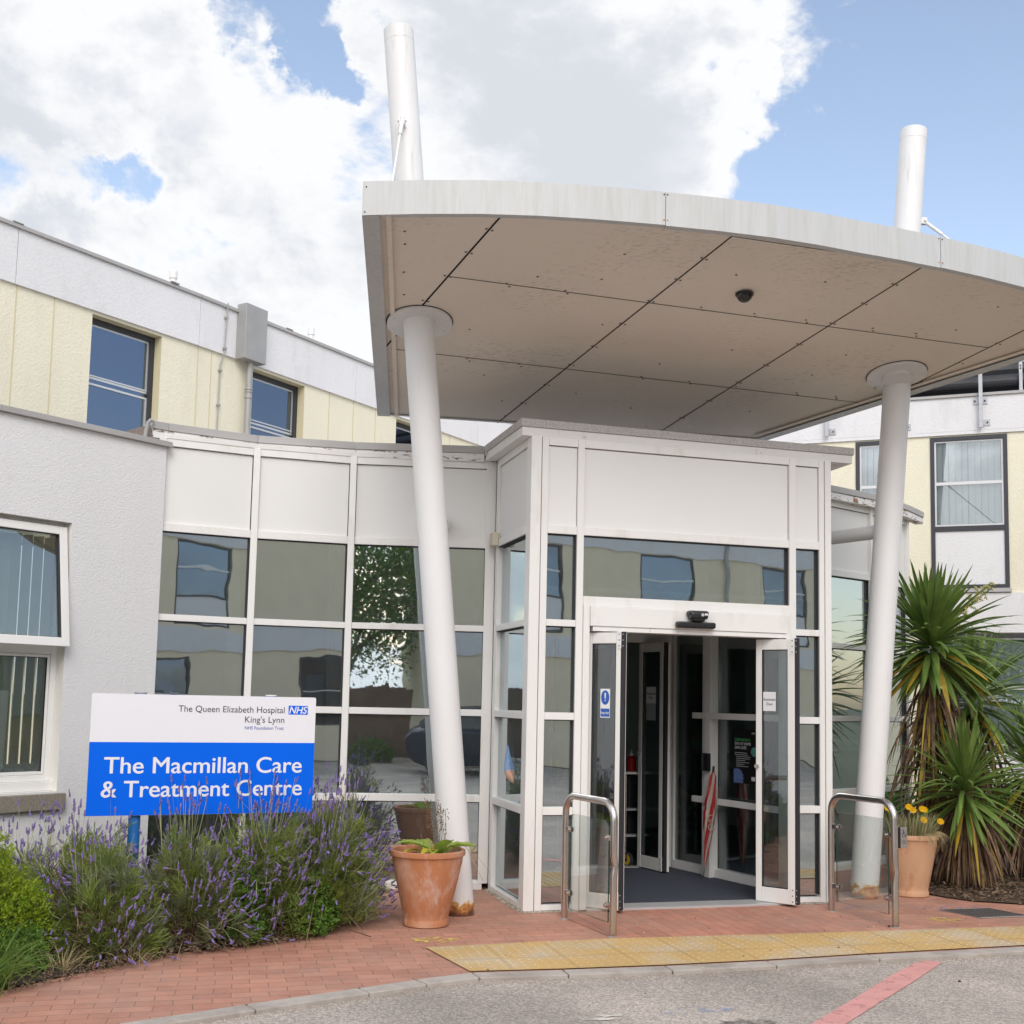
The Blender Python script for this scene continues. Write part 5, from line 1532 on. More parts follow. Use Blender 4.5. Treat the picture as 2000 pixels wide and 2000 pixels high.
# ================================================================== street furniture and small things
def arc_pts(c, a, b, r, n=7):
    """quarter bend from direction a to direction b around corner c"""
    out = []
    for k in range(n+1):
        t = k/n*math.pi/2
        out.append(c - a*r*(1-math.sin(t)) + b*r*(1-math.cos(t)))
    return out
def guard_rail(p0, p1, label, dent):
    """bent stainless hoop with a glass infill held by four clamps"""
    p0, p1 = Vector((*p0, 0)), Vector((*p1, 0))
    t = thing('guard_rail', (p0+p1)/2, label, 'guard rail', 'stainless guard rails either side of the doors')
    d = (p1-p0).normalized(); L = (p1-p0).length; n = Vector((d.y, -d.x, 0)); up_ = Vector((0, 0, 1)); H = 0.905
    pts = [p0-up_*0.03, p0+up_*0.3, p0+up_*0.6]
    pts += arc_pts(p0+up_*H, up_, d, 0.13)
    pts += arc_pts(p1+up_*H, d, -up_, 0.13)
    zz = [0.62, 0.56, 0.53, 0.50, 0.485, 0.47, 0.44, 0.40, 0.3, 0.1, 0.0]
    rad = [0.0255]*len(pts)
    for z in zz:
        k = math.exp(-((z-dent)/0.045)**2)
        pts.append(p1+up_*z - n*0.009*k + d*0.004*k); rad.append(0.0255*(1-0.20*k))
    mb = MB(); mb.tube(pts, rad, 'steel', 24); mb.build('hoop', None, t, smooth=True)
    # glass with rounded upper corners
    a, b = 0.065, L-0.065; z0, z1 = 0.085, 0.775; r = 0.06
    prof = [(a, z0), (b, z0), (b, z1-r)] + [(b-r+r*math.cos(k*math.pi/10), z1-r+r*math.sin(k*math.pi/10)) for k in range(1, 6)] \
        + [(a+r-r*math.sin(k*math.pi/10), z1-r+r*math.cos(k*math.pi/10)) for k in range(0, 6)]
    mb = MB(); th_ = 0.010; N_ = len(prof)
    off = n*0.0
    front = [p0+d*s+up_*z+n*th_/2 for s, z in prof]; back = [p0+d*s+up_*z-n*th_/2 for s, z in prof]
    mb.add(front+back, [tuple(range(N_)), tuple(range(2*N_-1, N_-1, -1))], 'glass_rail')
    mb.add(front+back, [(i, N_+i, N_+(i+1) % N_, (i+1) % N_) for i in range(N_)], 'glass_edge')
    mb.build('glass_panel', None, t)
    for (s, z, sg) in ((0.0, 0.66, 1), (0.0, 0.20, 1), (L, 0.66, -1), (L, 0.20, -1)):
        mb = MB(); c = p0+d*s+up_*z
        for q in (-1, 1):
            mb.box(c+d*(sg*0.022)+n*(q*0.009-0.003)-up_*0.019, d*(sg*0.075), n*0.006, up_*0.038, 'steel')
        mb.tube([c+d*(sg*0.08)+n*0.012, c+d*(sg*0.08)+n*0.026], 0.012, 'steel', 12)
        mb.tube([c+d*(sg*0.08)-n*0.012, c+d*(sg*0.08)-n*0.022], 0.010, 'steel', 12)
        mb.build('clamp', None, t, bevel=0.002)
    for p in (p0, p1):
        mb = MB(); mb.lathe((p.x, p.y, 0.0005), [(0.034, 0), (0.034, 0.003), (0.0262, 0.006)], 'zinc', 20); mb.build('base_ring', None, t)
    return t
guard_rail((0.435, 8.727), (0.739, 8.112), 'dented stainless steel guard rail with glass panel on the left of the doorway', 0.475)
gr = guard_rail((2.556, 9.284), (2.852, 8.66), 'stainless steel guard rail with glass panel and a push button box on the right', 0.40)
# push button on the right rail
t = thing('push_button', (2.905, 8.675, 0.65), 'small steel access push button with a blue wheelchair symbol clipped to the right guard rail', 'push button')
bo = Vector((2.872, 8.635, 0.575)); bx = Vector((0.972, 0.236, 0)); by = Vector((-0.236, 0.972, 0))
mb = MB(); mb.box(bo, bx*0.066, by*0.06, (0, 0, 0.15)); mb.build('housing', 'black', t, bevel=0.003)
mb = MB(); mb.box(bo-by*0.006+bx*0.014, bx*0.054, by*0.0055, (0, 0, 0.15)); mb.build('face_plate', 'steel', t, bevel=0.002)
mb = MB(); mb.box(bo+bx*-0.022+by*0.004+Vector((0, 0, -.008)), bx*0.0215, by*0.04, (0, 0, 0.17)); mb.build('bracket', 'steel', t, bevel=0.002)
M['symbol_blue'] = mat('symbol_blue', (0.02, 0.03, 0.12), 0.5)
mb = MB()
o_ = bo-by*0.0072+bx*0.014
def sp_(x, z): return o_+bx*x+Vector((0, 0, z))
def flat_disc(mb, c, r0, r1, a0, a1, n=18, m=None):
    vs = []
    for k in range(n+1):
        a = a0+(a1-a0)*k/n
        vs += [sp_(c[0]+r0*math.cos(a), c[1]+r0*math.sin(a)), sp_(c[0]+r1*math.cos(a), c[1]+r1*math.sin(a))]
    mb.add(vs, [(2*k, 2*k+1, 2*k+3, 2*k+2) for k in range(n)], m)
flat_disc(mb, (0.027, 0.095), 0.0125, 0.016, R(100), R(360))
flat_disc(mb, (0.0235, 0.130), 0.0, 0.0045, 0, R(360))
def bar(mb, a, b, w=0.0035, m=None):
    a, b = Vector(a), Vector(b); t_ = (b-a).normalized(); nn = Vector((-t_.y, t_.x))*w/2
    mb.add([sp_(*(a-nn)), sp_(*(b-nn)), sp_(*(b+nn)), sp_(*(a+nn))], [(0, 1, 2, 3)], m)
bar(mb, (0.0245, 0.124), (0.026, 0.100), .004); bar(mb, (0.026, 0.101), (0.037, 0.101)); bar(mb, (0.037, 0.102), (0.043, 0.086)); bar(mb, (0.043, 0.0865), (0.047, 0.088)); bar(mb, (0.025, 0.113), (0.035, 0.113))
mb.build('wheelchair_symbol', 'symbol_blue', t)
text_mesh('PUSH', 'lettering', o_, bx, (0, 0, 1), 0.012, 0.042, 0.048, 0.056, 'charcoal', t, off=0.0003)
text_mesh('TO OPEN', 'lettering', o_, bx, (0, 0, 1), 0.010, 0.044, 0.032, 0.039, 'charcoal', t, off=0.0003)

# ---------------------------------------------------------------- hospital sign
M['sign_white'] = mat('sign_white', (0.76, 0.76, 0.80), 0.5, var=0.01, spec=.25)
M['sign_blue'] = mat('sign_blue', (0.0, 0.125, 0.78), 0.55, var=0.02, spec=.12)
M['sign_text'] = mat('sign_text_dark', (0.045, 0.045, 0.06), 0.5)
M['sign_text_blue'] = mat('sign_text_blue', (0.03, 0.08, 0.40), 0.5)
M['post_blue'] = mat('blue_post_paint', (0.015, 0.15, 0.46), 0.5, var=0.1, vscale=10, col2=(0.40, 0.44, 0.46), c2fac=(0.66, 0.68), c2scale=14)
S0 = Vector((-2.679, 7.476, 0)); SA = R(22.997)
sg = thing('hospital_sign', (-2.38, 7.61, 0), 'white and blue hospital name sign on a blue post, standing in the lavender', 'sign')
sw = Wall((S0.x, S0.y), SA)
def rrect(mb, w, s0, s1, z0, z1, r, o0, o1, m=None, corners=(1, 1, 1, 1)):
    pts = []
    for (cx, cz, a0, on) in ((s0+r, z0+r, 180, corners[0]), (s1-r, z0+r, 270, corners[1]), (s1-r, z1-r, 0, corners[2]), (s0+r, z1-r, 90, corners[3])):
        if on:
            pts += [(cx+r*math.cos(R(a0+k*18)), cz+r*math.sin(R(a0+k*18))) for k in range(6)]
        else:
            pts.append((cx+(r if a0 in (270, 0) else -r), cz+(-r if a0 in (180, 270) else r)))
    n = len(pts)
    f = [w.at(s, z, o1) for s, z in pts]; b_ = [w.at(s, z, o0) for s, z in pts]
    mb.add(f+b_, [tuple(range(n)), tuple(range(2*n-1, n-1, -1))] + [(i, n+i, n+(i+1) % n, (i+1) % n) for i in range(n)], m)
mb = MB(); rrect(mb, sw, 0.0, 1.459, 0.804, 1.584, 0.012, -0.022, 0.0); mb.build('sign_panel', 'sign_white', sg)
mb = MB(); sw.box(mb, 0.0005, 1.4585, 0.805, 1.2735, 0.0001, 0.0012); mb.build('blue_field', 'sign_blue', sg)
mb = MB()
for s, z in ((0.03, 1.255),): mb.tube([sw.at(s, z, 0.0012), sw.at(s, z, 0.003)], 0.006, 'sign_blue', 10)
mb.build('screw', None, sg)
for s in (0.305, 1.16):
    mb = MB(); mb.tube([sw.at(s, 0.0, -0.062), sw.at(s, 1.588, -0.062)], 0.038, seg=20); mb.build('post', 'post_blue', sg, smooth=True)
    mb = MB(); mb.tube([sw.at(s, 1.5885, -0.062), sw.at(s, 1.596, -0.062)], 0.040, 'zinc' if s < 1 else 'upvc', 20); mb.build('post_cap', None, sg)
tkw = dict(parent=sg)
so = sw.at(0, 0, 0.0)
text_mesh('The Macmillan Care', 'lettering', so, sw.d, (0, 0, 1), 0.097, 1.374, 1.074, 1.176, 'sign_white', sg, bold=0.013, off=0.002)
text_mesh('& Treatment Centre', 'lettering', so, sw.d, (0, 0, 1), 0.087, 1.380, 0.922, 1.024, 'sign_white', sg, bold=0.013, off=0.002)
text_mesh('The Queen Elizabeth Hospital', 'lettering', so, sw.d, (0, 0, 1), 0.542, 1.244, 1.4745, 1.5155, 'sign_text', sg, off=0.0015)
text_mesh("King's Lynn", 'lettering', so, sw.d, (0, 0, 1), 0.979, 1.244, 1.408, 1.449, 'sign_text', sg, off=0.0015)
text_mesh('NHS Foundation Trust', 'lettering', so, sw.d, (0, 0, 1), 0.980, 1.243, 1.362, 1.383, 'sign_text_blue', sg, off=0.0015)
mb = MB(); sw.box(mb, 1.271, 1.404, 1.466, 1.526, 0.0001, 0.0015); mb.build('logo_field', 'sign_blue', sg)
text_mesh('NHS', 'lettering', so, sw.d, (0, 0, 1), 1.276, 1.400, 1.473, 1.519, 'sign_white', sg, bold=0.022, off=0.0025, shear=0.25)

# ---------------------------------------------------------------- notices on the glass
M['paper'] = mat('paper', (0.74, 0.74, 0.76), 0.7, var=0.02)
M['ink'] = mat('black_ink', (0.02, 0.02, 0.025), 0.6)
M['safety_blue'] = mat('safety_blue', (0.02, 0.10, 0.42), 0.5)
def notice(w, s0, s1, z0, z1, off, label, lines, m='paper', name='paper_notice'):
    t = thing(name, w.at((s0+s1)/2, z0, off), label, 'notice')
    mb = MB(); w.box(mb, s0, s1, z0, z1, off, off+0.0015); mb.build('sheet', m, t)
    for (txt, xl, xr, zb, zc, mm, bold) in lines:
        text_mesh(txt, 'lettering', w.at(0, 0, off+0.0016), w.d, (0, 0, 1), s0+(s1-s0)*xl, s0+(s1-s0)*xr, z0+(z1-z0)*zb, z0+(z1-z0)*zc, mm, t, bold=bold, off=0.0006)
    return t
notice(wR, 0.054, 0.168, 1.55, 1.706, -0.0165, 'white Automatic Door notice on the right-hand outer door', [('Automatic', .05, .98, .54, .68, 'ink', .01), ('Door', .30, .78, .30, .44, 'ink', .01)])
notice(wI, 0.107, 0.263, 1.59, 1.748, -0.0165, 'grey-shaded white Automatic Door notice on the inner folding door', [('Automatic', .05, .98, .54, .68, 'ink', .01), ('Door', .30, .78, .30, .44, 'ink', .01)])
mb = MB(); wI.box(mb, 0.107, 0.263, 1.43, 1.588, -0.0168, -0.0155); M['frost'] = mat('frosted_film', (0.30, 0.36, 0.36), 0.6)
o = mb.build('frosted_patch', 'frost', dI)
t = notice(wL, 0.112, 0.196, 1.475, 1.698, -0.0165, 'blue and white Keep clear exclamation notice on the left-hand outer door', [], 'paper', 'safety_notice')
mb = MB(); c = wL.at(0.154, 1.63, -0.0146)
vs = [c+wL.d*(0.036*math.cos(k*math.pi/14))+Vector((0, 0, 0.056*math.sin(k*math.pi/14))) for k in range(28)]
mb.add(vs, [tuple(range(28))]); mb.build('blue_disc', 'safety_blue', t)
mb = MB(); wL.box(mb, 0.116, 0.192, 1.482, 1.545, -0.0149, -0.0145); mb.build('blue_panel', 'safety_blue', t)
mb = MB(); q = lambda s, z: wL.at(s, z, -0.0141)
mb.add([q(.147, 1.665), q(.150, 1.622), q(.158, 1.622), q(.161, 1.665)], [(0, 1, 2, 3)]); mb.add([q(.150, 1.604), q(.158, 1.604), q(.158, 1.613), q(.150, 1.613)], [(0, 1, 2, 3)])
mb.build('exclamation_mark', 'paper', t)
text_mesh('Keep clear', 'lettering', wL.at(0, 0, -0.0143), wL.d, (0, 0, 1), 0.119, 0.189, 1.503, 1.524, 'paper', t, bold=0.02, off=0.0006)
# coronavirus poster on the lobby partition
M['poster_black'] = mat('poster_black', (0.006, 0.006, 0.008), 0.4)
M['poster_green'] = mat('poster_green', (0.10, 0.50, 0.14), 0.5)
M['poster_cell'] = mat('poster_cell_green', (0.10, 0.32, 0.25), 0.5, var=0.5, vscale=60)
M['poster_cell2'] = mat('poster_cell_blue', (0.12, 0.20, 0.45), 0.5, var=0.6, vscale=80)
pt = thing('poster', PT.at(1.06, .895, 0), 'black coronavirus poster stuck on the glass partition inside the doorway', 'poster')
s0, s1, z0, z1 = 0.905, 1.215, 0.895, 1.371
mb = MB(); PT.box(mb, s0, s1, z0, z1, -0.0235, -0.0215); mb.build('sheet', 'poster_black', pt)
po = PT.at(0, 0, -0.0213)
def pl_(txt, xl, xr, zb, zc, m, bold=0.0, shear=0.0):
    text_mesh(txt, 'lettering', po, PT.d, (0, 0, 1), s0+(s1-s0)*xl, s0+(s1-s0)*xr, z0+(z1-z0)*zb, z0+(z1-z0)*zc, m, pt, bold=bold, off=0.0005, shear=shear)
pl_('CORONAVIRUS', .05, .74, .790, .840, 'poster_green', .01); pl_('STAY AT HOME', .05, .76, .715, .765, 'paper', .02); pl_('SAVE LIVES', .05, .57, .64, .69, 'paper', .02)
pl_('NHS', .80, .95, .93, .96, 'paper', .02, .2)
for k, (a, b_) in enumerate(((.05, .60), (.05, .64), (.12, .75), (.12, .72), (.12, .52), (.12, .70), (.12, .48), (.12, .66))):
    zz = .565-k*.036
    mb = MB(); PT.box(mb, s0+(s1-s0)*a, s0+(s1-s0)*b_, z0+(z1-z0)*zz, z0+(z1-z0)*(zz+.008), -0.0213, -0.0209)
    mb.build('text_line', 'paper', pt)
def pdisc(cx, cz, r, m, spikes):
    mb = MB(); vs = []
    for k in range(48):
        a = 2*math.pi*k/48; rr_ = r*(1.12 if k % 3 == 0 else 0.95)
        x = min(max(cx+rr_*math.cos(a), s0+.002), s1-.002); z = min(max(cz+rr_*math.sin(a), z0+.002), z1-.002)
        vs.append(PT.at(x, z, -0.0211))
    mb.add(vs, [tuple(range(48))]); mb.build('virus_picture', m, pt)
pdisc(s0+.05, z0+.045, .085, 'poster_cell2', 1); pdisc(s1-.03, z0+.285, .042, 'poster_cell', 1)
mb = MB(); PT.box(mb, s1-.065, s1-.015, z0+.03, z0+.065, -0.0213, -0.0208); mb.build('text_line', 'paper', pt)

# ---------------------------------------------------------------- umbrella leaning on the partition post
M['umb_red'] = mat('umbrella_red', (0.36, 0.012, 0.018), 0.6, var=0.1); M['umb_white'] = mat('umbrella_cream', (0.42, 0.36, 0.31), 0.6)
ub = thing('umbrella', W(2.06, 1.23, 0.02), 'furled red and white umbrella leaning against the white post inside the doorway', 'umbrella')
tip = W(2.055, 1.20, 0.045); head = W(2.125, 1.16, 0.98)
mb = MB(); ax = (head-tip); n_seg = 16; rings = 26
e1 = ax.normalized().cross(Vector((0, 1, 0))).normalized(); e2 = ax.normalized().cross(e1)
vs = []; fs = []; ms = []
prof = [(0.10, .006), (0.12, .010), (.2, .022), (.35, .034), (.5, .046), (.62, .050), (.66, .042), (.7, .050), (.85, .040), (.97, .028), (1.0, .012)]
def pr_(f):
    for i in range(len(prof)-1):
        if prof[i][0] <= f <= prof[i+1][0]:
            k = (f-prof[i][0])/(prof[i+1][0]-prof[i][0]); return prof[i][1]*(1-k)+prof[i+1][1]*k
    return prof[-1][1]
for i in range(rings+1):
    f = 0.10+0.90*i/rings
    for k in range(32):
        a = 2*math.pi*k/32+f*2.2
        r__ = pr_(f)*(1+0.13*math.sin(a*8+f*3))
        vs.append(tip+ax*f+e1*math.cos(a)*r__+e2*math.sin(a)*r__)
for i in range(rings):
    for k in range(32):
        fs.append((i*32+k, i*32+(k+1) % 32, (i+1)*32+(k+1) % 32, (i+1)*32+k)); ms.append('umb_red' if (k//4) % 2 == 0 else 'umb_white')
for f_, m_ in zip(fs, ms): pass
b0 = MB()
for m_ in ('umb_red', 'umb_white'):
    b0.mi(m_)
b0.v = [tuple(v) for v in vs]; b0.f = fs; b0.m = [b0.mi(x) for x in ms]
b0.build('canopy_fabric', None, ub, smooth=True)
mb = MB(); mb.tube([tip, tip+ax*0.11], 0.004, seg=8); mb.build('ferrule', 'steel', ub)
mb = MB(); mb.tube([tip+ax*1.0, tip+ax*1.06], 0.010, seg=10); mb.build('handle', 'black', ub, smooth=True)
M['umb_swirl'] = M['umb_white']
mb = MB(); c = tip+ax*0.56
toward = (Vector((0, 0, 1.6))-c).normalized(); sx_ = Vector((UX, UY, 0)); 
for (r0, a0, a1, dz_) in ((.034, 20, 300, 0), (.020, 200, 420, 0.004), (.03, 100, 340, -.075)):
    pts = [c+Vector((0, 0, dz_))+Vector((-VX, -VY, 0))*0.050+sx_*(r0*math.cos(R(a0+(a1-a0)*k/10)))+Vector((0, 0, 1))*(r0*math.sin(R(a0+(a1-a0)*k/10))) for k in range(11)]
    mb.tube(pts, 0.0045, seg=6)
mb.build('printed_swirl', 'umb_white', ub)

# ---------------------------------------------------------------- trolley, bottle and banner seen past the inner doors
tr = thing('trolley', W(1.66, 2.35, 0.02), 'dark equipment trolley on yellow castors just inside the inner doors', 'trolley')
M['castor_yellow'] = mat('castor_yellow', (0.62, 0.42, 0.03), 0.5)
mb = MB(); 
for (u, v) in ((1.66, 2.12), (1.66, 2.75), (2.10, 2.12), (2.10, 2.75)):
    mb.tube([W(u, v, 0.14), W(u, v, 0.92)], 0.013, 'steel', 12)
mb.build('post', None, tr, smooth=True)
for z in (0.30, 0.55, 0.90):
    mb = MB(); F.box(mb, 1.60, 2.14, z, z+0.02, -2.80, -2.08); mb.build('shelf', 'galv' if z < .8 else 'upvc', tr, bevel=0.003)
mb = MB(); F.box(mb, 1.72, 2.10, 0.33, 0.88, -2.72, -2.20); mb.build('storage_box', 'black', tr, bevel=0.01)
for (u, v) in ((1.68, 2.10), (1.68, 2.75), (2.10, 2.10), (2.10, 2.75)):
    mb = MB(); c = W(u, v, 0.085); a = Vector((UX, UY, 0)).lerp(Vector((VX, VY, 0)), .25).normalized()
    mb.tube([c-a*0.016, c+a*0.016], 0.062, 'black_rubber', 24); mb.tube([c-a*0.018, c+a*0.018], 0.050, 'castor_yellow', 24); mb.tube([c-a*0.022, c+a*0.022], 0.018, 'steel', 12)
    mb.tube([c+Vector((0, 0, .0)), c+Vector((0, 0, .065))], 0.02, 'steel', 10)
    mb.build('castor', None, tr)
M['bottle_red'] = mat('bottle_red', (0.35, 0.01, 0.012), 0.3)
bt = thing('red_bottle', W(1.78, 2.30, 0.92), 'dark red plastic bottle with a clear pump top on the trolley', 'bottle')
mb = MB(); mb.lathe(W(1.78, 2.28, 0.921), [(0.045, 0), (0.048, .01), (0.048, .12), (0.02, .15)], None, 20); mb.build('body', 'bottle_red', bt, smooth=True)
mb = MB(); mb.lathe(W(1.78, 2.28, 1.072), [(0.019, 0), (0.019, .02), (0.007, .024), (0.007, .06)], None, 14); mb.build('pump', 'upvc', bt, smooth=True)
mb = MB(); mb.box(W(1.72, 3.0, 0.9), Vector((UX, UY, 0))*0.0-Vector((UX, UY, 0))*.25, (0, .02, 0), Vector((UX, UY, 0))*0.12+Vector((0, 0, 1.25)))
M['banner_red'] = mat('banner_red', (0.07, 0.006, 0.008), 0.7)
o = mb.build('banner', 'banner_red', None); tag(o, 'dark red leaning banner in the hall beyond the inner doors', 'banner')

# ---------------------------------------------------------------- terracotta pots
tm_ = mat('terracotta', (0.46, 0.185, 0.085), 0.75, var=0.10, vscale=4, col2=(0.56, 0.35, 0.25), c2fac=(0.50, 0.66), c2scale=2.3, stretch=(1, 1, .7), bump=0.15, bscale=50)
tm2 = mat('terracotta_pale', (0.56, 0.33, 0.195), 0.8, var=0.08, vscale=5, col2=(0.40, 0.15, 0.07), c2fac=(0.55, 0.74), c2scale=4.5, stretch=(1.6, 1.6, .7), bump=0.2, bscale=50)
# lime bloom on the front pot
nt = tm_.node_tree; N = nt.nodes.new; b = nt.nodes['Principled BSDF']; src = b.inputs['Base Color'].links[0].from_socket
t_ = N('ShaderNodeTexCoord'); n_ = N('ShaderNodeTexNoise'); n_.inputs['Scale'].default_value = 3.1; n_.inputs['Detail'].default_value = 9; n_.inputs['Roughness'].default_value = .68
mp = N('ShaderNodeMapping'); mp.inputs['Location'].default_value = (4, 2, 9); mp.inputs['Scale'].default_value = (2.2, 2.2, .9)
nt.links.new(t_.outputs['Object'], mp.inputs[0]); nt.links.new(mp.outputs[0], n_.inputs['Vector'])
r_ = N('ShaderNodeMapRange'); r_.inputs['From Min'].default_value = 0.53; r_.inputs['From Max'].default_value = 0.68; r_.inputs['To Max'].default_value = 0.7
nt.links.new(n_.outputs['Fac'], r_.inputs['Value']); mx = N('ShaderNodeMix'); mx.data_type = 'RGBA'
nt.links.new(r_.outputs[0], mx.inputs['Factor']); nt.links.new(src, mx.inputs['A']); mx.inputs['B'].default_value = (0.60, 0.50, 0.45, 1)
nt.links.new(mx.outputs['Result'], b.inputs['Base Color'])
M['terracotta'] = tm_; M['terracotta2'] = tm2
def pot(c, rt_, rb_, h, label, m, lean=0):
    t = thing('terracotta_pot', (c[0], c[1], 0), label, 'plant pot', 'terracotta pots by the entrance')
    mb = MB()
    prof = [(rb_*.97, 0), (rb_*1.03, .008), (rb_*1.035, .035), (rb_*1.0, .048), (rb_*.985, .055)]
    n = 8
    for k in range(1, n+1):
        f = k/n; prof.append((rb_*.985+(rt_*.90-rb_*.985)*(f**.92), .055+(h-.11-.055)*f))
    prof += [(rt_*.915, h-.095), (rt_*.93, h-.055), (rt_*.955, h-.045), (rt_*.99, h-.038), (rt_*1.0, h-.02), (rt_*.995, h-.004), (rt_*.97, h), (rt_*.90, h-.004), (rt_*.885, h-.02), (rt_*.87, h-.05)]
    vs = []; fs = []; seg = 56; rr_ = random.Random(int(rt_*1000))
    mb.lathe((c[0], c[1], 0.001), prof, None, seg)
    mb.build('pot_body', m, t, smooth=True)
    mb = MB(); mb.lathe((c[0], c[1], h-.05), [(rt_*.868, 0), (rt_*.6, .008), (.02, .014)], None, 32); mb.build('soil', 'soil', t)
    return t
pot((-0.560, 8.395), 0.270, 0.158, 0.53, 'weathered orange terracotta pot with leafy weeds in front of the left column', 'terracotta')
pot((3.47, 10.15), 0.242, 0.150, 0.525, 'pale terracotta pot with yellow flowers beside the mulch bed, right of the guard rail', 'terracotta2')

# ================================================================== vegetation
def mesh_np(name, verts, faces, mats, mi=None, parent=None, smooth=False):
    """fast mesh from numpy arrays; faces (n,3) or (n,4)"""
    me = bpy.data.meshes.new(name)
    k = faces.shape[1]
    me.vertices.add(len(verts)); me.vertices.foreach_set('co', verts.astype(np.float32).ravel())
    me.loops.add(faces.size); me.loops.foreach_set('vertex_index', faces.astype(np.int32).ravel())
    me.polygons.add(len(faces)); me.polygons.foreach_set('loop_start', np.arange(0, faces.size, k, dtype=np.int32))
    for m in mats: me.materials.append(M[m])
    if mi is not None: me.polygons.foreach_set('material_index', mi.astype(np.int32))
    if smooth: me.polygons.foreach_set('use_smooth', np.ones(len(faces), dtype=bool))
    me.update(calc_edges=True); me.validate()
    o = bpy.data.objects.new(name, me); scene.collection.objects.link(o)
    if parent is not None: attach(o, parent)
    return o
def leafmat(name, col, var=0.25, vs=5.0, trans=0.35, rough=0.5, col2=None, spec=0.3):
    m = mat(name, col, rough, var=var, vscale=vs, spec=spec, col2=col2, c2fac=(0.42, 0.62), c2scale=vs*0.8)
    nt = m.node_tree; b = nt.nodes['Principled BSDF']; o = [n for n in nt.nodes if n.type == 'OUTPUT_MATERIAL'][0]
    tl = nt.nodes.new('ShaderNodeBsdfTranslucent'); mx = nt.nodes.new('ShaderNodeMixShader'); mx.inputs[0].default_value = trans
    nt.links.new(b.inputs['Base Color'].links[0].from_socket, tl.inputs[0])
    nt.links.new(b.outputs[0], mx.inputs[1]); nt.links.new(tl.outputs[0], mx.inputs[2]); nt.links.new(mx.outputs[0], o.inputs[0])
    return m
M['lav_leaf'] = leafmat('lavender_leaf', (0.17, 0.23, 0.06), 0.35, 6, col2=(0.30, 0.36, 0.08))
M['lav_leaf2'] = leafmat('lavender_leaf_grey', (0.235, 0.27, 0.145), 0.3, 9)
M['lav_stem'] = mat('lavender_stem', (0.33, 0.34, 0.18), 0.8, var=0.2)
M['lav_flower'] = mat('lavender_flower', (0.28, 0.205, 0.47), 0.8, var=0.35, vscale=60, col2=(0.15, 0.10, 0.26), c2fac=(.45, .6), c2scale=40)
M['twig'] = mat('dry_twig', (0.17, 0.115, 0.07), 0.9, var=0.3, vscale=15)
M['box_leaf'] = leafmat('golden_box_leaf', (0.33, 0.42, 0.035), 0.3, 12, .4, col2=(0.20, 0.32, 0.03))
M['shrub_leaf'] = leafmat('dark_shrub_leaf', (0.09, 0.19, 0.03), 0.4, 12, .3, col2=(0.17, 0.31, 0.045))
M['grass_leaf'] = leafmat('long_grass', (0.15, 0.24, 0.055), 0.25, 10, .35)
M['straw'] = mat('dry_grass', (0.42, 0.34, 0.18), 0.9, var=0.25, vscale=20)

def strips(rng, base, dirs, length, width, nseg=3, droop=0.0, side=None, wprof=None):
    """many ribbon leaves at once. base,dirs (n,3); returns verts, quad faces"""
    n = len(base)
    dirs = dirs/np.linalg.norm(dirs, axis=1, keepdims=True)
    if side is None:
        r_ = rng.normal(size=(n, 3)); side = np.cross(dirs, r_)
    side = side/np.linalg.norm(side, axis=1, keepdims=True)
    V_ = np.zeros((n, nseg+1, 2, 3))
    length = np.broadcast_to(length, (n,)); width = np.broadcast_to(width, (n,)); droop = np.broadcast_to(droop, (n,))
    p = base.copy(); d = dirs.copy()
    if wprof is None: wprof = np.array([0.7]+[1.0]*(nseg-1)+[0.15])
    for i in range(nseg+1):
        w = (width*wprof[i])[:, None]*side*0.5
        V_[:, i, 0] = p-w; V_[:, i, 1] = p+w
        p = p + d*(length/nseg)[:, None]
        d = d + np.array([0, 0, -1.0])*(droop/nseg)[:, None]
        d = d/np.linalg.norm(d, axis=1, keepdims=True)
    idx = np.arange(n)[:, None]*(nseg+1)*2
    fs = []
    for i in range(nseg):
        fs.append(np.stack([idx[:, 0]+2*i, idx[:, 0]+2*i+1, idx[:, 0]+2*i+3, idx[:, 0]+2*i+2], axis=1))
    return V_.reshape(-1, 3), np.stack(fs, axis=1).reshape(-1, 4)
def cat_meshes(lst):
    vs = []; fs = []; mi = []; b = 0
    for (v, f, k) in lst:
        vs.append(v); fs.append(f+b); b += len(v); mi.append(np.full(len(f), k))
    return np.concatenate(vs), np.concatenate(fs), np.concatenate(mi)

def inpoly_np(x, y, poly):
    c = np.zeros(len(x), bool); n = len(poly)
    for i in range(n):
        x0, y0 = poly[i]; x1, y1 = poly[(i+1) % n]
        t = ((y0 > y) != (y1 > y)) & (x < (x1-x0)*(y-y0)/(y1-y0+1e-12)+x0)
        c ^= t
    return c

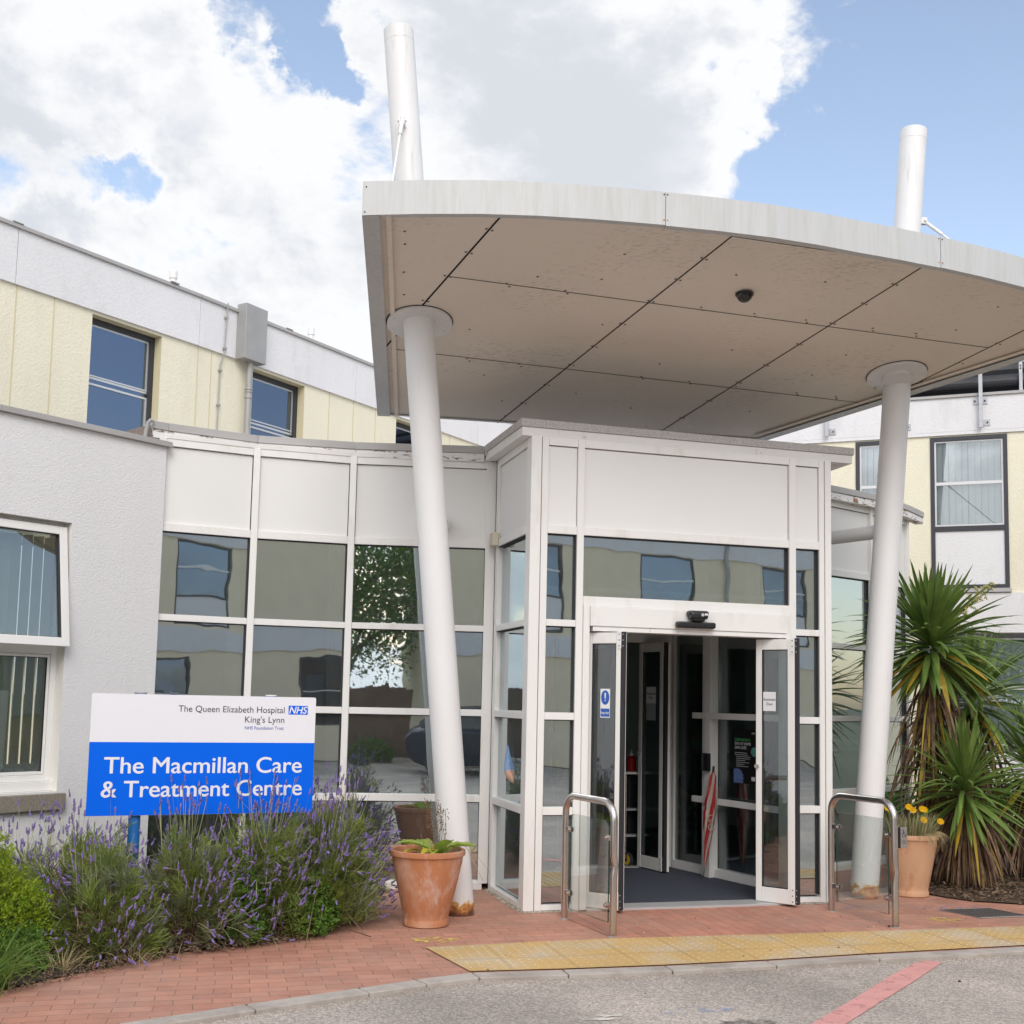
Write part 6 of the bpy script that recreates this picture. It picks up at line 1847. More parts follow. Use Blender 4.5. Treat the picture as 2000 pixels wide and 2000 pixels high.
def lavender(c, rx, ry, h, n_shoot, n_flower, label, seed, lean=(0, 0), leaf=('lav_leaf', 'lav_leaf2'), greyness=0.3, twig=260, ang=0.0):
    """dome of fine shoots with needle leaves, long flower stalks on top"""
    rng = np.random.default_rng(seed)
    t = thing('lavender_bush', (c[0], c[1], 0), label, 'lavender bush', 'lavender bushes in the bed under the sign')
    ca, sa = math.cos(ang), math.sin(ang)
    def world(p):
        x = p[:, 0]*rx; y = p[:, 1]*ry
        X = c[0]+x*ca-y*sa+lean[0]*p[:, 2]; Y = c[1]+x*sa+y*ca+lean[1]*p[:, 2]
        return np.stack([X, Y, 0.03+p[:, 2]*h], axis=1)
    # lumpy dome: several cushions
    ncush = 15
    cu = rng.normal(size=(ncush, 3)); cu /= np.linalg.norm(cu, axis=1, keepdims=True); cu[:, 2] = np.abs(cu[:, 2])
    def dome(n, lo=0.72):
        d = rng.normal(size=(n, 3)); d /= np.linalg.norm(d, axis=1, keepdims=True); d[:, 2] = np.abs(d[:, 2])**0.9
        d /= np.linalg.norm(d, axis=1, keepdims=True)
        lump = np.max(np.exp(-np.sum((d[:, None, :]-cu[None])**2, axis=2)/0.10), axis=1)
        r_ = (0.76+0.24*lump)
        return d, r_
    # shoots
    nt_ = max(20, n_shoot//38); dt, rt_ = dome(nt_)
    ti = rng.integers(0, nt_, n_shoot); r_ = rt_*rng.uniform(.84, 1.08, nt_); bend_ = rng.normal(size=(nt_, 3))*.45
    d = dt[ti]+rng.normal(size=(n_shoot, 3))*.085; d[:, 2] = np.abs(d[:, 2]); d /= np.linalg.norm(d, axis=1, keepdims=True)
    cen_d = 1-np.clip(np.linalg.norm(d-dt[ti], axis=1)*1.1, 0, .35)
    rad = r_[ti]*cen_d*(1-0.40*rng.random(n_shoot)**1.8)
    p = world(d*rad[:, None])
    out = d*np.array([1/rx, 1/ry, 1/h])*0.25; out = np.stack([out[:, 0]*ca-out[:, 1]*sa, out[:, 0]*sa+out[:, 1]*ca, out[:, 2]], axis=1)
    out = out/np.linalg.norm(out, axis=1, keepdims=True)+np.array([0, 0, .45])+bend_[ti]+rng.normal(size=(n_shoot, 3))*.32
    # every shoot carries a tuft of needles
    k = 9
    P = np.repeat(p, k, axis=0); D = np.repeat(out/np.linalg.norm(out, axis=1, keepdims=True), k, axis=0)
    along = np.tile(np.arange(k)/k, n_shoot)
    L = 0.085
    B = P + D*(along*L)[:, None]
    spread = rng.normal(size=(len(B), 3))*0.42*(1.15-along)[:, None]
    V1, F1 = strips(rng, B, D+spread, rng.uniform(.026, .05, len(B)), rng.uniform(.003, .005, len(B)), 2, 0.1, wprof=np.array([.6, 1, .2]))
    grey = np.repeat((rng.random(nt_) < greyness)[ti], k*2).astype(int)
    mesh_np('foliage', V1, F1, list(leaf), grey, t)
    # woody twigs and dead growth inside
    d, r_ = dome(twig); q1 = world(d*(r_*rng.uniform(.55, .92, twig))[:, None]); q0 = np.stack([c[0]+rng.normal(size=twig)*rx*.3, c[1]+rng.normal(size=twig)*ry*.3, np.zeros(twig)], axis=1)
    V2, F2 = strips(rng, q0, q1-q0+rng.normal(size=(twig, 3))*.05, np.linalg.norm(q1-q0, axis=1), rng.uniform(.004, .009, twig), 4, -.05, wprof=np.array([1, .9, .8, .6, .3]))
    nfil = int(n_shoot*0.9); d, r_ = dome(nfil); q = world(d*(r_*rng.uniform(.25, .75, nfil))[:, None])
    V3, F3 = strips(rng, q, rng.normal(size=(nfil, 3))+np.array([0, 0, .5]), rng.uniform(.04, .12, nfil), rng.uniform(.003, .008, nfil), 2, .2, wprof=np.array([.8, 1, .3]))
    v, f, mi = cat_meshes([(V2, F2, 0), (V3, F3, 0)])
    mesh_np('woody_stems', v, f, ['twig'], mi, t)
    # flower stalks : clustered
    ncl = max(6, n_flower//7)
    dc, rc_ = dome(ncl); 
    ci = rng.integers(0, ncl, n_flower); d = dc[ci]+rng.normal(size=(n_flower, 3))*.16; d[:, 2] = np.abs(d[:, 2]); d /= np.linalg.norm(d, axis=1, keepdims=True)
    p = world(d*(rc_[ci]*rng.uniform(.72, .98, n_flower))[:, None])
    out = np.stack([d[:, 0]*ca-d[:, 1]*sa, d[:, 0]*sa+d[:, 1]*ca, d[:, 2]], axis=1)*np.array([1.1, 1.1, .5])+rng.normal(size=(n_flower, 3))*.38+np.array([0, 0, .18])
    Ls = rng.uniform(.09, .22, n_flower)
    curl = rng.choice([-2.0, -.8, 0.5], n_flower, p=[.35, .4, .25])
    tall = (d[:, 2] > .75) & (rng.random(n_flower) < .45); Ls[tall] = rng.uniform(.20, .34, int(tall.sum())); out[tall] = out[tall]*.35+np.array([0, 0, .9]); curl[tall] = -.2
    V4, F4 = strips(rng, p, out, Ls, .0028, 5, curl, wprof=np.array([1, 1, 1, 1, 1, .9]))
    mesh_np('flower_stalks', V4, F4, ['lav_stem'], None, t)
    tipc = V4.reshape(n_flower, 6, 2, 3).mean(axis=2); tip = tipc[:, -1]; td = tipc[:, -1]-tipc[:, -2]; td /= np.linalg.norm(td, axis=1, keepdims=True)
    # spikes: stacked whorls of little buds
    nb = 16
    a = rng.random((n_flower, 3)); s1 = np.cross(td, a); s1 /= np.linalg.norm(s1, axis=1, keepdims=True); s2 = np.cross(td, s1)
    sl = rng.uniform(.030, .058, n_flower)
    VV = []; 
    octv = np.array([[1, 0, 0], [0, 1, 0], [-1, 0, 0], [0, -1, 0], [0, 0, 1.25], [0, 0, -1.0]]); octf = np.array([[0, 1, 4], [1, 2, 4], [2, 3, 4], [3, 0, 4], [1, 0, 5], [2, 1, 5], [3, 2, 5], [0, 3, 5]])
    keep = rng.random(n_flower) < .96
    allv = []; allf = []; base_i = 0
    for b_ in range(nb):
        f = (b_+.3)/nb; ang_ = b_*2.4+rng.random(n_flower)*.8
        rr_ = 0.0052*(1.0-.55*f)*(1+.15*rng.normal(size=n_flower)); 
        cen = tip+td*(sl*f)[:, None]+(s1*np.cos(ang_)[:, None]+s2*np.sin(ang_)[:, None])*rr_[:, None]*.8
        sz = rng.uniform(.0042, .0066, n_flower)*(1.1-.45*f)
        vv = cen[:, None, :]+sz[:, None, None]*(octv[None, :, 0:1]*s1[:, None]+octv[None, :, 1:2]*s2[:, None]+octv[None, :, 2:3]*td[:, None])
        vv = vv[keep]; m_ = len(vv)
        allv.append(vv.reshape(-1, 3)); allf.append((octf[None]+(np.arange(m_)*6)[:, None, None]+base_i).reshape(-1, 3)); base_i += m_*6
    mesh_np('flower_spikes', np.concatenate(allv), np.concatenate(allf), ['lav_flower'], None, t)
    return t
def leafy_shrub(name, label, cat, c, rx, ry, h, n, leafsize, m, seed, lo=.62, z0=0.03, lean=(0, 0), ncush=18, group=None):
    rng = np.random.default_rng(seed)
    t = thing(name, (c[0], c[1], 0), label, cat, group)
    cu = rng.normal(size=(ncush, 3)); cu /= np.linalg.norm(cu, axis=1, keepdims=True); cu[:, 2] = np.abs(cu[:, 2])
    d = rng.normal(size=(n, 3)); d /= np.linalg.norm(d, axis=1, keepdims=True); d[:, 2] = np.abs(d[:, 2])
    lump = np.max(np.exp(-np.sum((d[:, None, :]-cu[None])**2, axis=2)/0.07), axis=1)
    rad = (0.72+0.28*lump)*(1-(1-lo)*rng.random(n)**1.5)
    q = d*rad[:, None]
    p = np.stack([c[0]+q[:, 0]*rx+lean[0]*q[:, 2], c[1]+q[:, 1]*ry+lean[1]*q[:, 2], z0+q[:, 2]*h], axis=1)
    k = 5
    P = np.repeat(p, k, axis=0); D = np.repeat(d+np.array([0, 0, .6]), k, axis=0)+rng.normal(size=(n*k, 3))*.75
    P = P+rng.normal(size=P.shape)*leafsize*.5
    V1, F1 = strips(rng, P, D, rng.uniform(.7, 1.3, n*k)*leafsize, rng.uniform(.4, .6, n*k)*leafsize, 3, .25, wprof=np.array([.25, 1, .85, .1]))
    mesh_np('leaves', V1, F1, [m], None, t)
    tw = 180; d2 = rng.normal(size=(tw, 3)); d2 /= np.linalg.norm(d2, axis=1, keepdims=True); d2[:, 2] = np.abs(d2[:, 2])
    q1 = np.stack([c[0]+d2[:, 0]*rx*.8, c[1]+d2[:, 1]*ry*.8, z0+d2[:, 2]*h*.85], axis=1); q0 = np.array([c[0], c[1], 0.0])+rng.normal(size=(tw, 3))*np.array([rx*.3, ry*.3, 0])
    V2, F2 = strips(rng, q0, q1-q0, np.linalg.norm(q1-q0, axis=1), .006, 3, 0, wprof=np.array([1, .9, .7, .3]))
    mesh_np('branches', V2, F2, ['twig'], None, t)
    return t
lavender((-1.36, 8.30), 0.52, 0.52, 0.94, 4200, 620, 'big lavender bush at the right end of the bed, flowering over the glazed wall foot', 1, lean=(.10, -.05), greyness=.35)
lavender((-1.64, 7.82), 0.44, 0.28, 0.93, 3300, 340, 'lavender bush rising in front of the right half of the sign', 2, greyness=.25)
lavender((-2.04, 7.56), 0.44, 0.34, 0.80, 3200, 320, 'lavender bush growing in front of the sign post', 3, greyness=.55)
lavender((-2.42, 7.18), 0.42, 0.36, 0.62, 2800, 230, 'low lavender bush left of the sign post, in the middle of the bed', 4, greyness=.4)
lavender((-3.15, 7.75), 0.62, 0.42, 0.72, 2300, 170, 'lavender bush under the window of the white rendered wing', 5, greyness=.1)
lavender((-2.66, 7.46), 0.42, 0.34, 0.78, 2300, 120, 'sparse lavender bush below the left end of the sign', 6, greyness=.15)
lavender((-1.22, 8.80), 0.34, 0.40, 0.78, 1500, 190, 'lavender bush at the back of the bed against the glazing', 7, greyness=.35)
leafy_shrub('box_shrub', 'bright yellow-green box shrub at the left edge', 'shrub', (-3.06, 6.92), .44, .36, .78, 4000, .021, 'box_leaf', 12)
leafy_shrub('leafy_shrub', 'small dark green leafy shrub at the foot of the right-hand lavender', 'shrub', (-1.40, 7.96), .30, .26, .46, 1500, .024, 'shrub_leaf', 13)
leafy_shrub('leafy_shrub', 'dark green leafy shrub growing up through the lavender in the middle of the bed', 'shrub', (-1.72, 7.68), .26, .22, .56, 1100, .022, 'shrub_leaf', 14)
leafy_shrub('leafy_shrub', 'low fresh green shrub beside the box shrub at the left of the bed', 'shrub', (-2.78, 6.74), .22, .18, .26, 800, .018, 'shrub_leaf', 15)
# long grass clump bottom left
def grass_clump(c, n, L, w, label, m, seed, spread=.10, droop=1.0, name='grass_clump', mats2=None, cat='grass clump', up=.9, par=None):
    rng = np.random.default_rng(seed)
    t = thing(name, c, label, cat) if par is None else par
    a = rng.random(n)*6.283; r_ = np.abs(rng.normal(size=n))*spread
    base = np.stack([c[0]+r_*np.cos(a), c[1]+r_*np.sin(a), np.full(n, c[2] if len(c) > 2 else 0.01)], axis=1)
    d = np.stack([np.cos(a)*rng.uniform(.1, .9, n), np.sin(a)*rng.uniform(.1, .9, n), np.full(n, up)], axis=1)
    v, f = strips(rng, base, d, rng.uniform(.5, 1.1, n)*L, rng.uniform(.6, 1.1, n)*w, 6, rng.uniform(.5, 1.4, n)*droop, wprof=np.array([.8, 1, 1, .9, .7, .45, .05]))
    if par is None: mesh_np('blades', v, f, [m] if mats2 is None else [m, mats2], None if mats2 is None else np.repeat((rng.random(n) < .35).astype(int), 6), t)
    else: mesh_np('blades', v, f, [m], None, t)
    return t
grass_clump((-2.76, 6.34, 0.01), 240, .42, .008, 'long arching green grass at the bottom left corner of the bed', 'grass_leaf', 31, .08, 1.5)
grass_clump((-2.52, 6.80, 0.01), 110, .22, .003, 'fine straw-coloured grass tuft at the edge of the brick paving', 'straw', 32, .09, 1.2)
grass_clump((-2.20, 7.02, 0.01), 90, .20, .003, 'thin dry grass tuft under the lavender at the paving edge', 'straw', 33, .10, 1.2)

# ---------------------------------------------------------------- plants in the pots
wd = thing('pot_plant', (-0.56, 8.395, 0.49), 'broad-leaved weeds and a dry seed head growing in the front terracotta pot', 'plant')
M['weed_leaf'] = leafmat('weed_leaf', (0.26, 0.42, 0.07), 0.2, 14, .35, col2=(0.42, 0.50, 0.09))
M['weed_yellow'] = leafmat('weed_yellow', (0.62, 0.50, 0.06), 0.15, 14, .35)
def big_leaf(mb, base, d, L, w, m, curl=.5, seed=0):
    r__ = random.Random(seed); base = Vector(base); d = Vector(d).normalized(); s = d.cross(Vector((0, 0, 1))).normalized()
    n = 9; k = 5; vs = []
    for i in range(n+1):
        f = i/n; wd_ = 1.3*w*math.sin(math.pi*min(1, (f*.92+.06)))**.8*(1 if f < .99 else .1)
        p = base+d*L*f*1.15+Vector((0, 0, L*(.75*f-curl*f*f)))
        for j in range(k):
            g = j/(k-1)*2-1
            vs.append(p+s*(g*wd_/2)+Vector((0, 0, abs(g)*wd_*.22+r__.uniform(-.006, .006))))
    mb.add(vs, [(i*k+j, i*k+j+1, (i+1)*k+j+1, (i+1)*k+j) for i in range(n) for j in range(k-1)], m)
mb = MB()
for i, (x, y, dx, dy, L, w_, m_, cu) in enumerate(((-.50, 8.33, -1, -.15, .25, .085, 'weed_leaf', .45), (-.48, 8.32, -.55, -.8, .17, .07, 'weed_yellow', .7), (-.5, 8.38, .3, -.4, .17, .10, 'weed_leaf', .1), (-.46, 8.36, 1, -.25, .21, .09, 'weed_leaf', .45),
        (-.56, 8.40, -.2, .5, .16, .09, 'weed_leaf', .3), (-.52, 8.30, .1, -1, .13, .06, 'weed_leaf', .6), (-.60, 8.36, -.8, -.6, .15, .05, 'weed_yellow', .8), (-.44, 8.42, .8, .5, .16, .08, 'weed_leaf', .4), (-.47, 8.30, .5, -.6, .12, .06, 'weed_leaf', .2))):
    big_leaf(mb, (x, y, .50), (dx, dy, 0), L, w_, m_, cu, i)
mb.build('leaves', None, wd, smooth=True)
mb = MB(); rg = random.Random(77)
for k in range(9):
    x, y = -.47+rg.uniform(-.04, .07), 8.38+rg.uniform(-.05, .05)
    top = Vector((x+rg.uniform(-.12, .03), y, .50+rg.uniform(.20, .40)))
    mb.tube([(x, y, .49), Vector((x, y, .49)).lerp(top, .5)+Vector((.012, 0, 0)), top], 0.0018, 'twig', 5)
    for j in range(24):
        f = .45+.55*rg.random(); q = Vector((x, y, .49)).lerp(top, f)+Vector((rg.uniform(-.025, .025), rg.uniform(-.02, .02), rg.uniform(-.01, .012)))
        mb.lathe(q, [(.0035, 0), (.004, .004), (.001, .009)], 'twig', 5)
for k in range(26):
    a = rg.random()*6.28; r0 = rg.uniform(.02, .15); x, y = -.54+r0*math.cos(a)*.8, 8.38+r0*math.sin(a)*.6
    e = Vector((x+rg.uniform(-.1, .12), y+rg.uniform(-.08, .03), .5+rg.uniform(.0, .14)))
    mb.tube([(x, y, .485), ((x+e.x)/2, (y+e.y)/2, .53+rg.uniform(0, .06)), e], 0.0014, 'straw', 4)
for e in ((-.20, 8.30, .47), (-.12, 8.28, .40), (-.16, 8.3, .33), (-.80, 8.25, .62), (-.72, 8.28, .36)):
    mb.tube([(-.44 if e[0] > -.5 else -.62, 8.34, .5), ((-.44+e[0])/2, 8.32, .585), e], 0.0016, 'straw', 4)
mb.build('dry_stems', None, wd)
yf = thing('pot_plant', (3.47, 10.15, 0.49), 'straggly grey-green plant with yellow flowers in the pale terracotta pot', 'plant')
rng = np.random.default_rng(90)
n = 950; a = rng.random(n)*6.283; r_ = np.sqrt(rng.random(n))*.19
base = np.stack([3.47+r_*np.cos(a), 10.15+r_*np.sin(a), np.full(n, .48)], axis=1)
d = np.stack([np.cos(a)*rng.uniform(0, .6, n), np.sin(a)*rng.uniform(0, .6, n), np.full(n, .9)], axis=1)
v, f = strips(rng, base, d, rng.uniform(.07, .25, n), rng.uniform(.003, .007, n), 5, rng.uniform(-.2, 1.4, n), wprof=np.array([.8, 1, 1, .8, .5, .1]))
M['grey_leaf'] = leafmat('grey_green_leaf', (0.20, 0.25, 0.12), .3, 20, .3)
mesh_np('stems', v, f, ['grey_leaf', 'straw'], np.repeat((rng.random(n) < .5).astype(int), 5), yf)
M['petal'] = leafmat('yellow_petal', (0.85, 0.52, 0.01), .08, 20, .4)
mb = MB(); rg = random.Random(5)
for (x, y, z) in ((3.42, 10.02, .76), (3.535, 10.02, .745), (3.555, 10.03, .74), (3.45, 10.0, .735), (3.25, 10.05, .745), (3.28, 10.04, .72), (3.54, 10.0, .655), (3.70, 10.05, .64)):
    c = Vector((x, y, z))
    mb.tube([(3.47+(x-3.47)*.5, 10.12, .5), c-Vector((0, 0, .008))], 0.0016, 'grass_leaf', 4)
    for k in range(8):
        a = k*math.pi/4; tl_ = (x*7) % 1; e = Vector((math.cos(a), -.35+.5*math.sin(a)*tl_, math.sin(a)*.85)); s = Vector((-math.sin(a), 0, math.cos(a)))
        mb.add([c, c+e*.020+s*.013, c+e*.034, c+e*.020-s*.013], [(0, 1, 2, 3)], 'petal')
    mb.lathe(c, [(.010, 0), (.008, .008), (.001, .012)], 'petal', 8)
mb.build('flowers', None, yf)
# trailing yellowed stems over the rim
n = 160; a = rng.uniform(-1.6, .2, n)
base = np.stack([3.47+.20*np.cos(a), 10.15+.20*np.sin(a), np.full(n, .525)], axis=1)
d = np.stack([np.cos(a)*.9, np.sin(a)*.9, rng.uniform(.0, .9, n)], axis=1)
v, f = strips(rng, base, d, rng.uniform(.06, .20, n), .003, 6, rng.uniform(1.5, 5, n), wprof=np.array([.8, 1, 1, 1, .9, .6, .1]))
mesh_np('trailing_stems', v, f, ['straw'], None, yf)

# ---------------------------------------------------------------- cordyline palms
M['cord_leaf'] = leafmat('cordyline_leaf', (0.135, 0.225, 0.05), 0.3, 4, .25, .38, spec=.4, col2=(0.20, 0.29, 0.07))
M['cord_yellow'] = leafmat('cordyline_yellow', (0.52, 0.33, 0.035), 0.2, 8, .25, col2=(0.30, 0.26, 0.05))
M['cord_dead'] = mat('cordyline_dead', (0.145, 0.085, 0.055), 0.9, var=0.4, vscale=14, col2=(0.26, 0.17, 0.10), c2scale=10)
M['bark'] = mat('palm_bark', (0.10, 0.075, 0.055), 0.95, var=0.3, vscale=20, bump=.8, bscale=30)
def cordyline(base, crown, label, n, L, seed, dead=110, w=.052, skirt=True, skirtlen=.6, lowyellow=.08):
    rng = np.random.default_rng(seed)
    t = thing('cordyline_palm', base, label, 'palm', 'cordyline palms in the mulch bed')
    base, cr_ = Vector(base), Vector(crown)
    mb = MB(); mid = base.lerp(cr_, .5)+Vector((.03, 0, 0))
    mb.tube([base-Vector((0, 0, .05)), mid, cr_-Vector((0, 0, .05))], [.085, .07, .055], seg=14); mb.build('trunk', 'bark', t, smooth=True)
    # sword leaves in a spiral: elevation from upright down to hanging
    i = np.arange(n); az = i*2.39996+rng.normal(size=n)*.15
    f = i/n; el = R(88)-f**0.92*R(128)+rng.normal(size=n)*R(5)
    d = np.stack([np.cos(az)*np.cos(el), np.sin(az)*np.cos(el), np.sin(el)], axis=1)
    c = np.array(cr_); b = c+d*.04+np.array([0, 0, 1.0])*(.10-.16*f)[:, None]
    Ls = L*(0.80+.25*np.sin(np.pi*f))*rng.uniform(.88, 1.08, n)
    droop = .25+.55*(1-np.abs(2*f-1))+rng.uniform(-.2, .55, n)*(rng.random(n) < .6); droop[el < 0] *= 1.0
    side = np.stack([-np.sin(az), np.cos(az), np.zeros(n)], axis=1)+rng.normal(size=(n, 3))*.18
    ns = 9; wp = np.array([.45, .62, .88, 1, 1, .95, .85, .65, .38, .03])
    # V-folded blades: two ribbons meeting at the midrib
    V_ = np.zeros((n, ns+1, 3, 3)); p = b.copy(); dd = d.copy()
    side /= np.linalg.norm(side, axis=1, keepdims=True)
    for k in range(ns+1):
        nrm = np.cross(side, dd); nrm /= np.linalg.norm(nrm, axis=1, keepdims=True)
        hw = (w*rng.uniform(.9, 1.0)*wp[k]/2)
        V_[:, k, 0] = p-side*hw-nrm*hw*-.35; V_[:, k, 1] = p; V_[:, k, 2] = p+side*hw+nrm*hw*.35
        p = p+dd*(Ls/ns)[:, None]; dd = dd+np.array([0, 0, -1.0])*(droop/ns)[:, None]; dd /= np.linalg.norm(dd, axis=1, keepdims=True)
    idx = np.arange(n)*(ns+1)*3; fs = []
    for k in range(ns):
        for j in range(2):
            fs.append(np.stack([idx+k*3+j, idx+k*3+j+1, idx+(k+1)*3+j+1, idx+(k+1)*3+j], axis=1))
    F_ = np.stack(fs, axis=1).reshape(-1, 4)
    yel = ((f > .72) & (rng.random(n) < lowyellow*3)).astype(int)
    mesh_np('green_leaves', V_.reshape(-1, 3), F_, ['cord_leaf', 'cord_yellow'], np.repeat(yel, ns*2), t)
    # dead hanging skirt
    if dead:
        m_ = dead; az = rng.random(m_)*6.283; zf = rng.random(m_)
        q = np.stack([c[0]+np.cos(az)*.06, c[1]+np.sin(az)*.06, c[2]-.04-zf*skirtlen], axis=1)
        dl = np.stack([np.cos(az)*rng.uniform(.2, .75, m_), np.sin(az)*rng.uniform(.2, .75, m_), -rng.uniform(.25, 1, m_)], axis=1)
        Ld = np.minimum(rng.uniform(.45, .85, m_), np.maximum(.12, q[:, 2]*1.02))
        v, f_ = strips(rng, q, dl, Ld, rng.uniform(.012, .035, m_), 7, rng.uniform(1.2, 2.6, m_), wprof=np.array([.6, .9, 1, 1, .9, .8, .6, .1]))
        v[:, 2] = np.maximum(v[:, 2], .012)
        mesh_np('dead_leaves', v, f_, ['cord_dead', 'cord_yellow'], np.repeat((rng.random(m_) < .13).astype(int), 7), t)
    return t
p1_ = cordyline((3.92, 11.05, 0), (3.97, 10.95, 2.15), 'tallest cordyline palm with a flower spike, rising above the pot of yellow flowers', 200, .82, 41, dead=260, skirtlen=1.5, w=.066)
cordyline((4.42, 11.55, 0), (4.52, 11.35, 1.66), 'cordyline palm behind the tallest one, its crown half way up the picture edge', 120, .74, 42, dead=130, skirtlen=1.1, w=.058)
cordyline((4.10, 10.62, 0), (4.13, 10.60, 0.84), 'short cordyline palm in front, its crown low over the bark mulch', 150, .70, 43, dead=280, skirtlen=.5, w=.044)
cordyline((4.95, 11.15, 0), (4.98, 11.10, 1.02), 'short cordyline palm at the right edge of the mulch bed', 110, .72, 44, dead=200, skirtlen=.6)
# flower panicle on the tallest palm
M['panicle'] = mat('panicle_stalk', (0.30, 0.36, 0.10), .7, var=.2); M['panicle_buds'] = mat('panicle_buds', (0.50, 0.44, 0.20), .8, var=.25, vscale=30)
mb = MB(); rg = random.Random(9)
pc = Vector((4.04, 10.90, 2.30)); pe = Vector((4.46, 10.75, 2.78))
mb.tube([pc, pc.lerp(pe, .5)+Vector((0, 0, .02)), pe], [.016, .012, .005], 'panicle', 8)
for k in range(26):
    f = .22+.78*k/26; q = pc.lerp(pe, f); dv = Vector((rg.uniform(-.6, .9), rg.uniform(-.7, .5), rg.uniform(-.7, .9))).normalized(); L = rg.uniform(.06, .14)*(1.1-f*.4)
    e = q+dv*L-Vector((0, 0, .02)); mb.tube([q, q.lerp(e, .5)+Vector((0, 0, .012)), e], .0035, 'panicle', 5)
    for j in range(16):
        s = q.lerp(e, .3+.7*rg.random())+Vector((rg.uniform(-.013, .013), rg.uniform(-.013, .013), rg.uniform(-.014, .01)))
        mb.lathe(s, [(.003, 0), (.0058, .006), (.002, .014)], 'panicle_buds', 5)
mb.build('flower_panicle', None, p1_)
# low ground cover behind the palms
leafy_shrub('leafy_shrub', 'low dark shrub behind the palms at the foot of the cream wall', 'shrub', (5.6, 13.6), 1.5, .7, .8, 2600, .04, 'shrub_leaf', 51)

# ================================================================== people inside
M['skin'] = mat('skin', (0.58, 0.34, 0.24), 0.55); M['hair'] = mat('dark_hair', (0.02, 0.016, 0.014), 0.7)
M['denim'] = mat('denim', (0.22, 0.34, 0.55), 0.85, var=.15, vscale=30); M['navy'] = mat('navy_cloth', (0.015, 0.022, 0.05), 0.85)
M['black_cloth'] = mat('black_cloth', (0.012, 0.012, 0.014), 0.9); M['mask'] = mat('pale_face_mask', (0.35, 0.5, 0.6), 0.8); M['shoe'] = mat('dark_shoe', (0.02, 0.02, 0.02), 0.6)
def skin_mesh(name, verts, edges, radii, m, parent, sub=2, root=0):
    me = bpy.data.meshes.new(name); me.from_pydata(verts, edges, []); me.update()
    o = bpy.data.objects.new(name, me); scene.collection.objects.link(o)
    sk = o.modifiers.new('skin', 'SKIN'); sk.use_smooth_shade = True
    for i, r__ in enumerate(radii):
        me.skin_vertices[0].data[i].radius = (r__, r__) if not isinstance(r__, tuple) else r__
        me.skin_vertices[0].data[i].use_root = (i == root)
    s = o.modifiers.new('sub', 'SUBSURF'); s.levels = sub; s.render_levels = sub
    dg = bpy.context.evaluated_depsgraph_get(); dg.update()
    nm = bpy.data.meshes.new_from_object(o.evaluated_get(dg)); bpy.data.objects.remove(o, do_unlink=True)
    nm.name = name; nm.materials.clear()
    for x in (m if isinstance(m, (list, tuple)) else [m]): nm.materials.append(M[x])
    nm.polygons.foreach_set('use_smooth', [True]*len(nm.polygons))
    o = bpy.data.objects.new(name, nm); scene.collection.objects.link(o)
    if parent is not None: attach(o, parent)
    return o
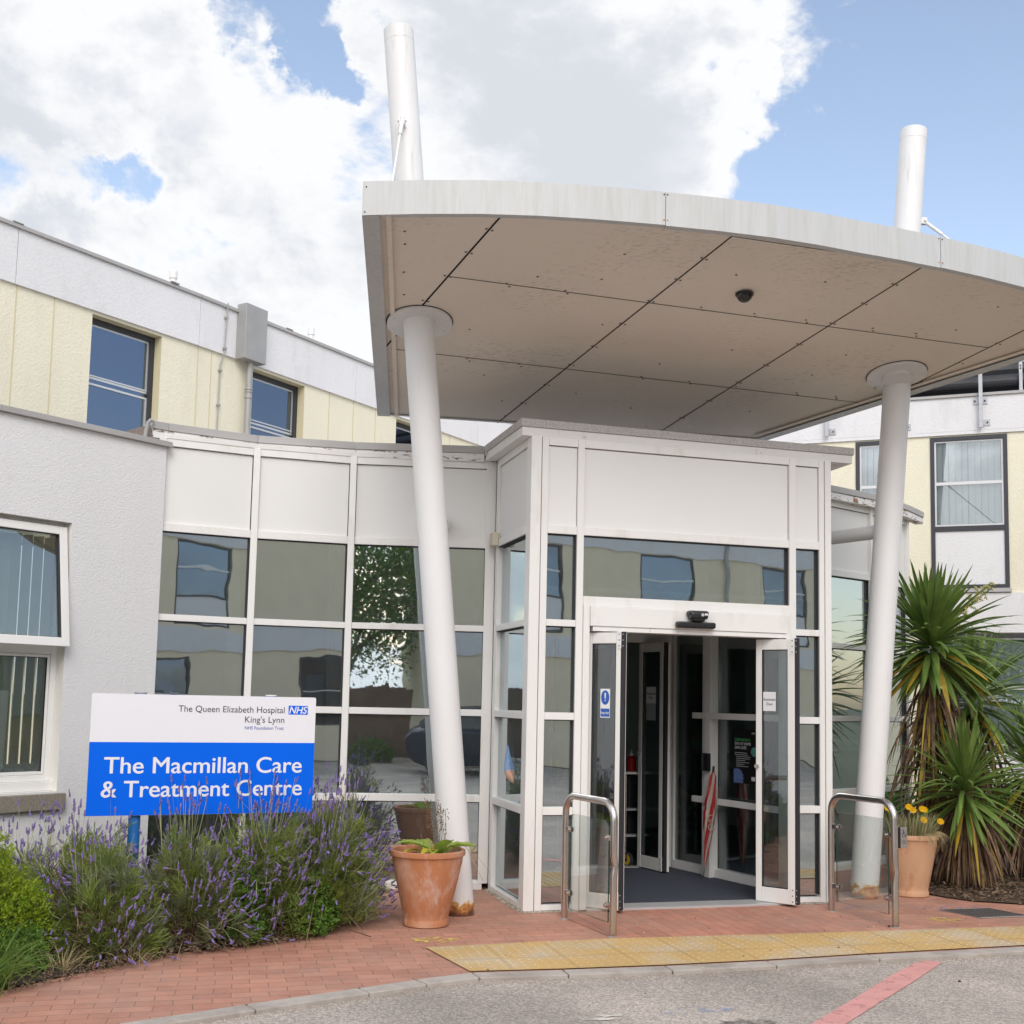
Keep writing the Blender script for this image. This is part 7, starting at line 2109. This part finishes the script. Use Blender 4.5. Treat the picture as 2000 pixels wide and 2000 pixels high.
def person(loc, face, label, J, top, legs, group=None, mask=False):
    """J: joint dict in local metres, x right, y forward, z up"""
    t = thing('person', (loc[0], loc[1], loc[2] if len(loc) > 2 else 0.02), label, 'person', group)
    ca, sa = math.cos(face), math.sin(face)     # forward = (ca,sa)
    def L(p): return Vector((loc[0]+p[0]*sa+p[1]*ca, loc[1]-p[0]*ca+p[1]*sa, t.location.z+p[2]))
    names = [k for k in J if k != 'face']; V = [L(J[n]) for n in names]; ix = {n: i for i, n in enumerate(names)}
    E = [('pelvis', 'waist'), ('waist', 'chest'), ('chest', 'neck'), ('neck', 'head0'), ('head0', 'head1'), ('head1', 'head2')]
    for s in 'lr':
        E += [('chest', s+'sh'), (s+'sh', s+'el'), (s+'el', s+'wr'), (s+'wr', s+'pm'), ('pelvis', s+'hip'), (s+'hip', s+'kn'), (s+'kn', s+'an'), (s+'an', s+'toe')]
    rad = dict(pelvis=.125, waist=.115, chest=.14, neck=.055, head0=.065, head1=.088, head2=.075, sh=.066, el=.042, wr=.028, pm=.030, hip=.095, kn=.062, an=.04, toe=.034)
    r__ = [rad.get(n, rad.get(n[1:])) for n in names]
    body = skin_mesh('body', V, [(ix[a], ix[b]) for a, b in E], r__, ['skin', top, legs, 'shoe', 'hair'], t, 2, ix['pelvis'])
    # colour faces by the nearest bone
    seg = {('pelvis', 'waist'): 1, ('waist', 'chest'): 1, ('chest', 'neck'): 1, ('neck', 'head0'): 0, ('head0', 'head1'): 0, ('head1', 'head2'): 0}
    for s in 'lr': seg.update({('chest', s+'sh'): 1, (s+'sh', s+'el'): 1, (s+'el', s+'wr'): 0, (s+'wr', s+'pm'): 0, ('pelvis', s+'hip'): 2, (s+'hip', s+'kn'): 2, (s+'kn', s+'an'): 2, (s+'an', s+'toe'): 3})
    S = [(V[ix[a]], V[ix[b]], k) for (a, b), k in seg.items()]
    hd = V[ix['head1']]; fwd = Vector((ca, sa, 0)); fh = J.get('face'); fwd = (L(fh)-hd).normalized() if fh else fwd
    hup = (V[ix['head2']]-V[ix['head0']]).normalized()
    for p in body.data.polygons:
        c = p.center; best = 1e9; k = 0
        for a, b, m_ in S:
            ab = b-a; f = max(0, min(1, (c-a).dot(ab)/max(ab.length_squared, 1e-9))); d_ = (c-a-ab*f).length
            if d_ < best: best = d_; k = m_
        if k == 0 and (c-hd).length < .2 and (c-V[ix['neck']]).dot(hup) > .03:
            q = c-hd
            if q.dot(fwd) < .02 or q.dot(hup) > .07: k = 4
        p.material_index = k
    # face: eyes, nose, ears, mouth or mask
    side = fwd.cross(hup).normalized()
    mb = MB()
    for s in (-1, 1):
        mb.lathe(hd+fwd*.074+side*(s*.032)+hup*.005, [(.010, -.004), (.012, 0), (.008, .006)], 'hair', 8)
        mb.tube([hd+side*(s*.082)-hup*.02, hd+side*(s*.096)+hup*.01, hd+side*(s*.084)+hup*.03], [.008, .013, .007], 'skin', 8)
    mb.tube([hd+fwd*.078+hup*.01, hd+fwd*.106-hup*.028, hd+fwd*.08-hup*.036], [.006, .013, .008], 'skin', 8)
    mb.tube([hd+fwd*.082-side*.022-hup*.06, hd+fwd*.09-hup*.062, hd+fwd*.082+side*.022-hup*.06], .005, 'skin', 6)
    if mask:
        pts = [hd+fwd*(.085-.05*abs(k)/3)+side*(k*.026)-hup*.05 for k in (-3, -2, -1, 0, 1, 2, 3)]
        mb.tube(pts, .036, 'mask', 8)
    mb.build('face_features', None, t, smooth=True)
    # hands
    for s in 'lr':
        w = V[ix[s+'wr']]; pm = V[ix[s+'pm']]; d_ = (pm-w).normalized(); sd_ = d_.cross(Vector((.3, .2, 1))).normalized(); nn = d_.cross(sd_)
        mb = MB()
        for q, LL in ((-1.5, .062), (-.5, .075), (.5, .07), (1.5, .055)):
            b_ = pm+sd_*(q*.017)+d_*.012; mb.tube([b_, b_+d_*LL*.5+nn*.006, b_+d_*LL*.85+nn*.03], [.0088, .008, .006], 'skin', 8)
        b_ = w+d_*.03-sd_*.026; mb.tube([b_, b_+d_*.03-sd_*.02, b_+d_*.06-sd_*.022+nn*.012], [.011, .009, .007], 'skin', 8)
        mb.build('hand', None, t, smooth=True)
    return t
# bending forward behind the left-hand side light
bend = dict(pelvis=(0, -.12, .92), waist=(0, -.02, 1.06), chest=(0, .18, 1.24), neck=(0, .34, 1.33), head0=(0, .40, 1.35), head1=(0, .47, 1.38), head2=(0, .53, 1.43),
            lhip=(-.10, -.12, .88), lkn=(-.11, -.02, .48), lan=(-.12, -.10, .08), ltoe=(-.13, .10, .03), rhip=(.10, -.12, .88), rkn=(.12, .03, .48), ran=(.13, -.08, .08), rtoe=(.14, .12, .03),
            lsh=(-.19, .20, 1.25), lel=(-.22, .34, 1.0), lwr=(-.16, .56, .92), lpm=(-.14, .63, .90), rsh=(.19, .20, 1.25), rel=(.24, .30, .98), rwr=(.12, .50, .88), rpm=(.10, .57, .86), face=(0, .62, 1.28))
person(tuple(W(0.34, 0.84, 0.021)), R(-88), 'person in a denim shirt bending forward inside the lobby, behind the left side glass', bend, 'denim', 'navy')
# sitting inside behind the dark partition glass
sit = dict(pelvis=(0, 0, .52), waist=(0, .0, .68), chest=(0, .02, .92), neck=(0, .04, 1.07), head0=(0, .05, 1.12), head1=(0, .06, 1.20), head2=(0, .06, 1.27),
           lhip=(-.10, .04, .50), lkn=(-.12, .44, .50), lan=(-.12, .46, .09), ltoe=(-.12, .62, .04), rhip=(.10, .04, .50), rkn=(.12, .44, .50), ran=(.12, .46, .09), rtoe=(.12, .62, .04),
           lsh=(-.19, .02, .95), lel=(-.24, .12, .70), lwr=(-.14, .34, .60), lpm=(-.11, .41, .58), rsh=(.19, .02, .95), rel=(.24, .12, .70), rwr=(.14, .34, .60), rpm=(.11, .41, .58), face=(0, .3, 1.19))
person(tuple(W(2.60, 2.62, 0.021)), R(-74), 'person in black wearing a pale face mask, sitting behind the dark partition glass', sit, 'black_cloth', 'black_cloth', mask=True)
st_ = thing('stool', W(2.60, 2.62, 0.02), 'black padded stool under the seated person behind the partition glass', 'stool')
mb = MB(); c = W(2.60, 2.62, 0.02); mb.lathe((c.x, c.y, .38), [(.15, 0), (.18, .01), (.18, .04), (.15, .055)], 'black_cloth', 24); mb.build('seat', None, st_)
for a in (45, 135, 225, 315):
    mb = MB(); mb.tube([(c.x+.12*math.cos(R(a)), c.y+.12*math.sin(R(a)), .38), (c.x+.17*math.cos(R(a)), c.y+.17*math.sin(R(a)), .02)], .012, 'steel', 8); mb.build('leg', None, st_)

# ================================================================== across the road (seen in the reflections)
op = thing('opposite_building', (12, -7, 0), 'two-storey cream and white building across the road, seen only in the reflections', 'building')
wo_ = Wall((22.0, -7.0), R(180))
M['tan_render'] = mat('tan_render', (0.80, 0.70, 0.52), 0.9, var=.05)
X = lambda a, b, z0, z1: (22.0-b, 22.0-a, z0, z1)
UPW = [(4.0+0*k, 4.0, 0, 0) for k in ()]
OW = [X(9.5, 11.3, 3.27, 5.43), X(13.7, 15.5, 3.27, 5.43), X(17.9, 19.7, 3.27, 5.43), X(6.1, 7.9, .9, 2.5), X(8.7, 10.1, .1, 2.5), X(12.3, 14.1, .9, 2.5), X(16.5, 18.3, .9, 2.5)]
mb = MB(); wall_grid(mb, wo_, 0, 20.6, 0, 6.0, OW, 0.0, .25, 'tan_render', 'smooth_cream')
mb.build('wall', None, op)
for q in ((0, 20.6, 2.65, 3.2, .001, .05, 'render_band'), (-.1, 20.65, 5.45, 6.05, .001, .05, 'render_band'), (-.1, 20.65, 6.051, 6.09, -.4, .08, 'cap')):
    mb = MB(); wo_.box(mb, *q); mb.build('band', None, op)
for (a, b, z0, z1) in OW:
    mb = MB(); frame_rect(mb, wo_, a, b, z0, z1, .06, -.10, -.02, 'charcoal')
    zs = 4.1 if z0 > 3 else z0+.03
    if z0 > 3: wo_.box(mb, a+.06, b-.06, 4.08, 4.14, -.10, -.021, 'charcoal')
    wo_.box(mb, a+.06, b-.06, (zs+z1)/2-.02, (zs+z1)/2+.02, -.09, -.03, 'alu'); f_ = mb.build('window', None, op)
    mb = MB(); wo_.box(mb, a+.05, b-.05, zs+.03, z1-.05, -.07, -.06); mb.build('pane', 'glass_up', f_)
    if z0 > 3:
        mb = MB(); wo_.box(mb, a+.06, b-.06, z0+.05, 4.08, -.09, -.04); mb.build('spandrel_panel', 'render_band', f_)
mb = MB(); wo_.box(mb, 0.3, 20.3, 0.02, 6.0, -1.6, -1.55, 'interior_dark'); mb.build('room_wall', None, op)
mb = MB(); wo_.box(mb, 0.02, 20.58, 5.8, 5.9, -9, -.26, 'felt'); mb.build('roof', None, op)
mb = MB(); wo_.box(mb, 20.35, 20.6, 0, 6.0, -9, -.26); mb.build('wall', 'tan_render', op)
mb = MB(); mb.tube([wo_.at(22-16.6, 0, .09), wo_.at(22-16.6, 6.0, .09)], .06, seg=12); mb.build('downpipe', 'zinc', op, smooth=True)
# timber fence, shrubs and trees between
fn = thing('timber_fence', (-4.5, -9.5, 0), 'long brown close-boarded timber fence across the road, seen in the reflections', 'fence')
M['fence_wood'] = mat('fence_wood', (0.16, 0.10, 0.07), .9, var=.25, vscale=6)
mb = MB()
for k in range(76):
    x = -10+k*.145; mb.box((x, -9.5+.012*(k % 2), .05), (.152, 0, 0), (0, .02, 0), (0, 0, 1.75+.02*((k*7) % 3)))
mb.build('boards', 'fence_wood', fn)
mb = MB()
for k in range(5):
    mb.box((-10+k*2.6, -9.62, 0), (.1, 0, 0), (0, .1, 0), (0, 0, 1.9))
mb.build('post', 'fence_wood', fn)
for i, (x, y, s, lb_) in enumerate(((-4.5, -8.6, .7, 'broad green shrub in front of the timber fence'), (-2.0, -8.7, .6, 'rounded green shrub at the middle of the timber fence'), (-0.1, -8.6, .5, 'low green shrub at the right end of the timber fence'))):
    leafy_shrub('roadside_shrub', lb_, 'shrub', (x, y), s*1.5, s*.8, s*1.2, 900, .07, 'shrub_leaf', 60+i)
def tree(c, h, r__, n, label, seed):
    rng = np.random.default_rng(seed); t = thing('broadleaf_tree', (c[0], c[1], 0), label, 'tree', 'trees across the road')
    mb = MB(); b0 = Vector((c[0], c[1], -.1)); tp = Vector((c[0]+.2, c[1], h*.62)); mb.tube([b0, b0.lerp(tp, .5), tp], [.22, .16, .08], 'bark', 12)
    rg = random.Random(seed); ends = []
    for k in range(16):
        a = rg.random()*6.28; f = rg.uniform(.35, .95); q = b0.lerp(tp, f); e = q+Vector((math.cos(a)*r__*rg.uniform(.4, .85), math.sin(a)*r__*rg.uniform(.4, .85), rg.uniform(.15, .4)*h*.6)); ends.append(e)
        mb.tube([q, q.lerp(e, .5)+Vector((0, 0, .15)), e], [.07, .045, .015], 'bark', 7)
    mb.build('trunk', None, t, smooth=True)
    cl = np.array([list(e) for e in ends]+[[c[0], c[1], h*.85]]); ci = rng.integers(0, len(cl), n); p = cl[ci]+rng.normal(size=(n, 3))*r__*.24
    d = rng.normal(size=(n, 3))+np.array([0, 0, .3]); v, f = strips(rng, p, d, rng.uniform(.08, .15, n), rng.uniform(.05, .09, n), 2, .2, wprof=np.array([.3, 1, .1]))
    mesh_np('crown', v, f, ['shrub_leaf'], None, t)
tree((-0.6, -13.5), 8.5, 3.0, 22000, 'tall broadleaf tree behind the timber fence across the road', 71)
tree((-5.5, -16.0), 7.5, 2.8, 14000, 'broadleaf tree further left behind the timber fence across the road', 72)
sb = thing('brick_building', (13, 6, 0), 'low brown brick building far to the right, seen only in the window reflections', 'building')
M['brown_brick'] = brick_mat('brown_brick', 0.0, (0.22, 0.12, 0.08), (0.17, 0.09, 0.06), (0.25, 0.22, 0.18), bw=.22, rh=.075)
mb = MB(); mb.prism([(13, 1), (13.3, 1), (13.3, 12), (13, 12)], 0, 5.0); mb.build('wall', 'brown_brick', sb)
mb = MB(); mb.prism([(12.9, .9), (13.6, .9), (13.6, 12.1), (12.9, 12.1)], 5.001, 5.25); mb.build('fascia', 'fascia', sb)
for k in range(3):
    mb = MB(); mb.box((12.93, 2.2+k*3.3, 1.0), (.06, 0, 0), (0, 1.6, 0), (0, 0, 1.4)); wnd = mb.build('window', 'charcoal', sb)
    mb = MB(); mb.box((12.91, 2.27+k*3.3, 1.07), (.018, 0, 0), (0, 1.46, 0), (0, 0, 1.26)); mb.build('pane', 'glass_up', wnd)
# parked car behind the camera
car = thing('parked_car', (2.6, -4.9, GZ), 'dark blue hatchback car parked across the road, seen in the reflections', 'car')
M['car_paint'] = mat('car_paint', (0.010, 0.018, 0.045), .25, .2); M['car_glass'] = mat('car_glass', (0.02, 0.025, 0.03), .05, spec=.9); M['tail_red'] = mat('tail_light', (0.5, 0.01, 0.01), .2)
def sec(x, pts):   # mirrored cross-section in y
    return [(x, y, z) for y, z in pts]+[(x, -y, z) for y, z in reversed(pts)]
secs = [sec(-2.0, [(.55, .35), (.72, .5), (.74, .8), (.62, .9)]), sec(-1.85, [(.70, .24), (.84, .5), (.85, .88), (.70, .98)]), sec(-1.0, [(.76, .2), (.87, .5), (.87, .92), (.72, 1.0)]),
        sec(.6, [(.76, .2), (.87, .5), (.87, .90), (.72, .96)]), sec(1.6, [(.74, .22), (.85, .5), (.82, .78), (.6, .86)]), sec(2.0, [(.55, .3), (.66, .45), (.64, .62), (.5, .70)])]
def loft(mb, secs, m, c):
    n = len(secs[0]); vs = [Vector((c[0]+p[0]*c[3]-p[1]*c[4], c[1]+p[0]*c[4]+p[1]*c[3], c[2]+p[2])) for s in secs for p in s]
    fs = [(i*n+k, i*n+(k+1) % n, (i+1)*n+(k+1) % n, (i+1)*n+k) for i in range(len(secs)-1) for k in range(n)]+[tuple(range(n-1, -1, -1)), tuple(range((len(secs)-1)*n, len(secs)*n))]
    mb.add(vs, fs, m)
CC = (2.6, -4.9, GZ, math.cos(R(12)), math.sin(R(12)))
mb = MB(); loft(mb, secs, 'car_paint', CC); mb.build('body', None, car, smooth=True, bevel=.02)
cab = [sec(-1.75, [(.66, .97), (.62, 1.08)]), sec(-1.35, [(.70, .98), (.60, 1.40)]), sec(-.3, [(.71, .97), (.60, 1.48)]), sec(.35, [(.70, .96), (.58, 1.40)]), sec(1.05, [(.66, .93), (.6, .97)])]
mb = MB(); loft(mb, cab, 'car_glass', CC); mb.build('windows', None, car, smooth=True)
mb = MB(); loft(mb, [sec(-1.35, [(.60, 1.402), (.50, 1.44)]), sec(-.3, [(.60, 1.482), (.50, 1.52)]), sec(.35, [(.58, 1.402), (.48, 1.44)])], 'car_paint', CC); mb.build('roof', None, car, smooth=True)
for x in (-1.25, 1.25):
    for y in (-.80, .80):
        c = Vector((CC[0]+x*CC[3]-y*CC[4], CC[1]+x*CC[4]+y*CC[3], GZ+.31)); a = Vector((-CC[4], CC[3], 0))
        mb = MB(); mb.tube([c-a*.10, c+a*.10], .31, 'black_rubber', 28); wh = mb.build('wheel', None, car); mb = MB(); mb.tube([c-a*.105, c+a*.105], .19, 'alu', 20); mb.build('rim', None, wh)
for y in (-.7, .7):
    for x, m_, nm in ((-1.97, 'tail_red', 'tail_light'), (1.93, 'alu', 'headlight')):
        c = Vector((CC[0]+x*CC[3]-y*CC[4]*.9, CC[1]+x*CC[4]+y*CC[3]*.9, GZ+(.78 if x < 0 else .60))); mb = MB(); mb.box(c-Vector((.05, .05, .06)), (.10, 0, 0), (0, .10, 0), (0, 0, .12)); mb.build(nm, m_, car, bevel=.02)
